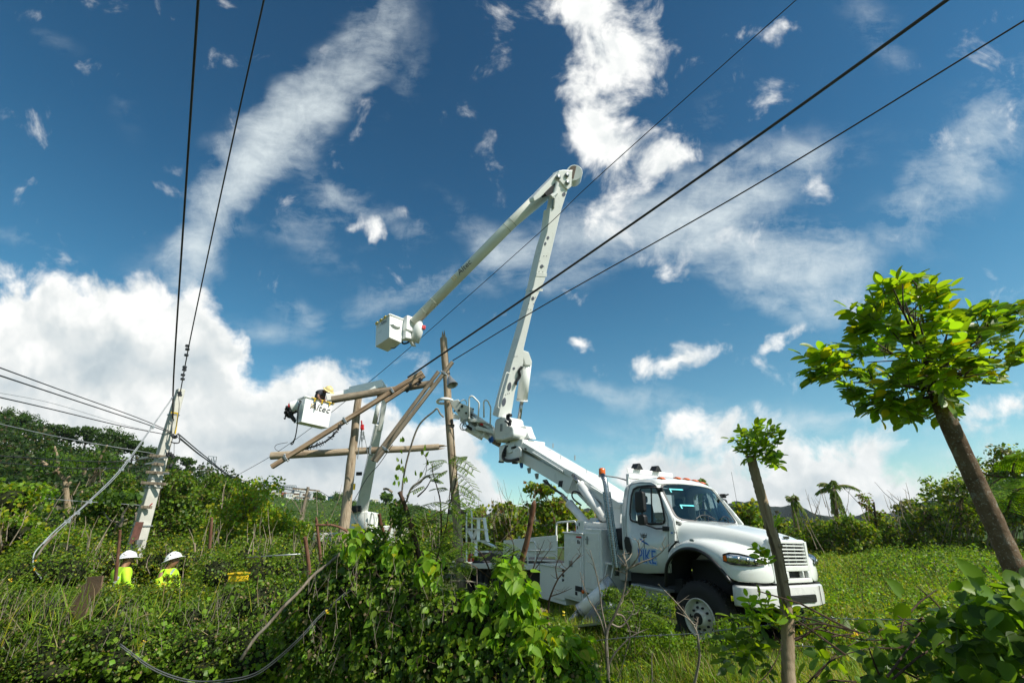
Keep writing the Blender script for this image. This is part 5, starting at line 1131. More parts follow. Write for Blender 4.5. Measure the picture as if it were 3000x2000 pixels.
    q.v = [tuple(Vector(J['head']) + up * .035 + M @ (Vector(p) * Vector((.92, 1.08, 1)))) for p in q.v] if False else [tuple(Vector(J['head']) + up * .035 + M @ Vector((p[0] * .92, p[1] * 1.08, p[2]))) for p in q.v]
    q.build('hard_hat', hat, root, smooth=True)
    return root, sh_
def standing(side, fwd, reach=0.0):
    s, f, u = side, fwd, Vector((0, 0, 1)); z = Vector((0, 0, 0))
    def p(a, b, c): return s * a + f * b + u * c
    return dict(pelvis=p(0, 0, .93), chest=p(0, .02, 1.22), neck=p(0, .03, 1.47), head=p(0, .06, 1.60), shoulders=[p(-.20, .0, 1.41), p(.20, .0, 1.41)], elbows=[p(-.30, -.02 + reach * .1, 1.13), p(.28, .04, 1.13)], wrists=[p(-.30, .14 + reach * .1, .93), p(.22, .24, 1.02)],
                hips=[p(-.10, 0, .88), p(.10, 0, .88)], knees=[p(-.12, .03, .48), p(.12, .02, .48)], ankles=[p(-.12, -.02, .09), p(.12, -.03, .09)], toes=[p(-.14, .14, .04), p(.14, .13, .04)])
def stripe(root, pts, w=.05):
    q = MB(); rows = []
    for k, (a, n_, s_) in enumerate(pts): rows.append([tuple(a - s_ * w / 2), tuple(a + s_ * w / 2)])
    q.grid(rows); q.build('reflective_stripe', REFL, root, solid=.004)
for (px, py, d, az, lab, tilt) in ((374, 1640, 9.6, 62, 'worker in plain white hard hat and lime shirt, back to us in the bushes', .22), (508, 1643, 9.6, 5, 'worker in speckled white hard hat, lime shirt almost hidden by leaves', .45)):
    hp = P(px, py, d); fw = Vector((cos(radians(az)), sin(radians(az)), 0)); sd = Vector((fw.y, -fw.x, 0)); org = Vector((hp.x, hp.y, hp.z - 1.60)) - fw * .06
    lean = (Vector((0, 0, 1)) + fw * .1 - Vector((1, 0, 0)) * tilt).normalized()
    r_, sh_ = person(org, lab, standing(sd, fw, 1), HAT, HIVIS, NAVY, SKIN, 'ground crew in lime shirts', lean=lean, look=fw)
    cam_d = (Vector((0, 0, 1.3)) - org); cam_d.z = 0; cam_d.normalize(); sdv = cam_d.cross(Vector((0, 0, 1)))
    back = [(Vector((0, 0, z)) + sdv * x + cam_d * (.205 if z < 1.33 else .16), None, sdv) for x, z in ((-.10, 1.46), (-.06, 1.38), (.02, 1.30), (.07, 1.18), (.08, 1.05), (.08, .95))]
    stripe(r_, [(a, n_, sdv) for a, n_, sdv in back], .045)
    q = MB(); c_ = Vector((0, 0, 1.60)) + lean * .10 + cam_d * .142 + fw * .0
    for k in range(3 if tilt < .3 else 9): o_ = c_ + sdv * random.uniform(-.03, .03) * (1 if tilt < .3 else 3) + Vector((0, 0, random.uniform(-.02, .02) * (1 if tilt < .3 else 3))); q.add([tuple(o_ + sdv * a + Vector((0, 0, b))) for a, b in ((-.011, -.008), (.012, -.01), (.010, .009), (-.008, .011))], [(0, 1, 2, 3)])
    q.build('hat_sticker', INK, r_, solid=.003)
# worker leaning over the rim of the left bucket
o_ = P(935, 1200, 16.0)
def wj(px, py, d=16.0): return P(px, py, d) - o_
Jb = dict(pelvis=wj(934, 1186), chest=wj(938, 1157), neck=wj(952, 1146), head=wj(962, 1145), shoulders=[wj(937, 1148, 15.85), wj(943, 1149, 16.2)], elbows=[wj(931, 1160, 15.75), wj(950, 1160, 16.2)], wrists=[wj(937, 1170, 15.6), wj(951, 1170, 15.9)],
          hips=[wj(930, 1190, 15.9), wj(936, 1190, 16.1)], knees=[wj(928, 1225, 15.9), wj(934, 1225, 16.1)], ankles=[wj(925, 1236, 16), wj(931, 1236, 16.2)], toes=[wj(935, 1237, 15.95), wj(941, 1237, 16.15)])
lk = (P(985, 1165, 15.9) - P(962, 1145, 16)).normalized(); ln_ = (P(972, 1128, 16.0) - P(962, 1145, 16)).normalized()
pw, _ = person(o_, 'worker in yellow hard hat and dark shirt bending over the rim of the raised bucket', Jb, HATY, GREYCL, NAVY, SKIN_D, lean=ln_, look=lk)

# ================================================================= wooden structure and poles
def log(name, p0, p1, r0, r1, m, label, cat, group=None, n=14, steps=10, broken=False, wob=.012):
    p0, p1 = Vector(p0), Vector(p1); d = p1 - p0; L = d.length; o = empty(name, p0); tag(o, label, cat, group)
    R = d.to_track_quat('Z', 'Y').to_matrix().to_4x4(); o.matrix_world = Matrix.Translation(p0) @ R
    q = MB(); pts = [(random.uniform(-wob, wob), random.uniform(-wob, wob), L * k / steps) for k in range(steps + 1)]; rr = [(r0 + (r1 - r0) * k / steps) * random.uniform(.97, 1.03) for k in range(steps + 1)]
    q.tube(pts, rr, n, caps=True, jitter=.03)
    if broken:
        for k in range(7): a = random.uniform(0, 6.28); q.tube([(r1 * .6 * cos(a), r1 * .6 * sin(a), L - .05), (r1 * .6 * cos(a), r1 * .6 * sin(a), L + random.uniform(.05, .3))], [r1 * .4, r1 * .05], 5)
    s = q.build('shaft', m, o, smooth=False, auto=50)
    return o, L
def at_log(o, L, t): return o.matrix_world @ Vector((0, 0, L * t))
polA, LA = log('utility_pole', P(1353, 1720, 14.9), P(1299, 990, 17.0), .155, .13, WOOD, 'tall weathered wooden pole gripped by the claw, broken top, bell shade beside it', 'pole', broken=True)
polB, LB = log('utility_pole', P(1002, 1600, 14.2), P(1052, 1150, 15.8), .17, .115, WOOD, 'wooden pole left of the braces, in front of the far white mast', 'pole', broken=False)
for pol, L, ts in ((polA, LA, (.37, .62, .835, .84)), (polB, LB, (.1,))):
    for t in ts: q = MB(); q.tube([(.14 * cos(a), .14 * sin(a), L * t + .01 * sin(3 * a)) for a in np.linspace(0, 2 * pi, 17)], .014, 4, caps=False); build_each(q, 'wire_wrap', INK, pol)
q = MB(); q.add([(.0, 0, LA * .3), (.17, 0, LA * .3), (.17, 0, LA * .42), (0, 0, LA * .42)], [(0, 1, 2, 3)]); 
for a_, b_, nm in (((795, 1334), (1288, 1310), 'lower_crossbeam'),): pass
bm1, L1 = log('timber_beam', P(794, 1335, 14.8), P(1286, 1309, 15.6), .125, .105, WOOD, 'long round log hanging level, lowest of the tangled beams, split right end', 'beam', 'beams of the toppled pole structure', broken=True)
bm2, L2 = log('timber_beam', P(972, 1171, 14.9), P(1270, 1122, 15.8), .125, .12, WOODG, 'shorter grey round log reaching right from the raised bucket', 'beam', 'beams of the toppled pole structure')
def plank(name, p0, p1, w, h, m, label, cat, group=None, up=(0, 0, 1)):
    p0, p1 = Vector(p0), Vector(p1); d = p1 - p0; o = empty(name, p0); o.matrix_world = Matrix.Translation(p0) @ d.to_track_quat('Z', 'Y').to_matrix().to_4x4(); tag(o, label, cat, group)
    q = MB(); n = 8; L = d.length
    for k in range(n): pass
    q.bar((0, 0, 0), (0, 0, L), w, h, up=(0, 1, 0)); q.build('plank', m, o, bevel=.008); return o, L
pk1, Lp1 = plank('timber_beam', P(796, 1367, 14.3), P(1238, 1090, 15.4), .13, .14, WOODO, 'long orange-brown timber slanting up to the right across the tangle', 'beam', 'beams of the toppled pole structure')
q = MB(); q.bar((.02, -.17, Lp1 * .72), (.02, -.13, Lp1 * 1.0), .10, .12, up=(0, 1, 0)); q.build('second_plank', WOODO, pk1, bevel=.006)
q = MB(); random.seed(3)
for k in range(12): z = Lp1 * random.uniform(.86, .99); q.box((random.uniform(-.1, .1), -.22 + random.uniform(-.06, .06), z), (.05, .08, .09))
build_each(q, 'bolt_cluster', INK, pk1)
pk2, Lp2 = plank('timber_beam', P(1100, 1352, 14.2), P(1326, 1060, 15.4), .115, .11, WOODG, 'right one of two parallel grey timbers crossing steeply up to the tall pole', 'beam', 'beams of the toppled pole structure')
pk3, Lp3 = plank('timber_beam', P(1090, 1349, 14.6), P(1285, 1088, 15.7), .115, .11, WOODG, 'left one of two parallel grey timbers crossing steeply up to the tall pole', 'beam', 'beams of the toppled pole structure')
for o_, L, ts, rr in ((pk1, Lp1, (.09, .47, .79), .10), (pk2, Lp2, (.12, .88), .08), (bm1, L1, (.58,), .14)):
    for t in ts: q = MB(); q.box((0, 0, L * t), (rr * 1.9, rr * 1.9, .07)); q.tube([(0, -.14, L * t), (0, .14, L * t)], .03, 6); q.build('bolt_plate', STEEL, o_, bevel=.006)
q = MB(); q.tube(spline([(0, .13, L1 * .585), (.06, .0, L1 * .58), (0.05, -.16, L1 * .59), (-.03, -.2, L1 * .60)], 4), .022, 5); q.build('iron_hook', STEEL, bm1)
# bell shade and load hook
bs = empty('bell_shade', P(1316, 1100, 16.2)); tag(bs, 'grey cone-shaped metal shade hanging against the tall wooden pole', 'lamp shade')
q = MB(); dn = Vector((.35, -.25, -1)).normalized(); R = dn.to_track_quat('Z', 'Y').to_matrix(); q.lathe([(.015, 0), (.05, .04), (.11, .2), (.19, .42), (.20, .43), (.185, .42), (.10, .2), (.02, .05)], (0, 0, 0), 'z', 24); q.v = [tuple(R @ Vector(p)) for p in q.v]; q.build('shade', STEEL, bs, smooth=True)
q = MB(); q.bar((-.06, -.02, .02), (-.06, -.02, -.42), .05, .03); q.build('shade_bracket', ALU, bs)
hk = empty('load_hook', P(1324, 1222, 16.0)); tag(hk, 'black crane hook and wire hanging under the pole claw', 'hook')
o_ = P(1324, 1222, 16.0); hw = lambda a, b: P(*z4(a, b), 16.0) - o_
q = MB(); q.tube([hw(245, 325), hw(248, 370)], .05, 7); q.tube(spline([hw(248, 365), hw(236, 385), hw(240, 402), (hw(258, 402)), hw(266, 388), hw(262, 375)], 4), .026, 6); q.build('hook', DARK, hk)
q = MB(); q.tube([hw(256, 400), hw(260, 480), hw(263, 720)], .012, 5); q.build('hook_wire', CABLE, hk)
rb = empty('pulley_block', P(1058, 1245, 14.6)); tag(rb, 'red pulley block with ropes beside the wooden pole', 'pulley'); o_ = P(1058, 1245, 14.6); rw = lambda a, b: P(*z8(a, b), 14.6) - o_
q = MB(); q.tube([rw(1353, 790), rw(1360, 860)], .025, 6); q.box(rw(1365, 885), (.10, .07, .13)); q.tube([rw(1362, 900), rw(1372, 935)], .06, 8); q.build('block', RED, rb, bevel=.01)
q = MB()
for a, b in (((1355, 930), (1310, 1230)), ((1358, 930), (1362, 1230)), ((1378, 935), (1440, 1230)), ((1310, 1230), (1295, 1380)), ((1440, 1230), (1455, 1370))): q.tube([rw(*a), rw(*b)], .012, 4)
for p in ((1352, 990), (1385, 990), (1395, 1050), (1360, 1075)): q.tube([rw(p[0], p[1] - 30), rw(p[0], p[1] + 30)], .028, 6)
build_each(q, 'rope', CABLEG, rb)
# insulated chain-like arm lashing under the slanting beam
def wire(name, pts, r, m, label, cat, group=None, n=6, beads=None, sm_=True):
    o = Vector(pts[0]); q = MB(); sp = spline(pts, 10) if sm_ else [Vector(p) for p in pts]
    q.tube([p - o for p in sp], r, n); ob = q.build(name, m, None, smooth=True); ob.location = o; tag(ob, label, cat, group); return ob, sp
ob, sp = wire('barbed_lashing', [P(*z8(440, 1240), 14.6), P(*z8(560, 1205), 14.6), P(*z8(700, 1160), 14.6), P(*z8(850, 1080), 14.6), P(*z8(960, 970), 14.6), P(*z8(1040, 860), 14.7)], .018, CABLE, 'barbed black cable sagging below the slanting timber', 'cable')
q = MB()
for k in range(0, len(sp), 2):
    p = sp[k] - sp[0]; d = Vector((random.uniform(-1, 1), random.uniform(-.4, .4), random.uniform(-1, 1))).normalized() * .09; q.tube([p - d, p + d], [.012, .012], 4); q.tube([p - d * .2, p + d * .2], .035, 5)
tag(q.build('barb', INK, ob), kind='stuff')
wire('hand_line', [P(*z8(400, 500), 15.6), P(*z8(430, 500), 15.6), P(*z8(388, 600), 15.5), P(*z8(372, 850), 15.5), P(*z8(335, 1060), 15.5), P(*z8(275, 1145), 15.5), P(*z8(300, 1150), 15.5), P(*z8(340, 1060), 15.5)], .018, CABLE, 'looped dark hand line dangling from the left corner of the raised bucket', 'cable')
wire('loose_wire', [P(*z8(225, 1125), 15), P(*z8(60, 1160), 15), P(*z8(30, 1220), 15), P(*z8(100, 1270), 15)], .008, CABLE, 'thin curled wire end left of the raised bucket', 'cable')

# ---- overhead lines
GW = 'power lines overhead'
wire('power_line', [P(1195, 1105, 15.6), P(1600, 830, 12.5), P(2190, 420, 9.6), P(2900, -90, 6.5)], .030, mat('line_brown', (.045, .035, .03), .6), 'thickest overhead line, running from the beams over the boom to upper right', 'cable', GW)
wire('power_line', [P(1326, 1056, 15.5), P(1600, 890, 14), P(2200, 550, 11), P(3100, 0, 8)], .017, mat('line_brown', (.045, .035, .03), .6), 'lowest of the overhead lines at the right edge of the sky', 'cable', GW)
wire('power_line', [P(690, 1395, 24), P(840, 1305, 22), P(1110, 1095, 19), P(1560, 700, 16), P(1750, 520, 13), P(2400, -60, 10)], .012, CABLE, 'thinnest overhead line, passing behind the bucket and up across the boom tip', 'cable', GW)
wire('power_line', [P(506, 1230, 15.6), P(510, 1080, 15), P(545, 540, 11), P(590, -140, 7.5)], .024, mat('line_brown', (.045, .035, .03), .6), 'thick line rising steeply from the concrete pole, left of the two', 'cable', GW)
o5, sp5 = wire('power_line', [P(528, 1150, 15.6), P(560, 980, 14), P(660, 510, 11), P(800, -120, 8)], .016, mat('line_brown', (.045, .035, .03), .6), 'line with bead insulators rising from the concrete pole, right of the two', 'cable', GW)
q = MB()
for (px, py) in ((549, 1013), (549, 1023), (546, 1040), (541, 1075), (540, 1083), (536, 1098), (535, 1110), (526, 1150), (527, 1157)):
    p = P(px, py, 14.5) - sp5[0]; q.tube([p - Vector((0, 0, .03)), p + Vector((0, 0, .03))], .06, 8)
build_each(q, 'insulator', INK, o5)
for i, (pts, r, lab) in enumerate((([P(-60, 1055, 8), P(200, 1150, 11.5), P(400, 1222, 14.2), P(503, 1265, 15.6)], .012, 'topmost of the lines reaching in from the left to the concrete pole'),
        ([P(-60, 1080, 8), P(200, 1166, 11.5), P(400, 1232, 14.2), P(503, 1268, 15.6)], .014, 'second highest of the lines reaching in from the left to the concrete pole'),
        ([P(-60, 1150, 9), P(150, 1198, 12), P(350, 1246, 14.5), P(500, 1275, 15.7)], .014, 'lowest dark line reaching in from the left to the concrete pole'),
        ([P(-60, 1140, 12), P(150, 1180, 14), P(350, 1240, 16), P(440, 1262, 17)], .007, 'faint thin line just above the lowest left line'),
        ([P(-60, 1228, 12), P(200, 1285, 15), P(450, 1328, 17.5)], .012, 'pale line crossing the tree tops of the left hill'),
        ([P(-60, 1330, 13), P(150, 1345, 15), P(330, 1352, 17), P(460, 1340, 18)], .018, 'upper dark line in front of the wooded left hill'),
        ([P(-60, 1350, 13), P(100, 1362, 15), P(250, 1372, 17), P(440, 1366, 18)], .014, 'second dark line in front of the wooded left hill'),
        ([P(20, 1448, 14), P(200, 1465, 15), P(430, 1480, 17)], .010, 'low pale line in front of the hillside trunks'))):
    wire('power_line', pts, r, CABLEG if 'pale' in lab or 'faint' in lab else CABLE, lab, 'cable', 'lines left of the concrete pole')
for i, (pts, r, lab) in enumerate((([P(522, 1270, 16.5), P(600, 1335, 22), P(680, 1395, 28), P(760, 1415, 31), P(895, 1432, 35)], .022, 'upper line falling right from the concrete pole to the distant pole'),
        ([P(525, 1282, 16.5), P(600, 1342, 22), P(690, 1400, 28), P(800, 1425, 32), P(893, 1442, 35)], .03, 'lower heavier line falling right from the concrete pole to the distant pole'),
        ([P(905, 1432, 35), P(940, 1440, 38), P(985, 1470, 44), P(1010, 1490, 50)], .022, 'line continuing right beyond the distant pole'),
        ([P(1150, 1302, 14.6), P(1110, 1360, 14.8), P(1075, 1400, 15), P(1020, 1490, 15.5), P(960, 1545, 16)], .012, 'thin wire dropping left from the hook under the lowest log'))):
    wire('power_line', pts, r, CABLE, lab, 'cable', 'lines right of the concrete pole')

# ---- concrete pole
top = P(530, 1140, 16.2); bot = P(398, 1600, 14.4); cp = empty('concrete_pole', bot); tag(cp, 'tapered concrete utility pole with cross arms, yellow strap and rusty patch, standing left', 'pole')
cp.matrix_world = Matrix.Translation(bot) @ (top - bot).to_track_quat('Z', 'X').to_matrix().to_4x4(); bpy.context.view_layer.update(); CI = cp.matrix_world.inverted(); CL_ = (top - bot).length
q = MB(); q.bar((0, 0, -1.2), (0, 0, CL_), .50, .42, up=(0, 1, 0), w2=.25, h2=.22); q.build('shaft', CONC, cp, bevel=.03)
q = MB(); q.add([], []); c3 = lambda px, py, d=15.3: CI @ P(px, py, 14.4 + 1.8 * (1600 - py) / 460 - .27 + (d - 15.3) * .1)
q.bar(c3(410, 1528, 14.98), c3(390, 1592, 14.9), .20, .05); q.build('rust_patch', RUST, cp)
def c3z(a, b, d=15.3): return c3(a * .319, 1150 + b * .319, d)
for (a, b, d0, d1) in (((1380, 575), (1530, 590), 15.2, 15.4), ((1345, 728), (1545, 740), 15.1, 15.4), ((1300, 825), (1520, 838), 15.0, 15.4), ((1400, 650), (1500, 660), 15.3, 15.3), ((1300, 1048), (1390, 1050), 15.1, 15.2)):
    q = MB(); q.bar(c3z(*a, d0), c3z(*b, d1), .09, .09); q.build('cross_arm', WOODG, cp, bevel=.01)
for (a, b) in (((1280, 605), (1360, 590)), ((1335, 655), (1420, 640)), ((1460, 605), (1530, 590)), ((1500, 740), (1550, 742))):
    q = MB(); q.bar(c3z(*a, 15.0), c3z(*b, 15.1), .05, .05); build_each(q, 'steel_brace', STEEL, cp)
q = MB()
for p in ((1535, 575), (1560, 570), (1580, 585), (1590, 600), (1550, 590), (1545, 690), (1565, 680)): q.tube([c3z(p[0], p[1]), c3z(p[0] + 4, p[1] - 24)], .05, 7)
q.tube(spline([c3z(*p) for p in ((1560, 560), (1590, 590), (1570, 620))], 4), .015, 4); build_each(q, 'insulator', DARK, cp)
q = MB(); q.bar(c3z(1578, 183, 15.2), c3z(1635, 190, 15.3), .10, .05); q.bar(c3z(1637, 185, 15.3), c3z(1610, 380, 15.3), .045, .02); q.build('yellow_strap', YELLOW, cp)
q = MB(); q.tube(spline([c3z(*p, 15.2) for p in ((1575, 375), (1610, 395), (1640, 380), (1650, 430), (1640, 460), (1600, 460), (1570, 450))], 4), .02, 5); q.tube(spline([c3z(*p, 15.2) for p in ((1580, 385), (1600, 410), (1625, 400))], 4), .05, 6); q.tube(spline([c3z(*p, 15.1) for p in ((1640, 30), (1645, 130), (1620, 300), (1545, 550))], 4), .012, 4); q.tube(spline([c3z(*p, 15.1) for p in ((1585, 20), (1583, 200), (1578, 380))], 4), .014, 4); q.tube([c3z(1600, 460), c3z(1598, 570)], .01, 4); tag(q.build('pole_hardware', CABLE, cp), kind='stuff')
for t in (.12, .35, .40, .82): q = MB(); w_ = .53 - .26 * t; q.box((0, 0, CL_ * t), (w_, w_ * .9, .035)); q.build('steel_band', STEEL, cp)
q = MB(); q.tube([c3z(1280, 1350), c3z(1262, 1420)], [.11, .08], 8); q.build('ground_clamp', STEEL, cp)
q = MB(); q.tube(spline([c3z(*p, 15.2) for p in ((1370, 1040), (1400, 1015))], 3), .02, 4); q.build('red_tie', RED, cp)
# falling pale cable bundle
pts = [P(507 , 1160, 15.5), P(443, 1252, 14.4), P(352, 1375, 12.6), P(257, 1470, 11), P(203, 1518, 10.2), P(160, 1555, 9.8), P(126, 1590, 9.5), P(100, 1622, 9.3), P(99, 1660, 9.2), P(122, 1695, 9.1)]
ob, sp = wire('fallen_cable', pts, .014, CABLEG, 'pale twin cable with clamps falling from the concrete pole to the bushes at far left', 'cable')
q = MB(); q.tube([p - sp[0] + Vector((.05, -.03, -.03 + .03 * sin(k * .23))) for k, p in enumerate(sp[:62])], .010, 5); q.build('second_strand', CABLEG, ob, smooth=True)
q = MB()
for k in (10, 20, 30, 36, 42): p = sp[k] - sp[0]; q.box(p + Vector((.03, 0, 0)), (.10, .05, .07))
build_each(q, 'cable_clamp', ALU, ob)
wire('fallen_branch', [P(165, 1560, 9.7), P(128, 1600, 9.5), P(100, 1640, 9.4), P(60, 1668, 9.6)], .022, TWIG, 'bare stick lying along the pale cable end at far left', 'branch')
ob, sp = wire('loose_cable', [P(1030, 1722, 5.2), P(1014, 1733, 5.2), P(938, 1800, 5.1), P(884, 1860, 5.0), P(812, 1926, 5.0), P(744, 1972, 5.0), P(660, 1990, 5.1), P(560, 1992, 5.3), P(450, 1955, 5.5), P(352, 1885, 5.8)], .007, mat('cable_grey_shaded', (.11, .115, .11), .6), 'grey cable looping down out of the hedge to the dirt at the bottom', 'cable')  # cable grey darkened: the shadow it lies in is put into the colour
q = MB(); q.tube([p - sp[0] + Vector((.01, -.015, -.018)) for p in sp], .006, 5); q.build('second_strand', mat('cable_grey_shaded', (.11, .115, .11), .6), ob, smooth=True)
wire('fallen_branch', [P(1012, 1608, 5.6), P(960, 1652, 5.4), P(918, 1684, 5.3), P(870, 1738, 5.1), P(832, 1775, 5.0), P(784, 1830, 4.9), P(748, 1867, 4.85), P(722, 1905, 4.8), P(706, 1930, 4.8)], .017, TWIG, 'long pale bare branch leaning from the hedge down to the left', 'branch')
# ---- far wooden pole
fp, Lf = log('utility_pole', P(868, 1580, 35), P(903, 1426, 36), .15, .11, WOODG, 'distant wooden pole with wires in front of the white hillside houses', 'pole')
q = MB(); q.bar((-1.1, .2, Lf * .95), (1.1, .2, Lf * .93), .1, .1); q.bar((-.7, .2, Lf * .78), (.8, .2, Lf * .78), .1, .1); q.build('cross_arm', WOODG, fp)
for dx, dz in ((-.35, .80), (.5, .78)): q = MB(); q.tube([(dx, .2, Lf * dz), (dx, .2, Lf * dz + .35)], .13, 8); build_each(q, 'transformer', mat('grey_transformer', (.5, .52, .52), .5), fp)
# lattice mast on the far left ridge
lm = empty('lattice_mast', P(615, 1370, 110)); o_ = P(615, 1370, 110); tag(lm, 'thin steel pylon frame on the ridge right of the concrete pole', 'mast')
q = MB(); l8 = lambda a, b: P(a * .319, 1150 + b * .319, 110) - o_
for a, b in (((1915, 583), (1900, 680)), ((1990, 588), (1975, 685)), ((1915, 583), (1990, 588)), ((1920, 600), (1945, 680)), ((1945, 600), (1940, 682)), ((1910, 620), (1985, 625)), ((1960, 590), (1975, 680))): q.bar(l8(*a), l8(*b), .13, .13)
q.build('frame', STEEL, lm)
# ================================================================= houses on the far ridge
def house(px0, px1, py0, py1, d, wall, label, floors=1, wins=4, depth=9, group='houses on the hillside', roofm=None, red=False, win=None):
    a = P(px0, py1, d); b = P(px1, py1, d * 1.01); t = P(px0, py0, d); w_ = (b - a).length; h_ = (t - a).length
    o = empty('house', a); o.rotation_euler = (0, 0, atan2(b.y - a.y, b.x - a.x)); tag(o, label, 'house', group)
    q = MB(); q.box((w_ / 2, depth / 2, h_ / 2 - 1), (w_, depth, h_ + 2)); wl = q.build('wall', wall, o)
    q = MB(); q.box((w_ / 2, depth / 2, h_ + .12), (w_ + .5, depth + .5, .24)); q.build('roof', roofm or wall, o)
    fh = h_ / floors
    for f in range(floors):
        for k in range(wins):
            x = w_ * (k + .5) / wins; ww = min(1.5, w_ / wins * .55)
            q = MB(); q.box((x, -.02, fh * (f + .55)), (ww, .10, fh * .36)); wi = q.build('window', win or WINM, o)
            q = MB(); q.box((x, -.09, fh * (f + .55)), (.08, .06, fh * .36)); q.box((x, -.09, fh * (f + .35)), (ww + .2, .08, .10)); q.build('frame', HW, wi)
    return o
HW = mat('house_white', (.60, .62, .60), .8, var=.08, vscale=.8, dirt=(.35, .35, .32), dirt_amt=.4); HC = mat('house_cream', (.58, .54, .42), .8, var=.06, vscale=.8, dirt=(.35, .33, .28), dirt_amt=.4)
HR = mat('house_brick', (.30, .10, .06), .85, var=.15); HT_ = mat('house_teal', (.12, .28, .27), .8, var=.1); WINM = mat('house_glass', (.05, .075, .095), .15, var=.3, vscale=.5); HB = mat('house_blue_glass', (.12, .22, .32), .15, var=.3, vscale=.4)
HG = mat('house_grey', (.40, .43, .45), .8, var=.1, vscale=.5, dirt=(.2, .2, .2), dirt_amt=.4)
def zh(a, b): return (700 + a * .1913, 1350 + b * .1913)
house(*[zh(305, 0)[0], zh(610, 0)[0]], zh(0, 322)[1], zh(0, 372)[1], 252, HG, 'blue-grey block standing highest on the ridge, left end of the housing row', 1, 6, win=HB)
house(zh(380, 0)[0], zh(655, 0)[0], zh(0, 368)[1], zh(0, 415)[1], 246, HW, 'white terraced block just under the blue-grey one on the ridge', 1, 7)
house(zh(640, 0)[0], zh(860, 0)[0], zh(0, 375)[1], zh(0, 440)[1], 246, HG, 'pale grey terrace in the middle of the upper housing row', 1, 6)
house(zh(850, 0)[0], zh(1060, 0)[0], zh(0, 420)[1], zh(0, 470)[1], 246, HW, 'white terrace left of the distant wooden pole top', 1, 5)
house(zh(1080, 0)[0], zh(1200, 0)[0], zh(0, 480)[1], zh(0, 545)[1], 246, HG, 'small grey house right of the distant wooden pole', 1, 3)
house(zh(425, 0)[0], zh(645, 0)[0], zh(0, 495)[1], zh(0, 610)[1], 226, HC, 'cream two-storey house at the left end of the lower row', 2, 3)
house(zh(648, 0)[0], zh(705, 0)[0], zh(0, 490)[1], zh(0, 605)[1], 228, HR, 'narrow brick-red house squeezed between the cream and white ones', 2, 1)
house(zh(710, 0)[0], zh(810, 0)[0], zh(0, 508)[1], zh(0, 612)[1], 227, HW, 'white house right of the brick-red one', 2, 2)
house(zh(815, 0)[0], zh(900, 0)[0], zh(0, 530)[1], zh(0, 612)[1], 229, HC, 'low cream house in the middle of the lower row', 1, 2)
house(zh(902, 0)[0], zh(995, 0)[0], zh(0, 545)[1], zh(0, 615)[1], 228, HW, 'low white house touching the distant pole in the lower row', 1, 3)
house(zh(1505, 0)[0], zh(1590, 0)[0], zh(0, 535)[1], zh(0, 625)[1], 226, HT_, 'teal house half behind the wooden pole', 2, 2)
house(zh(1885, 0)[0], zh(2035, 0)[0], zh(0, 575)[1], zh(0, 650)[1], 224, HW, 'white house right of the mast of the far truck', 1, 3)
house(1091, 1107, 1464, 1476, 225, HC, 'smallest cream house at the right end of the row', 1, 2)
bl = P(*zh(300, 560), 236); q = MB()
a_, b_ = P(*zh(330, 470), 240), P(*zh(1000, 500), 240); q.bar(a_ - Vector((0, 0, 2.5)), b_ - Vector((0, 0, 2.5)), 4, 5); o_ = q.build('cut_slope', mat('red_earth', (.12, .075, .045), .95, var=.25, vscale=.3), None); tag(o_, kind='structure')

# ================================================================= small things among the bushes
yb = empty('yellow_crate', P(708, 1690, 8.8)); tag(yb, 'yellow plastic crate half hidden in the bushes right of the two workers', 'crate')
q = MB(); q.box((0, 0, 0), (.36, .30, .13)); q.build('box', YELLOW, yb, bevel=.015); q = MB(); q.box((0, 0, .075), (.40, .34, .03)); q.build('rim', YELLOW, yb, bevel=.008)
bd = empty('cardboard_sheet', P(255, 1755, 6.7)); tag(bd, 'torn brown board standing in the grass left of the workers', 'board'); o_ = P(255, 1755, 6.7)
def zl(a, b): return (a * .638, 1000 + b * .638)
pts = [P(*zl(*p), 6.7) - o_ for p in ((400, 1080), (470, 1075), (462, 1120), (435, 1170), (405, 1200), (385, 1275), (350, 1275), (322, 1225), (332, 1180), (375, 1150), (372, 1130), (355, 1125), (400, 1108))]
q = MB(); n = len(pts); q.add([tuple(p) for p in pts] + [tuple(p + Vector((.0, .03, 0))) for p in pts], [tuple(range(n)), tuple(reversed(range(n, 2 * n)))] + [(i, n + i, n + (i + 1) % n, (i + 1) % n) for i in range(n)]); q.build('board', mat('brown_board', (.25, .155, .10), .9, var=.2, vscale=5, bump=.4), bd)

# ================================================================= stakes and bare shrubs
def stake(pts, r, m, label, d, group='live fence stakes', cat='stake', pointed=False):
    pts = [P(*p, d) if len(p) == 2 else P(*p) for p in pts]; o = empty('fence_stake', pts[-1]); tag(o, label, cat, group)
    q = MB(); sp = spline([p - pts[-1] for p in pts], 6); n = len(sp); rr = [r * (.82 + .25 * k / n) * random.uniform(.93, 1.07) for k in range(n)]
    if pointed: rr[0] = r * .15
    q.tube(sp, rr, 10, jitter=.05); q.build('trunk', m, o, auto=60); return o
s1 = stake([(1170, 1440), (1190, 1490), (1213, 1570), (1236, 1668), (1248, 1760)], .030, TWIGD, 'dark leaning stake wrapped in vines below the steep grey timbers', 5.5)
s2 = stake([(1566, 1465), (1556, 1520), (1545, 1580), (1525, 1660), (1517, 1750), (1512, 1900)], .036, BARKR, 'red-brown stake with a split point, in front of the service body', 5.3, pointed=True)
s3 = stake([(1111, 1505), (1116, 1535), (1126, 1570), (1130, 1610)], .026, BARKR, 'short orange stake sticking up among leaves left of the dark one', 6.0)
stake([(1142, 1512), (1146, 1535), (1138, 1560)], .018, BARKL, 'small forked stub just right of the short orange stake', 6.0)
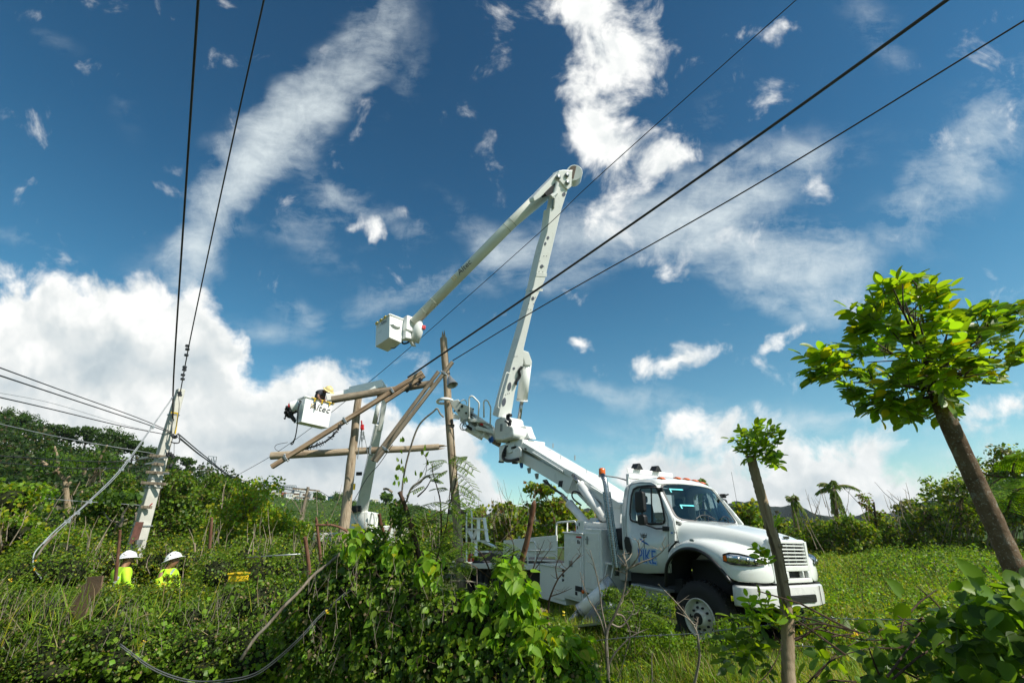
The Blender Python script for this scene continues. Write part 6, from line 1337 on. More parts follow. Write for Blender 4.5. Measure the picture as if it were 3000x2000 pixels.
stake([(893, 1572), (898, 1605), (904, 1650), (908, 1700)], .033, BARKR, 'thick stake with a tan lower half, holding the wire end', 7.5)
stake([(926, 1512), (931, 1560), (936, 1605), (941, 1660), (944, 1700)], .026, BARKR, 'taller stake with a pointed tip, directly right of the tan one', 7.4, pointed=True)
stake([(1044, 1660), (1046, 1700), (1047, 1730)], .02, BARKL, 'low stub in front of the second lift truck', 6.5)
stake([(621, 1516), (618, 1550), (614, 1605)], .030, BARKR, 'reddish stake between the second worker and the yellow bushes', 9.0)
stake([(352, 1552), (349, 1590), (343, 1650), (338, 1700)], .028, BARKR, 'thin knobbly stake directly left of the first worker', 8.6)
stake([(570, 1590), (571, 1615)], .02, BARKL, 'tiny tan stub right above the second worker', 9.0)
ob, _ = wire('bare_branch', [P(924, 1537, 7.2), P(950, 1537, 7.2), P(975, 1538, 7.2), P(1000, 1546, 7.2), P(1018, 1556, 7.2)], .020, BARKR, 'curved orange-brown branch resting across the stakes', 'branch')
q = MB(); q.tube([P(960, 1538, 7.2) - ob.location, P(958, 1526, 7.2) - ob.location], .012, 5); q.build('side_shoot', BARKR, ob)
ob, _ = wire('curved_branch', [P(*p, 5.6) for p in ((1170, 1560), (1175, 1480), (1182, 1400), (1200, 1320), (1228, 1245), (1270, 1205), (1281, 1197), (1290, 1212), (1300, 1222))], .011, TWIG, 'long bare whip arching up from the bush to the claw', 'branch')
ob, _ = wire('curved_branch', [P(*p, 5.6) for p in ((1123, 1432), (1135, 1432), (1150, 1442))], .016, TWIG, 'stubby twig pointing left at the top of the vine-covered stake', 'branch')
ob, _ = wire('curved_branch', [P(*p, 5.5) for p in ((1190, 1470), (1205, 1430), (1230, 1410), (1252, 1394), (1262, 1400))], .013, TWIG, 'pale crooked branch bending right above the vine-covered stake', 'branch')
def zz1(a, b): return (1350 + a * 1100 / 2331, 1250 + b * 1100 / 2331)
def twigs(name, label, paths, d, r, m, ns=14, dd=.1):
    first = P(*zz1(*paths[0][0]), d); o = empty(name, first); tag(o, label, 'dead shrub', 'leafless shrubs'); 
    for i, path in enumerate(paths):
        q = MB(); pts = [P(*zz1(*p), d + dd * sin(i * 2.3) * k / len(path)) - first for k, p in enumerate(path)]; sp = spline(pts, 5); n = len(sp)
        r0 = r * (1 if i == 0 else .55); q.tube(sp, [r0 * (1 - .75 * k / n) for k in range(n)], 6)
        for k in range(ns if i == 0 else ns // 2):
            j = random.randint(n // 3, n - 1); p = sp[j]; v = Vector((random.uniform(-1, 1), random.uniform(-.6, .6), random.uniform(.1, 1))).normalized() * random.uniform(.05, .17)
            mid = p + v * .5 + Vector((random.uniform(-.02, .02), 0, random.uniform(-.02, .02))); q.tube([p, mid, p + v], [r0 * .3, r0 * .22, r0 * .1], 4)
            if random.random() < .6: v2 = Vector((random.uniform(-1, 1), random.uniform(-.5, .5), random.uniform(.0, 1))).normalized() * .06; q.tube([mid, mid + v2], [r0 * .18, r0 * .07], 4)
        q.build('branch', m, o)
    return o
twigs('dead_shrub', 'tall pale leafless shrub in front of the cab step', [[(915, 1700), (915, 1520), (905, 1290), (960, 1160), (1000, 1060), (1020, 980), (1030, 870), (1005, 790)], [(905, 1270), (875, 1130), (860, 1000), (830, 870), (800, 760)], [(1025, 890), (1070, 850), (1110, 780), (1100, 700)], [(900, 1300), (860, 1180), (800, 1080), (770, 1010), (740, 900)], [(930, 1220), (990, 1240), (1040, 1190), (1075, 1120), (1050, 1060)], [(1040, 880), (1120, 840), (1200, 810), (1260, 760), (1250, 725)], [(960, 1160), (1010, 1180), (1050, 1290), (1020, 1420), (980, 1560)], [(905, 1500), (960, 1400), (1060, 1300), (1165, 1250)]], 4.9, .021, TWIG, 10)
twigs('dead_shrub', 'dark leafless shrub in front of the lockers of the truck', [[(540, 1190), (545, 1100), (560, 1040), (600, 950), (640, 900), (690, 850), (745, 790)], [(600, 950), (590, 870), (615, 800), (640, 740)], [(560, 1050), (620, 1030), (690, 1000)], [(400, 1030), (440, 900), (480, 800), (520, 700)], [(420, 940), (500, 830), (560, 750)], [(300, 870), (330, 760), (310, 680), (270, 600)], [(385, 960), (450, 880), (480, 770)]], 5.2, .014, TWIGD, 8)
twigs('dead_shrub', 'short twisted pale shrub in front of the front wheel', [[(1445, 1620), (1480, 1440), (1475, 1330), (1455, 1250), (1380, 1140), (1320, 1070), (1225, 975)], [(1455, 1260), (1470, 1210), (1465, 1175)], [(1450, 1230), (1400, 1180), (1340, 1150)], [(1490, 1420), (1470, 1350), (1500, 1300)], [(1190, 1580), (1185, 1450), (1195, 1380)]], 4.6, .014, TWIG, 5)
twigs('dead_shrub', 'tangle of dark bare runners low between the small tree and the right edge', [[(2075, 1320), (2140, 1290), (2230, 1240), (2320, 1290)], [(1480, 1900), (1700, 1700), (1880, 1560), (1960, 1440), (1985, 1370)], [(2080, 1170), (2200, 1200), (2330, 1240), (2500, 1300)], [(2200, 1560), (2300, 1440), (2400, 1360), (2560, 1300)], [(2100, 1650), (2260, 1480), (2420, 1400), (2700, 1340)], [(2200, 1250), (2500, 1320), (2800, 1300), (3100, 1240)], [(2300, 1300), (2600, 1260), (2900, 1200), (3200, 1180)]], 3.0, .010, TWIGD, 8, .3)
# barbed wire strand of the fence
def strand(name, pts, label):
    ob, sp = wire(name, pts, .0035, STEEL, label, 'fence wire', 'fence wires', n=4); q = MB()
    for k in range(0, len(sp) - 1, 2):
        p = sp[k] - sp[0]
        for _ in range(2): v = Vector((random.uniform(-1, 1), random.uniform(-1, 1), random.uniform(-1, 1))).normalized() * .02; q.tube([p - v, p + v], .002, 3)
    tag(q.build('barb', STEEL, ob), kind='stuff')
strand('barbed_wire', [P(*zz1(*p), d) for p, d in (((780, 1330), 5.0), ((1100, 1300), 4.7), ((1450, 1280), 4.3), ((1700, 1250), 4.1), ((2030, 1215), 3.9), ((2200, 1185), 3.6), ((2600, 1195), 3.1), ((3600, 1180), 2.5))], 'rusty barbed wire strand running along the fence below the truck')
strand('barbed_wire', [P(2300, 1890, 4.0), P(2600, 1895, 3.4), P(3100, 1860, 2.6)], 'lower barbed wire strand in the shaded vines at bottom right')
wire('fence_rail', [P(722, 1633, 9), P(800, 1627, 9), P(880, 1622, 9)], .016, STEEL, 'grey metal pipe lying level behind the left hedge', 'pipe', sm_=False)
wire('fence_rail', [P(1318, 1703, 5.4), P(1360, 1701, 5.4), P(1400, 1706, 5.4), P(1425, 1713, 5.4)], .010, TWIG, 'thin pale stick lying level below the deck of the truck', 'stick')
# ================================================================= foliage
np_ = np.array
class Leaves:
    def __init__(s): s.p = []; s.d = []; s.n = []; s.s = []; s.c = []; s.w = []
    def add(s, p, d, n, sz, c, w=None):
        p = np.atleast_2d(p); s.p.append(p); s.d.append(np.atleast_2d(d)); s.n.append(np.atleast_2d(n)); s.s.append(np.broadcast_to(sz, len(p)).astype(float)); s.c.append(np.atleast_2d(c)); s.w.append(np.broadcast_to(sz if w is None else w, len(p)).astype(float))
    def cat(s): return [np.concatenate(x) for x in (s.p, s.d, s.n, s.s, s.c, s.w)]
    def build(s, name, tm, m, parent=None, off=None):
        p, d, n, sz, c, w_ = s.cat()
        if off is not None: p = p - np_(off)
        return leaf_object(name, tm, p, d, n, sz, c, m, parent, w_)
def individual(parent, L, tm, m, count, off, rest_name='foliage', rest_tm=None):
    """the leaves nearest the viewer become objects of their own, the others one mass"""
    p, d, n, sz, c, w_ = L.cat(); cam_p = np_([0, 0, CAM_Z]); key = sz / np.linalg.norm(p - cam_p, axis=1)
    fx_ = (p - cam_p) @ np_(tuple(FW)); px = (p - cam_p) @ np_(tuple(RT)) / fx_; py = (p - cam_p) @ np_(tuple(UP)) / fx_
    # leaves whose neighbourhood in front is free are the ones that show
    cell = {}; dist = np.linalg.norm(p - cam_p, axis=1)
    for i in range(len(p)):
        k = (int(px[i] * 70), int(py[i] * 70))
        if k not in cell or dist[i] < dist[cell[k]]: cell[k] = i
    front_ = [i for i in cell.values() if abs(px[i]) < 1.13 and abs(py[i]) < .76]; front_.sort(key=lambda i: -key[i]); sel = front_[:count]
    if len(sel) < count:
        extra = [i for i in np.argsort(-key) if i not in set(sel)][:count - len(sel)]; sel += list(extra)
    sel = np_(sel); mask = np.ones(len(p), bool); mask[sel] = False
    variants = []; tv, tf = tm
    cs = c[sel]; order = np.argsort(cs[:, 1]); nv = 10
    for k in range(nv):
        me = bpy.data.meshes.new('leaf'); me.from_pydata(tv.tolist(), [], tf); me.shade_smooth(); a = me.attributes.new('tint', 'FLOAT_COLOR', 'POINT')
        cc = cs[order[int(len(order) * (k + .5) / nv)]]; a.data.foreach_set('color', np.tile(np.append(cc, 1), len(tv)).astype(np.float32)); me.materials.append(m); variants.append(me)
    R = mats_from(d[sel], n[sel]); rank = np.empty(len(sel), int); rank[order] = np.arange(len(sel))
    for j, i in enumerate(sel):
        me = variants[min(nv - 1, int(rank[j] * nv / len(sel)))]; o = bpy.data.objects.new('leaf', me); C.objects.link(o); o.parent = parent
        M = np.eye(4); M[:3, :3] = R[j] * np_([w_[i], sz[i], sz[i]])[None, :]; M[:3, 3] = p[i] - np_(off); o.matrix_local = Matrix(M.tolist())
    if mask.any():
        ob = leaf_object(rest_name, rest_tm or tm, p[mask] - np_(off), d[mask], n[mask], sz[mask], c[mask], m, parent, w_[mask]); ob['kind'] = 'stuff'
def mound(L, c, r, n, size, cols, wts=None, inner=.6, droop=.5, facing=.7, jit=.25, wfac=1.0):
    p, o = shell_points(n, c, r, inner)
    ok = p[:, 2] > Hxy(p[:, 0], p[:, 1]) - .02; p, o = p[ok], o[ok]; n = len(p)
    d = unit(rand_unit(n) * .8 + np_([0, 0, -droop]) + o * .35); nn = unit(o * facing + rand_unit(n) * .55 + np_([0, 0, .35]))
    sz = rng.uniform(size[0], size[1], n); L.add(p, d, nn, sz, palette(n, cols, wts, jit), sz * wfac)
# added dark hulls stand in for shaded hedge insides and stop them being see-through
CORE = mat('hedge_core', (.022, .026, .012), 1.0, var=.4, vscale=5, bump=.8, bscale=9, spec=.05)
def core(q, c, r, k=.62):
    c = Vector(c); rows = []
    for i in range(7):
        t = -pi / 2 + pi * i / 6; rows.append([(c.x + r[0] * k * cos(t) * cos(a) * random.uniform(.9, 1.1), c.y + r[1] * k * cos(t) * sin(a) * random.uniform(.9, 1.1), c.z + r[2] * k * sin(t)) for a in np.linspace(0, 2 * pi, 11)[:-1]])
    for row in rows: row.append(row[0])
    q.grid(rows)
# ---- vine mound in the centre foreground
VM = [(900, 1830, 5.7, .42, .4, .38), (970, 1760, 5.6, .45, .45, .42), (1050, 1720, 5.5, .42, .4, .44), (1130, 1720, 5.45, .36, .4, .38), (1200, 1790, 5.3, .5, .45, .36), (1310, 1815, 5.1, .45, .4, .32), (1420, 1830, 4.9, .42, .35, .32), (1510, 1870, 4.75, .38, .35, .28), (1610, 1950, 4.6, .36, .3, .22), (1700, 2000, 4.4, .3, .3, .16),
      (1000, 1880, 5.4, .6, .4, .45), (1180, 1900, 5.1, .6, .4, .45), (1360, 1930, 4.8, .6, .4, .4), (1530, 1980, 4.5, .5, .3, .3), (1095, 1590, 5.7, .17, .16, .20), (1165, 1500, 5.6, .10, .1, .17), (1190, 1570, 5.5, .12, .12, .2), (1010, 1650, 5.8, .26, .26, .24)]
L = Leaves(); cq = MB(); Lf = Leaves()
for (px, py, d, rx, ry, rz) in VM:
    c = P(px, py, d); fine_ = py < 1715; n = int((4200 if fine_ else 1450) * rx * rz / .25); mound(Lf, c, (rx * 1.04, ry * 1.04, rz * 1.04), int((2200 if px < 1150 or px > 1560 else 1200) * rx * rz / .25), (.016, .045), [G_MID, G_BRIGHT, G_DARK, G_OLIVE, G_DRY], [.3, .28, .22, .12, .08], inner=.8, droop=.4, wfac=1.3); mound(L, c, (rx, ry, rz), n, (.020, .060) if fine_ else (.030, .105), [G_DARK, G_MID, G_BRIGHT, G_LIME, G_DRY], [.26, .38, .24, .09, .03], inner=.68, droop=.9, wfac=.85)
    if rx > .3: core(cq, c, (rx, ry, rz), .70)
# bright young shoots
for (px, py, d, r) in ((1490, 1680, 4.8, .16), (1530, 1720, 4.75, .16), (1500, 1780, 4.7, .15), (1545, 1800, 4.6, .14), (1560, 1890, 4.4, .18), (1640, 1880, 4.5, .14), (1470, 1850, 4.6, .14), (1255, 1660, 5.0, .15), (1150, 1620, 5.3, .15), (1040, 1590, 5.4, .18), (1700, 1900, 4.6, .12), (1400, 1750, 4.7, .12)):
    mound(L, P(px, py, d), (r, r, r * 1.1), 70, (.07, .14), [G_LIME, G_BRIGHT, G_YEL], [.5, .4, .1], inner=.2, droop=.9, wfac=.8)
org = P(1200, 1900, 5.2); org.z = 0
vt = empty('vine_thicket', org); tag(vt, 'dark heap of broad heart-leaved vines smothering the fence, centre foreground', 'vine')
individual(vt, L, HEARTX, LEAF, 300, org, rest_tm=HEART); o_ = Lf.build('small_creeper', CARD, LEAF, vt, off=org); o_['kind'] = 'stuff'
o_ = cq.build('shade_core', CORE, None, smooth=True); o_.parent = vt; o_.location = -org; o_['kind'] = 'stuff'
q = MB()
for k in range(34):
    px, py = random.uniform(860, 1650), random.uniform(1640, 1990); p = P(px, py, random.uniform(4.5, 5.2)) - org
    if py < 1620 + abs(px - 1150) * .35: continue
    v = Vector((random.uniform(-.25, .25), random.uniform(-.05, .05), random.uniform(-.35, -.08))); q.tube(spline([p, p + v * .3 + Vector((random.uniform(-.06, .06), 0, .02)), p + v * .6 + Vector((random.uniform(-.05, .05), 0, 0)), p + v], 3), .0028, 4)
q.build('vine_stem', TWIGD, vt)
# ---- hedge bank on the left
L = Leaves(); cq = MB(); Lg = Leaves()
for px in range(-250, 900, 85):
    for (py, d, r, n) in ((1825 if 230 < px < 640 else 1795, 7.3, (.62, .55, .40 if 230 < px < 640 else .48), 1900), (1890, 6.6, (.55, .4, .34), 1400), (1945, 6.35, (.5, .3, .2), 500)):
        py2 = py + 12 * sin(px * .013) + (10 if px < 250 else 0); c = P(px + random.uniform(-20, 20), py2, d + .25 * sin(px * .03)); rr = tuple(x * random.uniform(.9, 1.12) for x in r)
        left = px < 330; cols = [G_DARK, G_MID, G_BRIGHT, G_OLIVE, G_DRY]; w_ = [.28, .38, .20, .09, .05] if px > 300 else [.2, .38, .27, .1, .05]
        mound(L, c, rr, int(n * 1.7), (.016, .048), cols, w_, inner=.62, droop=.4, wfac=1.35)
        if px > 320: mound(L, c, rr, 150, (.05, .09), [G_MID, G_BRIGHT, G_LIME], None, inner=.85, droop=.9, wfac=1.5)
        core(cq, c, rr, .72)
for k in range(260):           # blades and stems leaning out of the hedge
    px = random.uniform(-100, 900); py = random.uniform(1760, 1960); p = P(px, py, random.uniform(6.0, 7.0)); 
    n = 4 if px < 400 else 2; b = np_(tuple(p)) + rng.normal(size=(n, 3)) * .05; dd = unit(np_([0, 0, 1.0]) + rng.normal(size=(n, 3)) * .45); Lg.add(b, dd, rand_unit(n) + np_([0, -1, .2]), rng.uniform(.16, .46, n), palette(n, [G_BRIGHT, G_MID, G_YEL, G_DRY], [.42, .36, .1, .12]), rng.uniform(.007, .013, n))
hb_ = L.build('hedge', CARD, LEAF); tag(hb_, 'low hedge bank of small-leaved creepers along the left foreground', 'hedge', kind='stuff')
o_ = cq.build('shade_core', CORE, None, smooth=True); o_.parent = hb_; o_['kind'] = 'stuff'
o_ = Lg.build('long_grass', BLADE, GRASSM); tag(o_, 'long grass blades leaning out of the left hedge bank', 'grass', kind='stuff')
# ---- undergrowth in the middle distance
L = Leaves(); cq = MB()
def band(pts, n, size, cols, w_=None, inner=.5, k=.48, wfac=1.0, jr=.25):
    for (px, py, d, r) in pts:
        c = P(px, py, d); rr = (r * random.uniform(.85, 1.2), r, r * random.uniform(.75, 1.05)); mound(L, c, rr, int(n * 2.1), (size[0] * .55, size[1] * .8), cols, w_, inner=inner, wfac=1.35)
        core(cq, c, rr, k)
GB = [G_MID, G_BRIGHT, G_DARK, G_OLIVE, G_YEL]
band([(px, 1690 + 12 * sin(px), 8.8 + random.uniform(-.3, .8), .55) for px in list(range(-150, 220, 70)) + [640, 760, 830, 900]], 650, (.035, .07), GB, [.35, .35, .15, .1, .05])
band([(px, 1655 + 15 * sin(px * .1), 11 + random.uniform(-.5, 1), .8) for px in range(-150, 1200, 80) if not 230 < px < 600], 700, (.05, .09), GB, [.33, .35, .17, .1, .05])
band([(px, 1655 + 10 * sin(px * .1), 13, .7) for px in range(240, 600, 50)], 500, (.05, .1), GB)
band([(px, 1620 + 15 * sin(px * .07), 15 + random.uniform(-1, 1.5), 1.05) for px in range(-150, 1350, 90)], 700, (.07, .12), GB, [.33, .33, .2, .1, .04])
band([(px, 1585 + 18 * sin(px * .09), 20 + random.uniform(-1, 2), 1.3) for px in range(-150, 1400, 90)], 600, (.09, .15), GB, [.30, .30, .25, .12, .03])
band([(1000 + i * 45, 1640 + random.uniform(-25, 20), 7.6, .34) for i in range(6)], 500, (.035, .075), GB, [.35, .35, .2, .06, .04])
for (px, py, d, r) in ((500, 1722, 8.3, .13), (525, 1712, 8.4, .12), (480, 1735, 8.3, .14), (515, 1690, 8.6, .07), (490, 1690, 8.6, .06), (545, 1735, 8.3, .14), (340, 1738, 8.4, .13), (375, 1745, 8.4, .13), (405, 1738, 8.4, .12), (440, 1730, 8.3, .16), (320, 1720, 8.6, .14)): mound(L, P(px, py, d), (r, r, r), 90, (.03, .06), GB, None, inner=.1)
for px in range(290, 600, 24): mound(L, P(px, 1742 + 8 * sin(px), 7.7), (.2, .2, .2), 300, (.02, .05), GB, None, inner=.3, wfac=1.3)
ug = L.build('undergrowth', CARD, LEAF); tag(ug, 'mixed green undergrowth between the hedge and the hill', 'bushes', kind='stuff'); o_ = cq.build('shade_core', CORE, None, smooth=True); o_.parent = ug; o_['kind'] = 'stuff'
# ---- foliage round the truck feet and behind
L = Leaves(); cq = MB()
band([(1840, 1850, 7.3, .26), (1800, 1800, 7.6, .25), (1880, 1800, 7.5, .28), (1930, 1770, 7.6, .22), (1930, 1850, 7.0, .25), (1860, 1745, 8.0, .2), (1790, 1740, 7.9, .16)], 500, (.025, .055), [G_MID, G_BRIGHT, G_DARK], [.4, .3, .3], k=.2, inner=.15)
band([(1440, 1760, 7.5, .35), (1500, 1790, 7.3, .35), (1560, 1840, 6.8, .3), (1620, 1860, 6.5, .28)], 420, (.03, .06), [G_MID, G_BRIGHT, G_DARK], None)
for (px, py, d, r) in ((1850, 1870, 6.7, .15), (1910, 1885, 6.6, .17), (1975, 1880, 6.5, .13), (2030, 1890, 6.4, .14), (2090, 1880, 6.3, .15), (2150, 1860, 6.3, .17), (2190, 1835, 6.3, .15), (2120, 1835, 6.5, .12), (1960, 1850, 6.8, .10)): mound(L, P(px, py, d), (r * 1.2, r, r), 260, (.02, .05), [G_MID, G_BRIGHT, G_LIME], [.4, .4, .2], inner=.15, wfac=1.2)
bb = L.build('creepers', CARD, LEAF); tag(bb, 'small-leaved creepers crowding the truck steps and front wheel', 'creepers', kind='stuff'); o_ = cq.build('shade_core', CORE, None, smooth=True); o_.parent = bb; o_['kind'] = 'stuff'
# ---- bare stems standing through the greenery
def stems(name, label, spec, m, rad):
    q = MB()
    for (x0, x1, y0, y1, d0, d1, n, l0, l1) in spec:
        for _ in range(n):
            p = P(random.uniform(x0, x1), random.uniform(y0, y1), random.uniform(d0, d1)); p.z = max(p.z, h1(p.x, p.y)); v = Vector((random.gauss(0, .35), random.gauss(0, .2), 1)).normalized() * random.uniform(l0, l1); k = p + v * .55 + Vector((random.gauss(0, .06), 0, 0)) * v.length
            r_ = rad * p.length / 8; q.tube([p, k, p + v], [r_, r_ * .7, r_ * .35], 3)
            if random.random() < .5: q.tube([k, k + Vector((random.gauss(0, .5), 0, .6)) * v.length * .4], [r_ * .6, r_ * .25], 3)
    o = q.build(name, m, None); tag(o, label, 'stems', kind='stuff')
stems('bare_stems', 'thin tan stems standing through the left undergrowth', [(-80, 300, 1560, 1700, 9, 15, 40, .3, .9), (560, 1000, 1580, 1700, 8.5, 14, 70, .3, .8), (250, 620, 1640, 1700, 11, 14, 30, .3, .6), (950, 1330, 1560, 1690, 7.2, 11, 45, .3, .9), (60, 700, 1440, 1560, 18, 26, 50, .7, 1.7), (700, 1000, 1500, 1600, 20, 30, 16, .8, 2)], WOODG, .006)
stems('dry_stalks', 'dry twisted stalks poking from the hedge bank', [(-80, 880, 1760, 1960, 6.0, 6.8, 190, .15, .5), (880, 1500, 1680, 1980, 4.6, 5.2, 110, .1, .35)], TWIG, .0035)
stems('thicket_stems', 'pale stems of the thicket at the right tree line', [(2330, 3050, 1480, 1640, 24, 29, 110, .8, 2.0), (1380, 1780, 1480, 1620, 18, 24, 40, .8, 1.8)], WOODG, .005)
stems('weed_stalks', 'brown weed stalks in the sunlit field', [(2330, 3050, 1680, 1860, 7, 14, 70, .3, .8), (1650, 2350, 1860, 1990, 4.8, 6.5, 50, .1, .35)], TWIGD, .004)
# ---- grass
def grass(name, label, n, rmin, rmax, amin, amax, h0, h1, cols, w_, width=.012, mask=None, bend=.35):
    a = rng.uniform(radians(amin), radians(amax), n); r = np.sqrt(rng.uniform(rmin ** 2, rmax ** 2, n)) if rmax < 3 * rmin else rmin * (rmax / rmin) ** rng.random(n)
    clump = rng.normal(size=(n, 2)) * .1; x = np.sin(a) * r + clump[:, 0]; y = np.cos(a) * r + clump[:, 1]
    dens = .5 + .5 * np.sin(x * 1.7 + 2 * np.sin(y * .9)) * np.cos(y * 1.3 + x * .4); keep = rng.random(n) < .35 + .65 * dens
    if mask is not None: keep &= mask(x, y)
    x, y, dens = x[keep], y[keep], dens[keep]; n = len(x); z = Hxy(x, y); d = unit(np.stack([rng.normal(size=n) * bend, rng.normal(size=n) * bend, np.ones(n)], 1))
    sc_ = np.maximum(1, np.hypot(x, y) / 9.0)
    sz = rng.uniform(h0, h1, n) * (.6 + .7 * dens); nn = rand_unit(n) + np_([0, -.6, .3]); pt_ = np.sin(x * .55 + 1.7 * np.sin(y * .33)) * np.cos(y * .47 - x * .21) + .5 * np.sin(x * 1.9 + y * 1.3); gc_ = palette(n, cols, w_) * (1 + .28 * pt_)[:, None] * np.stack([1 + .16 * pt_, np.ones(n), np.ones(n)], 1); sz = sz * (1 + .3 * pt_); o = leaf_object(name, BLADE, np.stack([x, y, z - .02], 1), d, nn, sz, gc_, GRASSM, None, width * sc_ * rng.uniform(.7, 1.4, n)); tag(o, label, 'grass', kind='stuff'); return o
def notruck(x, y):
    q_ = np.stack([x, y, np.zeros_like(x), np.ones_like(x)], 0); l_ = np_(TI) @ q_; return ~((l_[0] > -4.6) & (l_[0] < .9) & (np.abs(l_[1]) < .95)) & ~((np.abs(l_[0] + .04) < .5) & (l_[1] < -.85) & (l_[1] > -1.15))
GC = [G_BRIGHT, G_MID, G_YEL, G_DRY, G_LIME]
grass('meadow_grass', 'sunlit meadow grass in front of and around the truck', 110000, 4.2, 16, 2, 50, .10, .34, GC, [.30, .22, .20, .16, .12], .010, notruck, .55)
grass('field_grass', 'green field grass stretching to the tree line at right', 60000, 11, 45, 8, 52, .10, .34, GC, [.34, .24, .22, .10, .10], .011, notruck, .55)
grass('bank_grass', 'grass tufts on the dirt at the foot of the hedge', 20000, 5.2, 8.5, -48, 2, .06, .2, [G_MID, G_OLIVE, G_DRY, G_BRIGHT], [.3, .25, .25, .2], .010)
# tall growth along the near side of the truck
n = 15000; lx = rng.uniform(-4.4, 2.0, n); ly = rng.uniform(-2.7, -1.25, n); q_ = np_(TM) @ np.stack([lx, ly, np.zeros(n), np.ones(n)]); x, y = q_[0], q_[1]; z = Hxy(x, y); keep = rng.random(n) < .5 + .5 * np.sin(x * 3 + 2 * np.sin(y * 2.1)) * np.cos(y * 2.7); x, y, z = x[keep], y[keep], z[keep]; n = len(x)
o_ = leaf_object('tall_grass', BLADE, np.stack([x, y, z - .02], 1), unit(np.stack([rng.normal(size=n) * .4, rng.normal(size=n) * .4, np.ones(n)], 1)), rand_unit(n) + np_([0, -.6, .3]), rng.uniform(.18, .46, n), palette(n, GC, [.34, .24, .18, .12, .12]), GRASSM, None, rng.uniform(.008, .016, n)); tag(o_, 'tall grass growing up against the near side of the truck', 'grass', kind='stuff')
# ---- weeds in the field
L = Leaves(); cq = MB()
for k in range(330):
    px = random.uniform(2330, 3050); py = random.uniform(1625, 1860); d = 1.5 / max(.03, (.3875 - (py - 1000) / F_PX * .922 - (px - 1500) / F_PX * .032) * -1)
    if d > 26: continue
    c = P(px, py, d * random.uniform(.95, 1.0)); c.z = h1(c.x, c.y) + .16; r = random.uniform(.15, .48) * (1 + d * .03); mound(L, c, (r, r, r * .8), 110, (.03, .075), GB + [G_LIME], None, inner=.3)
for k in range(60):
    px = random.uniform(1700, 2350); py = random.uniform(1880, 2000); c = P(px, py, 1.7 / ((py - 1000) / F_PX * .922 - .3875)); c.z = h1(c.x, c.y) + .1; r = random.uniform(.08, .2); mound(L, c, (r, r, r * .7), 70, (.02, .05), [G_BRIGHT, G_MID, G_YEL], None, inner=.3)
for k in range(620):
    px = random.uniform(2300, 3080); py = random.uniform(1622, 1800); d = 1.8 / max(.03, -(.3875 - (py - 1000) / F_PX * .922 - (px - 1500) / F_PX * .032))
    if d > 27: continue
    c = P(px, py, d); c.z = h1(c.x, c.y) + .14; r = random.uniform(.18, .5); mound(L, c, (r, r, r * .55), 100, (.03, .07), [G_MID, G_BRIGHT, G_LIME, G_YEL, G_OLIVE], [.28, .34, .18, .12, .08], inner=.3, wfac=1.3)
for k in range(46):
    lx, ly = random.uniform(-4.2, 2.2), random.uniform(-2.8, -1.5); c = TM @ Vector((lx, ly, 0)); c.z = h1(c.x, c.y) + .12; r = random.uniform(.1, .26); mound(L, c, (r, r, r), 130, (.02, .055), [G_MID, G_BRIGHT, G_LIME, G_OLIVE], [.3, .36, .2, .14], inner=.2, wfac=1.2)
for k in range(60):
    px = random.uniform(2560, 3080); py = random.uniform(1628, 1700); d = 1.6 / max(.03, -(.3875 - (py - 1000) / F_PX * .922 - (px - 1500) / F_PX * .032)); c = P(px, py, min(d, 26)); c.z = h1(c.x, c.y) + .25; r = random.uniform(.35, .8); mound(L, c, (r, r, r * .75), 240, (.05, .11), [G_MID, G_BRIGHT, G_LIME, G_DARK, G_OLIVE], [.3, .32, .14, .14, .10], inner=.3, wfac=1.2)
for k in range(44):
    px = random.uniform(2380, 2900); py = random.uniform(1690, 1830); d = 1.6 / max(.03, -(.3875 - (py - 1000) / F_PX * .922 - (px - 1500) / F_PX * .032)); c = P(px, py, d); c.z = h1(c.x, c.y) + .2; r = random.uniform(.18, .38); mound(L, c, (r * .8, r, r * 1.2), 150, (.03, .08), [G_MID, G_BRIGHT, G_LIME, G_YEL], [.26, .36, .24, .14], inner=.15, wfac=1.1)
wd = L.build('weeds', CARD, LEAF); tag(wd, 'broad-leaved weeds scattered through the field and meadow', 'weeds', kind='stuff')

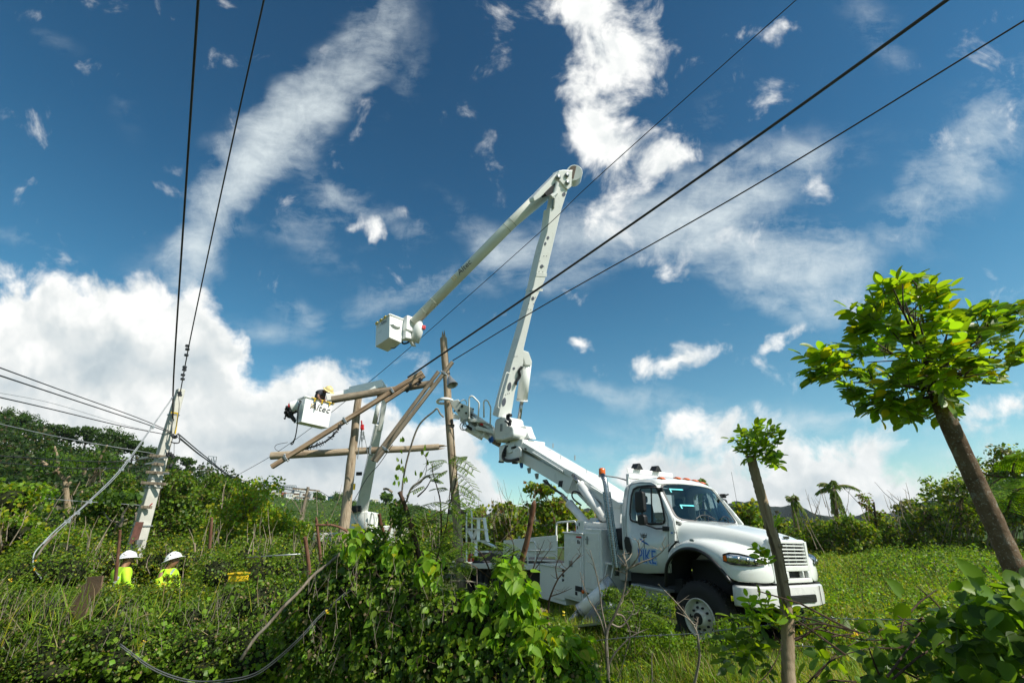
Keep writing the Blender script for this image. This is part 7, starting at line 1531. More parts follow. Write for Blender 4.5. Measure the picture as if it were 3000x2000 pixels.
# ================================================================= trees as things
def branchset(q, base, targets, r0, up=.35):
    for t in targets:
        t = Vector(t); m_ = base.lerp(t, .5) + Vector((0, 0, up * (t - base).length * .3)); q.tube([base, m_, t], [r0, r0 * .6, r0 * .2], 5)
def tree(name, label, cat, group, base, crowns, nleaf, size, cols, w_=None, bark=BARKL, r=.08, tm=CARD, inner=.35, trunkpts=None, droop=.3, wfac=1.3, mt=None, corek=0):
    base = Vector(base); o = empty(name, base); tag(o, label, cat, group); L = Leaves(); tot = sum(c[3] * c[5] for c in crowns); q = MB(); cq = MB()
    top = Vector(crowns[0][:3]); tp = trunkpts or [base, base.lerp(top, .5) + Vector((random.uniform(-.1, .1) * r * 10, 0, 0)), top]
    sp = spline([Vector(p) - base for p in tp], 4); n = len(sp); q.tube(sp, [r * (1 - .6 * k / n) for k in range(n)], 7)
    for (x, y, z, rx, ry, rz) in crowns:
        c = Vector((x, y, z)); k = int(nleaf * rx * rz / tot)
        nb = max(3, int(k / 60)); sub = [Vector(c) + Vector((random.uniform(-1, 1) * rx * .75, random.uniform(-1, 1) * ry * .75, random.uniform(-.8, .9) * rz * .75)) for _ in range(nb)]
        for s_ in sub:
            rr = random.uniform(.28, .5) * min(rx, rz); mound(L, s_, (rr * 1.2, rr, rr * .8), max(8, k // nb), size, cols, w_, inner=inner, droop=droop, wfac=wfac)
            st_ = sp[random.randint(n // 2, n - 1)]; e_ = s_ - base; m_ = st_.lerp(e_, .5) + Vector((0, 0, .1)); q.tube([st_, m_, e_], [r * .35, r * .22, r * .08], 4)
        if corek: core(cq, c - base, (rx, ry, rz), corek)
    q.build('trunk', bark, o, smooth=True); L.build('crown', tm, mt or LEAF, o, off=base)
    if corek: cq.build('crown_shade_core', CORE, o, smooth=True)  # dark hull added for the shaded inside of the crown
    return o
def tp(px, py, d): v = P(px, py, d); return (v.x, v.y, v.z)
def grd(px, d, py=1620): v = P(px, py, d); return Vector((v.x, v.y, h1(v.x, v.y)))
# yellow-green young trees left of centre
YG = [G_YEL, G_LIME, G_BRIGHT, G_MID]
for i, (px, d, tops, lab) in enumerate(((735, 17, ((735, 1455, 1.0), (700, 1520, 1.0), (760, 1550, 1.1), (680, 1590, .9)), 'brightest yellow-green tree, tallest right of the second worker'), (800, 16, ((800, 1535, .7), (835, 1570, .7), (780, 1590, .8)), 'lower yellow-green tree right of the tallest bright one'), (640, 19, ((640, 1560, .8), (660, 1600, .9), (610, 1600, .8)), 'mid green bush tree behind the reddish stake'), (880, 20, ((880, 1580, .8), (850, 1600, .8)), 'low yellow-green bush in front of the distant pole'))):
    tree('young_tree', lab, 'tree', 'young trees left of centre', grd(px, d), [(*tp(x, y, d), r, r, r * .9) for x, y, r in tops], 6500, (.07, .14), YG, [.46, .32, .16, .06] if i in (0, 1, 3) else [.15, .25, .35, .25], corek=0)
for i, (px, d, tops, lab) in enumerate(((40, 12, ((30, 1470, .75), (60, 1560, .6), (0, 1560, .8)), 'bright green tree at the far left edge'), (150, 13, ((150, 1600, .6), (100, 1610, .6)), 'bright low tree beside the far left one'), (240, 14, ((240, 1600, .6), (270, 1620, .5)), 'bright bush in front of the pale trunks'))):
    tree('young_tree', lab, 'tree', 'young trees at far left', grd(px, d), [(*tp(x, y, d), r, r, r * .9) for x, y, r in tops], 3600, (.07, .13), [G_LIME, G_BRIGHT, G_YEL, G_MID], [.3, .35, .15, .2], corek=.45)
for i, (px, d, tops, lab) in enumerate(((330, 18, ((310, 1480, 1.0), (350, 1440, .9), (335, 1530, 1.0)), 'green tree left of the concrete pole, crown across its cross arms'), (460, 19, ((470, 1460, .9), (500, 1420, .8), (520, 1500, .9)), 'green tree directly right of the concrete pole'), (560, 21, ((560, 1480, 1.0), (590, 1430, .8), (545, 1540, 1.0)), 'darker tree second to the right of the concrete pole'), (660, 24, ((650, 1450, 1.1), (620, 1500, 1.0)), 'darker tree behind the yellow-green one'))):
    tree('hillside_tree', lab, 'tree', 'trees round the concrete pole', grd(px, d), [(*tp(x, y, d), r, r, r * .9) for x, y, r in tops], 4600, (.08, .16), [G_MID, G_BRIGHT, G_DARK, G_OLIVE], [.35, .2, .3, .15])
# pale trunks on the hillside
def zt(a, b): return (a * .319, 1150 + b * .319)
def trunktree(label, d, paths, r, leafs, bark=BARKL):
    base = P(*zt(*paths[0][0]), d); o = empty('bare_tree', base); tag(o, label, 'tree', 'pale half-bare trees on the left slope'); q = MB()
    for i, p_ in enumerate(paths):
        sp = spline([P(*zt(*p), d) - base for p in p_], 5); n = len(sp); r0 = r * (1 if i == 0 else .6); q.tube(sp, [r0 * (1 - .6 * k / n) for k in range(n)], 7)
    q.build('trunk', bark, o, smooth=True); L = Leaves()
    for (a, b, rr) in leafs: mound(L, P(*zt(a, b), d), (rr * .8, rr * .8, rr * .4), 60, (.12, .2), [(.05, .10, .012), G_MID, G_DARK], None, inner=.2, wfac=1.2)
    L.build('crown', CARD, LEAF, o, off=base)
trunktree('pale branching tree, leftmost of those on the slope', 22, [[(625, 1120), (615, 980), (600, 830), (590, 790)], [(600, 800), (560, 760), (535, 700), (525, 580), (500, 490)], [(600, 800), (625, 780), (650, 765)], [(535, 710), (480, 740), (420, 745)], [(430, 670), (400, 640), (375, 620)], [(620, 850), (650, 820)]], .16, [(520, 650, 1.0), (440, 700, .8), (600, 640, .9), (500, 540, .8), (660, 700, .6)])
trunktree('pale leaning tree, second on the slope with a branch to the right', 23, [[(765, 1150), (770, 1060), (800, 970), (830, 860), (870, 740)], [(850, 820), (880, 760), (920, 730), (975, 712)], [(870, 740), (900, 660), (940, 560), (985, 480)], [(790, 1000), (750, 900)]], .15, [(940, 560, .9), (980, 660, .8), (860, 620, .8), (1010, 600, .8)])
trunktree('short forked pale tree above the second on the slope', 25, [[(770, 750), (780, 700), (760, 620)], [(785, 700), (815, 660)], [(655, 740), (675, 650)]], .10, [(770, 610, .8), (820, 640, .6), (680, 620, .8)])
trunktree('grey bare forked tree just left of the concrete pole', 14, [[(1100, 1230), (1120, 1180), (1130, 1110), (1190, 1030)], [(1110, 1190), (1010, 1170), (950, 1090)], [(1120, 1180), (1170, 1160)], [(1250, 1100), (1240, 1180)], [(1080, 1200), (1050, 1270)]], .055, [(1180, 950, .5), (1050, 960, .5)], TWIG)
trunktree('broken pale trunk right of the concrete pole', 20, [[(1590, 1150), (1610, 1040), (1630, 960)], [(1570, 1140), (1560, 1060)], [(1740, 1000), (1770, 930)]], .12, [(1600, 930, .6)], TWIG)
# crowns on the skyline of the left hill
for (px, py, r, lab) in ((45, 1222, 2.2, 'dark crown highest on the hill at the left edge'), (85, 1245, 2.0, 'dark crown second from the left on the hilltop'), (150, 1262, 1.6, 'thin feathery crown on the hilltop left of the gap'), (205, 1262, 1.3, 'flat-topped small crown on the hilltop'), (258, 1265, 1.3, 'slim upright tree on the hilltop, feathery top'), (320, 1280, 2.3, 'largest round crown on the hilltop'), (345, 1290, 1.8, 'round crown leaning against the largest on the hilltop'), (392, 1300, 1.0, 'small tuft tree on the hilltop right of the largest crown'), (425, 1325, 1.5, 'crown on the hilltop just left of the concrete pole'), (500, 1345, 1.2, 'small crown on the hilltop just right of the concrete pole'), (550, 1352, 1.1, 'tiny crown on the right shoulder of the hill')):
    d = 68 if px < 450 else 80; b = P(px, py + 40, d); b.z = min(b.z, h1(b.x, b.y) + 1)
    tree('hilltop_tree', lab, 'tree', 'trees on the skyline of the left hill', b, [(*tp(px, py, d), r, r, r * .7), (*tp(px + 8, py + 22, d), r * .7, r, r * .5)], 2700, (.14, .32), [(.05, .095, .012), G_DARK, (.022, .05, .01)], [.35, .35, .3], bark=BARKL, r=.14, wfac=1.1)
# hillside forest mass
n = 52000; a = rng.uniform(-.95, -.42, n); r = rng.uniform(34, 100, n) ; x, y = np.sin(a) * r, np.cos(a) * r; z = Hxy(x, y)
lump = 1.6 + 1.5 * np.sin(x * .55 + 1.3 * np.sin(y * .3)) * np.cos(y * .5 + x * .2) + .7 * np.sin(x * 1.3) * np.sin(y * 1.1)
zz = z + np.where(a > -.50, .3, 1) * np.maximum(.2, lump + 1.2) * (rng.random(n) ** .45); p = np.stack([x, y, zz], 1); dn_ = rand_unit(n) * .8 + np_([0, -.2, .1]); nn = rand_unit(n) * .8 + np_([0.1, -.35, .5])
fo = leaf_object('hillside_forest', CARD, p, dn_, nn, rng.uniform(.22, .55, n), palette(n, [(.014, .032, .007), (.026, .055, .010), (.07, .07, .02), (.045, .085, .012), (.10, .075, .045)], [.38, .32, .08, .16, .06]), LEAF, None, rng.uniform(.25, .6, n)); tag(fo, 'dark green forest covering the left hill', 'forest', kind='stuff')
n = 16000; a = rng.uniform(-.62, .12, n); r = rng.uniform(60, 222, n); x, y = np.sin(a) * r, np.cos(a) * r; z = Hxy(x, y); p = np.stack([x, y, z + rng.random(n) * (1.0 + .8 * np.sin(x * .2) * np.cos(y * .15)) * np.where(r > 150, .35, 1)], 1)
fo = leaf_object('ridge_scrub', CARD, p, rand_unit(n) + np_([0, 0, .2]), rand_unit(n) + np_([0, -.5, .5]), np.where(r > 150, .6, 1) * rng.uniform(.5, 1.3, n), palette(n, [G_DARK, G_MID, G_OLIVE], [.5, .4, .1]), LEAF, None, rng.uniform(.5, 1.1, n)); tag(fo, 'scrub covering the slope below the houses', 'scrub', kind='stuff')
for (px, py, d, r, lab) in ((925, 1450, 200, 2.2, 'dark palm-like tree on the housing ridge right of the distant pole'), (940, 1455, 200, 1.8, 'second dark tree on the housing ridge'), (985, 1456, 205, 3.2, 'round dark tree beside the teal house'), (1130, 1455, 120, 1.4, 'thin tree right of the last white house')):
    b = P(px, py + 22, d); tree('ridge_tree', lab, 'tree', 'trees among the hillside houses', b, [(*tp(px, py, d), r, r, r * .8)], 500, (.5, 1.0), [G_DARK, G_MID], None, bark=BARK, r=.25)
# trees behind the truck deck
for i, (px, d, tops, lab) in enumerate(((1425, 24, ((1420, 1520, .9), (1440, 1570, 1.1), (1400, 1600, 1)), 'leafy tree right of the tall pole, left of the step ladder'), (1490, 22, ((1485, 1510, .7), (1495, 1560, .9), (1480, 1600, .9)), 'slim leafy tree just left of the red-brown stake'), (1600, 20, ((1600, 1470, .9), (1580, 1445, .6), (1640, 1490, .8), (1625, 1530, .9)), 'tallest leafy tree behind the riser arm'), (1545, 23, ((1545, 1530, .9), (1550, 1580, .9)), 'short leafy tree behind the red-brown stake'), (1660, 22, ((1665, 1510, .8), (1690, 1530, .7), (1650, 1560, .9)), 'brownish tree beneath the riser arm'), (1365, 22, ((1365, 1530, .9), (1350, 1580, 1.0)), 'leafy tree directly right of the tall wooden pole'), (2195, 18, ((2190, 1520, .7), (2170, 1540, .6), (2215, 1545, .7)), 'green tree behind the bonnet of the truck'), (1290, 20, ((1280, 1560, 1.0), (1240, 1590, 1.0)), 'leafy bush behind the tall wooden pole'), (1720, 24, ((1720, 1540, .8),), 'small tree glimpsed behind the lift cylinders'))):
    tree('meadow_tree', lab, 'tree', 'leafy trees behind the truck', grd(px, d), [(*tp(x, y, d), r, r, r) for x, y, r in tops], 1700, (.12, .24), [G_BRIGHT, G_MID, G_YEL, G_OLIVE, (.14, .08, .04)], [.34, .30, .14, .12, .10], bark=BARKL, inner=.2, r=.06)
# tree line at right
TL_ = []
for px in range(2290, 3300, 52):
    d = 27 + random.uniform(-2, 3) - max(0, px - 2700) * .012; top = np.interp(px, [2290, 2400, 2600, 2750, 2900, 3300], [1535, 1515, 1480, 1430, 1370, 1300]) + random.uniform(-38, 30); TL_.append((px, d, top))
names = ['bushy tree', 'leaning leafy tree', 'olive tree', 'thin tree', 'dense tree']
refs = ['next to the nose of the truck', 'second from the nose of the truck', 'behind the leftmost broken palm', 'just right of the leftmost broken palm', 'left of the tall drooping palm', 'beneath the tall drooping palm', 'right of the tall drooping palm', 'left of the twiggy brown tree', 'behind the twiggy brown tree', 'left of the farthest palm', 'behind the farthest palm', 'right of the farthest palm', 'left of the big leaning trunk', 'just behind the big leaning trunk', 'right of the big leaning trunk', 'under the fern fronds at right', 'behind the fern fronds at right', 'at the right edge', 'outermost at the right edge', 'beyond the right edge']
for i, (px, d, top) in enumerate(TL_):
    base = grd(px, d); r = random.uniform(.9, 1.3); mid = (top + 1640) / 2
    tree('field_tree', names[i % 5] + ' in the right tree line, ' + refs[i % len(refs)], 'tree', 'trees of the right tree line', base, [(*tp(px, top + 30, d), r * .8, r, r * .8), (*tp(px + 20, mid, d), r * 1.1, r, r), (*tp(px - 20, 1625, d), r * 1.1, r, r * .8)], 2500, (.10, .22), [G_MID, G_BRIGHT, G_DARK, G_OLIVE, G_YEL], [.28, .32, .12, .14, .14] if i % 5 != 2 else [.2, .1, .1, .5, .1], bark=BARKL, inner=.25, r=.07, corek=0)
# broken palms
def palm(label, px, py, d, pb, lean, fr_, s=1.0, green=G_MID):
    top = P(px, py, d); base = P(*pb, d); o = empty('broken_palm', base); tag(o, label, 'palm', 'storm-stripped palms'); q = MB(); t = top - base
    q.tube(spline([Vector(), t * .5 + Vector((lean * .4, 0, 0)), t], 5), [.16 * s] * 4 + [.13 * s] * 7, 8, jitter=.08); q.build('trunk', BARKL, o, smooth=True)
    for j, (ax, az, ln) in enumerate(fr_):
        L = Leaves(); rq = MB(); pts = []
        for k in range(12):
            u = k / 11; pts.append(t + Vector((ax * ln * u, 0.3 * sin(j * 2.1) * u, az * ln * u - 1.1 * ln * u * u * (.6 if az > .3 else .9))))
        rq.tube(pts, [.03 * s] * 12, 4); f = rq.build('frond', BARKL, o)
        for k in range(1, 12):
            for s_ in (-1, 1):
                for m_ in range(3):
                    c = pts[k - 1].lerp(pts[k], m_ / 3); dd = (pts[k] - pts[k - 1]).normalized(); side_ = dd.cross(Vector((0, 1, 0))).normalized() * s_; v = dd * .6 + side_ * .5 + Vector((0, 0, -.7)) + Vector((random.uniform(-.2, .2), random.uniform(-.3, .3), 0)); L.add(np_([tuple(c)]), np_([tuple(v)]), np_([[0, -1, .3]]), np_([.42 * s * (1 - .5 * k / 12)]), palette(1, [green, G_OLIVE, G_BRIGHT]), np_([.10 * s]))
        L.build('leaflets', CARD, LEAF, f)
palm('tall drooping palm, highest of the broken palms at right', 2440, 1430, 27, (2475, 1590), -.3, [(-.7, .9, 1.1), (-1, .4, .9), (.9, .55, 1.5), (.3, -.6, 1.1), (-.3, -.5, .9), (-.15, 1.2, .8), (.1, -.9, 1.2)])
palm('leftmost broken palm, brushy top right of the small tree', 2322, 1462, 27, (2345, 1590), -.2, [(-.4, .8, .6), (.3, .7, .6), (.5, -.2, .9), (-.1, -.8, 1.0), (.3, -.9, 1.1), (0, 1.1, .5)])
palm('palm behind the cab, its tuft above the roof lights', 2052, 1420, 24, (2062, 1600), .1, [(-.6, .6, .8), (.6, .6, .8), (0, 1.1, .7), (-.3, -.5, .7), (.4, -.5, .8), (-.8, .1, .7), (.8, .1, .7)])
palm('farthest broken palm, small tuft at the far right of the tree line', 2663, 1468, 31, (2685, 1590), -.1, [(.7, .3, .7), (-.5, .5, .5), (-.2, -.7, .8), (.4, .7, .5)])
tt = tree('twiggy_tree', 'brown twiggy storm-stripped tree between the palms at right', 'tree', None, grd(2565, 27), [(*tp(2560, 1470, 27), .9, .6, .7), (*tp(2568, 1520, 27), .5, .5, .6)], 260, (.12, .2), [G_BRIGHT, G_OLIVE, (.12, .07, .04)], None, bark=BARK, r=.10, inner=.1)
# ---- feathery shrubs (bipinnate fronds)
def fern(o, base, tip_, npair, plen, cols, droop=.25, droops=.2, parts=True, org=Vector(), wf=1):
    base, tip_ = Vector(base), Vector(tip_); L = Leaves(); q = MB(); dd = tip_ - base; pts = [base + dd * (k / 8) - Vector((0, 0, droop * (k / 8) ** 2 * dd.length)) for k in range(9)]
    q.tube([p - org for p in pts], [.0035] * 9, 4); f = q.build('frond', TWIGD, o)
    n_ = dd.normalized().cross(Vector((0, 0, 1))).normalized(); 
    for k in range(npair):
        u = (k + .8) / npair * 8; i = min(7, int(u)); c = pts[i].lerp(pts[i + 1], u - i); ax = (pts[i + 1] - pts[i]).normalized()
        for s_ in (-1, 1):
            pd = (n_ * s_ * .9 + ax * .45 - Vector((0, 0, droops))).normalized(); ln = plen * (1 - .45 * abs(k / npair - .35)); m_ = 10
            cc = np_([tuple(c + pd * ln * (j + 1) / m_) for j in range(m_)])
            for sg in (-1, 1):
                ld = np_(tuple((ax * sg * .8 + pd * .45).normalized())); L.add(cc, np.tile(ld, (m_, 1)), np.tile([0, -.3, 1], (m_, 1)) + rng.normal(size=(m_, 3)) * .2, ln * .20 * np.ones(m_), palette(m_, cols, None, .12), np.ones(m_) * ln * .17 * wf)
    L.build('leaflets', CARD, LEAF, f, off=org)
def fernshrub(label, org, stems, fronds, d, r=.010, cols=None, wf=1):
    org = P(*org, d); o = empty('feathery_shrub', org); tag(o, label, 'shrub', 'feathery-leaved shrubs'); 
    for st in stems: q = MB(); sp = spline([P(*p, d) - org for p in st], 5); q.tube(sp, [r * (1 - .6 * k / len(sp)) for k in range(len(sp))], 6); q.build('stem', TWIGD, o, smooth=True)
    for (a, b, n_, pl) in fronds: fern(o, P(*a, d + random.uniform(-.15, .15)), P(*b, d + random.uniform(-.35, .35)), n_, pl, cols or [G_MID, G_BRIGHT, G_DARK], org=org, wf=wf)
    return o
def z5(a, b): return (1000 + a * .319, 1250 + b * .319)
fr1 = [((1010, 255), (1215, 325)), ((1025, 335), (1165, 375)), ((1040, 420), (1220, 490)), ((1050, 520), (1230, 595)), ((1000, 620), (1180, 700)), ((965, 310), (820, 280)), ((940, 330), (830, 350)), ((960, 430), (800, 400)), ((940, 520), (860, 450)), ((975, 400), (870, 430)), ((960, 560), (880, 540)), ((900, 690), (720, 680)), ((760, 545), (660, 560)), ((1030, 350), (1080, 240)), ((1040, 560), (1190, 640)), ((1000, 640), (1150, 760)), ((960, 760), (820, 780)), ((980, 700), (1100, 820)), ((930, 800), (800, 860)), ((970, 860), (1090, 930)), ((950, 900), (840, 960)), ((940, 950), (1050, 1010)), ((930, 1000), (820, 1050)), ((920, 1050), (1020, 1100)), ((900, 700), (1000, 640)), ((880, 860), (760, 840)), ((700, 700), (640, 800)), ((720, 780), (640, 900)), ((900, 1150), (1000, 1220)), ((880, 1100), (780, 1150))]
fernshrub('tall feathery shrub climbing in front of the wooden pole', z5(850, 1330), [[z5(*p) for p in ((845, 1330), (900, 1130), (960, 930), (985, 760), (1000, 560), (1030, 370), (1040, 180))], [z5(*p) for p in ((920, 1000), (910, 700), (880, 560), (840, 420), (835, 330))], [z5(*p) for p in ((985, 760), (1050, 500), (1065, 330))], [z5(*p) for p in ((700, 640), (780, 560), (830, 470))]], [(z5(*a), z5(*b), 6, .13) for a, b in fr1], 5.5)
fr2 = [((random.uniform(60, 900), random.uniform(330, 640))) for _ in range(34)]
fernshrub('low feathery shrub in front of the truck deck', z6(600, 700), [[z6(*p) for p in ((560, 780), (500, 600), (420, 460), (300, 380))], [z6(*p) for p in ((560, 780), (650, 560), (780, 400))], [z6(*p) for p in ((560, 780), (350, 620), (150, 560))]], [(z6(*a), z6(a[0] + random.uniform(-130, 150), a[1] + random.uniform(-30, 60)), 6, .10) for a in fr2], 5.2)
fr3 = [(zz1(random.uniform(900, 1250), random.uniform(1000, 1250)), None) for _ in range(16)]
fernshrub('small feathery shrub below the cab door', zz1(1080, 1260), [[zz1(*p) for p in ((1080, 1300), (1100, 1150), (1160, 1020))], [zz1(*p) for p in ((1080, 1300), (1000, 1150), (960, 1000))]], [(a, (a[0] + random.uniform(-60, 60), a[1] + random.uniform(-25, 20)), 5, .13) for a, _ in fr3], 6.6)
def z9(a, b): return (2600 + a * .478, 1250 + b * .478)
fr4 = [((765, 280), (780, 145)), ((720, 310), (600, 300)), ((800, 320), (900, 250)), ((700, 330), (560, 300)), ((820, 380), (700, 420)), ((830, 330), (960, 330)), ((760, 400), (900, 380)), ((880, 200), (820, 60))]
o4 = fernshrub('large feathery fronds at the right edge, behind the leaning trunk', z9(600, 290), [[z9(*p) for p in ((560, 265), (620, 295), (700, 305), (780, 325), (900, 330), (1000, 380))], [z9(*p) for p in ((700, 420), (790, 385), (900, 370))], [z9(*p) for p in ((950, 900), (940, 600), (880, 340))]], [(z9(*a), z9(*b), 13, .17) for a, b in fr4], 4.2, .008, [G_LIME, G_BRIGHT, G_MID], .9)
# ---- live fence trees with big leaves
def sprays(L, targets, centre, n_leaf, ls, cols, w_, rach=.2, upb=.25, tw=None, org=Vector()):
    for t in targets:
        t = Vector(t); out = (t - centre); out = (out.normalized() + Vector((random.uniform(-.9, .9), random.uniform(-.9, .9), random.uniform(-.6, .6) + upb))).normalized(); rl = rach * random.uniform(.7, 1.2); st = t - out * rl * .6
        sd = out.cross(Vector((random.uniform(-.3, .3), random.uniform(-.3, .3), 1))).normalized(); nrm = sd.cross(out); nrm = nrm if nrm.z > 0 else -nrm
        if tw: tw.tube([st - org, st + out * rl * .55 - org, st + out * rl - Vector((0, 0, .02)) - org], [.0035, .0028, .002], 4)
        for k in range(n_leaf):
            u = (k // 2 + .6) / (n_leaf / 2); s_ = 1 if k % 2 else -1; last = k == n_leaf - 1
            dr = out if last else (out * .55 + sd * s_ * .85 + Vector((0, 0, -.12))).normalized(); p = st + out * rl * min(1, u); sz = ls * random.uniform(.75, 1.2) * (1.0 if u > .3 else .8)
            L.add(np_([tuple(p)]), np_([tuple(dr)]), np_([tuple(nrm + Vector((random.uniform(-.8, .8), random.uniform(-1.3, .3), random.uniform(-.5, .2))))]), np_([sz]), palette(1, cols, w_, .15), np_([sz * random.uniform(.9, 1.15)]))
def inpoly(x, y, poly):
    c = False; n = len(poly); j = n - 1
    for i in range(n):
        if (poly[i][1] > y) != (poly[j][1] > y) and x < (poly[j][0] - poly[i][0]) * (y - poly[i][1]) / (poly[j][1] - poly[i][1]) + poly[i][0]: c = not c
        j = i
    return c
D1 = 3.6
def d1(py): return 3.0 + (2000 - py) * .0007
tr_pts = [(3130, 2100), (3060, 1900), (2985, 1700), (2961, 1640), (2912, 1530), (2853, 1400), (2785, 1250), (2757, 1180), (2735, 1120)]
base = P(*tr_pts[0], d1(tr_pts[0][1])); bt = empty('fence_tree', base); tag(bt, 'big-leaved live fence tree with thick lichen-spotted trunk leaning in at right', 'tree', 'live fence trees')
q = MB(); sp = spline([P(*p, d1(p[1])) - base for p in tr_pts], 8); n = len(sp); q.tube(sp, [(.070 - .014 * k / n) * random.uniform(.97, 1.03) for k in range(n)], 20, jitter=.015); q.build('trunk', LICHEN, bt, smooth=True)
poly = [(2600, 800), (2640, 785), (2720, 815), (2745, 860), (2780, 915), (2850, 905), (2960, 895), (2985, 950), (2975, 1050), (2935, 1100), (2860, 1125), (2820, 1160), (2790, 1190), (2720, 1225), (2690, 1240), (2630, 1225), (2540, 1215), (2480, 1165), (2420, 1120), (2395, 1085), (2430, 1035), (2500, 1000), (2530, 940), (2510, 900), (2560, 855)]
tg = []; cen = P(2735, 1110, D1); cl_ = []
while len(cl_) < 34:
    x, y = random.uniform(2400, 2980), random.uniform(800, 1235)
    if inpoly(x, y, poly) and all((x - a) ** 2 + (y - b) ** 2 > 58 ** 2 for a, b, _ in cl_): cl_.append((x, y, D1 + random.uniform(-.4, .5)))
cl_ += [(random.uniform(2600, 2780), random.uniform(1080, 1215), D1 + random.uniform(-.3, .3)) for _ in range(7)]
for x, y, d_ in cl_:
    for _ in range(8): tg.append(P(x + random.gauss(0, 21), y + random.gauss(0, 16), d_ + random.uniform(-.08, .08)))
L = Leaves(); tw = MB(); sprays(L, tg, cen, 7, .108, [G_MID, G_BRIGHT, G_LIME, G_YEL], [.20, .34, .38, .08], .15, .1, tw, base)
bq = MB()
for (a, b) in [((2750 + random.uniform(-8, 8), 1140), (x, y)) for x, y, _ in cl_[::4]] + list((((2745, 1150), (2640, 850)), ((2745, 1140), (2560, 1000)), ((2745, 1150), (2500, 1120)), ((2750, 1130), (2780, 960)), ((2755, 1130), (2900, 960)), ((2765, 1160), (2850, 1080)), ((2755, 1160), (2620, 1200)), ((2750, 1140), (2690, 930)), ((2760, 1130), (2930, 1040)))):
    s0, e0 = P(*a, D1) - base, P(*b, D1 + random.uniform(-.3, .3)) - base; m_ = s0.lerp(e0, .5) + Vector((0, 0, .04)); bq.tube([s0, m_, e0], [.016, .010, .004], 6)
    for k in range(5): mm = s0.lerp(e0, random.uniform(.3, 1)); bq.tube([mm, mm + Vector((random.uniform(-.15, .15), random.uniform(-.15, .15), random.uniform(-.02, .18)))], [.006, .003], 4)
bq.build('branch', BARK, bt, smooth=True); tw.build('leaf_stalk', mat('green_stalk', (.10, .13, .03), .6), bt); individual(bt, L, OVALX, LEAFY, 300, base)
D2 = 4.0
def d2(py): return 3.72 + (2000 - py) * .00095
tr_pts = [(2312, 2120), (2310, 1986), (2308, 1911), (2307, 1816), (2298, 1745), (2283, 1651), (2268, 1580), (2254, 1533), (2233, 1462), (2216, 1401), (2204, 1354), (2200, 1335)]
base = P(*tr_pts[0], d2(tr_pts[0][1])); st_ = empty('fence_tree', base); tag(st_, 'slim brown live fence tree with a small leaf tuft, before the truck bumper', 'tree', 'live fence trees')
q = MB(); sp = spline([P(*p, d2(p[1])) - base for p in tr_pts], 8); n = len(sp); q.tube(sp, [(.052 - .010 * k / n) * random.uniform(.95, 1.06) for k in range(n)], 16, jitter=.03); q.build('trunk', BARKL, st_, smooth=True)
q = MB()
for (x, y) in ((2300, 1700), (2278, 1600), (2260, 1500), (2315, 1850), (2296, 1760)): p = P(x + random.uniform(-8, 14), y, d2(y) - .04) - base; q.tube([p, p + Vector((.015, -.02, .01))], [.018, .008], 6)
q.build('bark_knot', BARKL, st_)
tg = []
poly = [(2150, 1290), (2165, 1265), (2200, 1255), (2225, 1245), (2260, 1260), (2285, 1290), (2275, 1330), (2285, 1365), (2265, 1380), (2240, 1355), (2215, 1345), (2180, 1355), (2160, 1335)]
while len(tg) < 75:
    x, y = random.uniform(2150, 2290), random.uniform(1245, 1385)
    if inpoly(x, y, poly): tg.append(P(x, y, d2(y) + random.uniform(-.14, .16)))
L = Leaves(); tw = MB(); sprays(L, tg, P(2205, 1335, 4.35), 5, .080, [G_BRIGHT, G_LIME, G_MID], [.4, .35, .25], .11, .2, tw, base)
tg = [P(random.uniform(2190, 2290), random.uniform(1755, 1830), D2 - random.uniform(.0, .2)) for _ in range(22)] + [P(random.uniform(2290, 2340), random.uniform(1790, 1830), D2 - .1) for _ in range(9)] + [P(*p, D2 - .1) for p in ((2235, 1622), (2250, 1640), (2228, 1632), (2275, 1532), (2225, 1612))]
sprays(L, tg, P(2300, 1850, D2), 5, .085, [G_LIME, G_BRIGHT, G_YEL], [.5, .4, .1], .10, .3, tw, base)
tg = [P(random.uniform(2120, 2260), random.uniform(1790, 1960), D2 - random.uniform(.1, .4)) for _ in range(26)]
sprays(L, tg, P(2280, 1900, D2), 5, .10, [G_MID, G_DARK, G_BRIGHT], None, .12, .0, tw, base)
tw.build('leaf_stalk', mat('green_stalk', (.10, .13, .03), .6), st_); individual(st_, L, OVALX, LEAFY, 300, base)
# ---- shaded broad-leaved vine at bottom right, close to the viewer
org = P(2850, 1900, 2.4); rv = empty('vine_thicket', org); tag(rv, 'shaded broad-leaved vine sprawling across the bottom right corner', 'vine'); L = Leaves(); q = MB()
for (px, py, d, r, n_) in ((2990, 1920, 2.1, .28, 150), (2880, 1970, 2.1, .25, 120), (2770, 1930, 2.5, .26, 100), (2680, 1985, 2.4, .24, 70), (2970, 1830, 2.5, .24, 100), (2600, 1930, 2.8, .22, 26), (2520, 1980, 2.8, .2, 22), (2860, 1870, 2.7, .22, 70), (2440, 1900, 3.3, .2, 18), (2700, 1850, 3.2, .2, 22), (3060, 1870, 2.0, .25, 90), (2420, 1985, 3.0, .18, 20)):
    mound(L, P(px, py, d), (r, r, r), n_, (.055, .105), [G_DARK, G_MID, G_BRIGHT], [.45, .38, .17], inner=.3, droop=.5, wfac=.9)
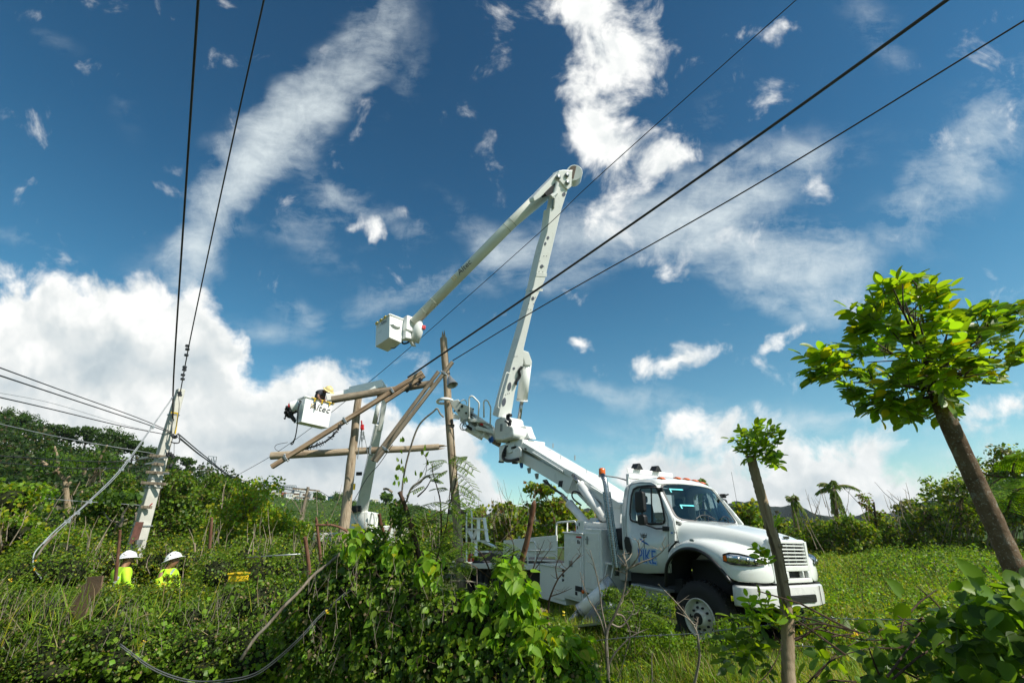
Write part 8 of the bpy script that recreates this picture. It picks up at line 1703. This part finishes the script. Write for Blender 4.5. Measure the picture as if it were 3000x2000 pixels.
for (px, py, d, ang, sz) in ((2870, 1715, 2.2, 125, .15), (2860, 1735, 2.2, -12, .14), (2945, 1705, 2.1, 8, .12), (2975, 1740, 2.0, -20, .12), (2880, 1728, 2.3, 172, .11), (2650, 1770, 2.6, 250, .11), (2840, 1770, 2.2, 260, .14), (2640, 1740, 2.6, 130, .11)):
    a = radians(ang); dr = RT * cos(a) + UP * sin(a) + FW * .2; L.add(np_([tuple(P(px, py, d))]), np_([tuple(dr)]), np_([tuple(-FW * .7 + UP * .6)]), np_([sz]), palette(1, [G_BRIGHT, G_MID]), np_([sz * .8]))
individual(rv, L, HEARTX, LEAF, 290, org)
for k in range(26):
    a = P(random.uniform(2450, 3050), random.uniform(1800, 2000), random.uniform(2.1, 2.9)) - org; v = Vector((random.uniform(-.4, .4), random.uniform(-.1, .2), random.uniform(-.15, .25))); q.tube([a, a + v * .5 + Vector((0, 0, random.uniform(-.04, .04))), a + v], [.006, .005, .003], 5)
q.build('vine_stem', TWIGD, rv)
# leaves climbing the whip and the vine-covered stakes
L = Leaves(); org = P(1180, 1500, 5.6); cl = empty('climbing_vine', org); tag(cl, 'sparse climbing vine with single pointed leaves on the bare whip below the timbers', 'vine')
for (a, b) in ((545, 150), (575, 148), (545, 225), (560, 350), (520, 330), (500, 450), (530, 405), (550, 412), (510, 500), (585, 480), (600, 520), (690, 455), (735, 425), (780, 285), (745, 235), (800, 360), (480, 545), (525, 510), (580, 495), (505, 410), (760, 230), (560, 380)):
    L.add(np_([tuple(P(*z5(a, b - 12), 5.55))]), np_([[random.uniform(-.5, .5), random.uniform(-.2, .2), -1 if random.random() < .4 else 1]]), np_([[random.uniform(-.8, .8), -.8, .3]]), np_([random.uniform(.045, .08)]), palette(1, [G_BRIGHT, G_MID, G_LIME]), np_([random.uniform(.03, .055)]))
individual(cl, L, HEARTX, LEAF, 60, org)
q = MB(); q.tube(spline([P(*z5(*p), 5.55) - org for p in ((600, 640), (640, 580), (740, 500), (780, 400), (780, 290), (740, 230))], 4), .005, 4); q.tube(spline([P(*z5(*p), 5.55) - org for p in ((700, 500), (740, 440), (800, 300))], 4), .003, 4); q.build('vine_stem', TWIGD, cl)
# yellow flowers in the hedge
L = Leaves()
for (px, py) in ((460, 1700), (472, 1712), (100, 1665), (104, 1640), (413, 1885), (420, 1878), (960, 1790), (880, 1705), (1650, 1795), (480, 1708), (30, 1700), (2505, 1860)):
    for k in range(5): L.add(np_([tuple(P(px + random.uniform(-4, 4), py + random.uniform(-4, 4), 6.2 if px < 900 else (4.4 if px < 2000 else 2.6)))]), rand_unit(1), np_([[0, -1, .4]]), np_([.018]), palette(1, [(.75, .42, .02), (.8, .6, .05)]), np_([.018]))
fl_ = L.build('yellow_flowers', HEART, LEAF); tag(fl_, 'tiny yellow flowers dotted through the hedges', 'flowers', kind='stuff')
# ---- the air itself
q = MB(); q.box((0, 0, 88), (3420, 3420, 180)); hz = q.build('haze', None, None); tag(hz, kind='stuff')
m = bpy.data.materials.new('thin_haze'); m.use_nodes = True; N = NT(m.node_tree); N.n.clear(); v_ = N.new('ShaderNodeVolumePrincipled')
v_.inputs['Color'].default_value = (.82, .90, 1.0, 1); v_.inputs['Density'].default_value = .00015; v_.inputs['Anisotropy'].default_value = .2
o_ = N.new('ShaderNodeOutputMaterial'); N.l.new(v_.outputs[0], o_.inputs['Volume']); hz.data.materials.append(m)
for o in bpy.data.objects:
    if o.parent and o.name.split('.')[0] in ('leaf_stalk', 'leaflets', 'vine_stem', 'crown_shade_core', 'bark_knot', 'branch', 'bolt_cluster', 'second_strand') and o.type == 'MESH' and o.parent.name.split('.')[0] != 'dead_shrub': o['kind'] = 'stuff'
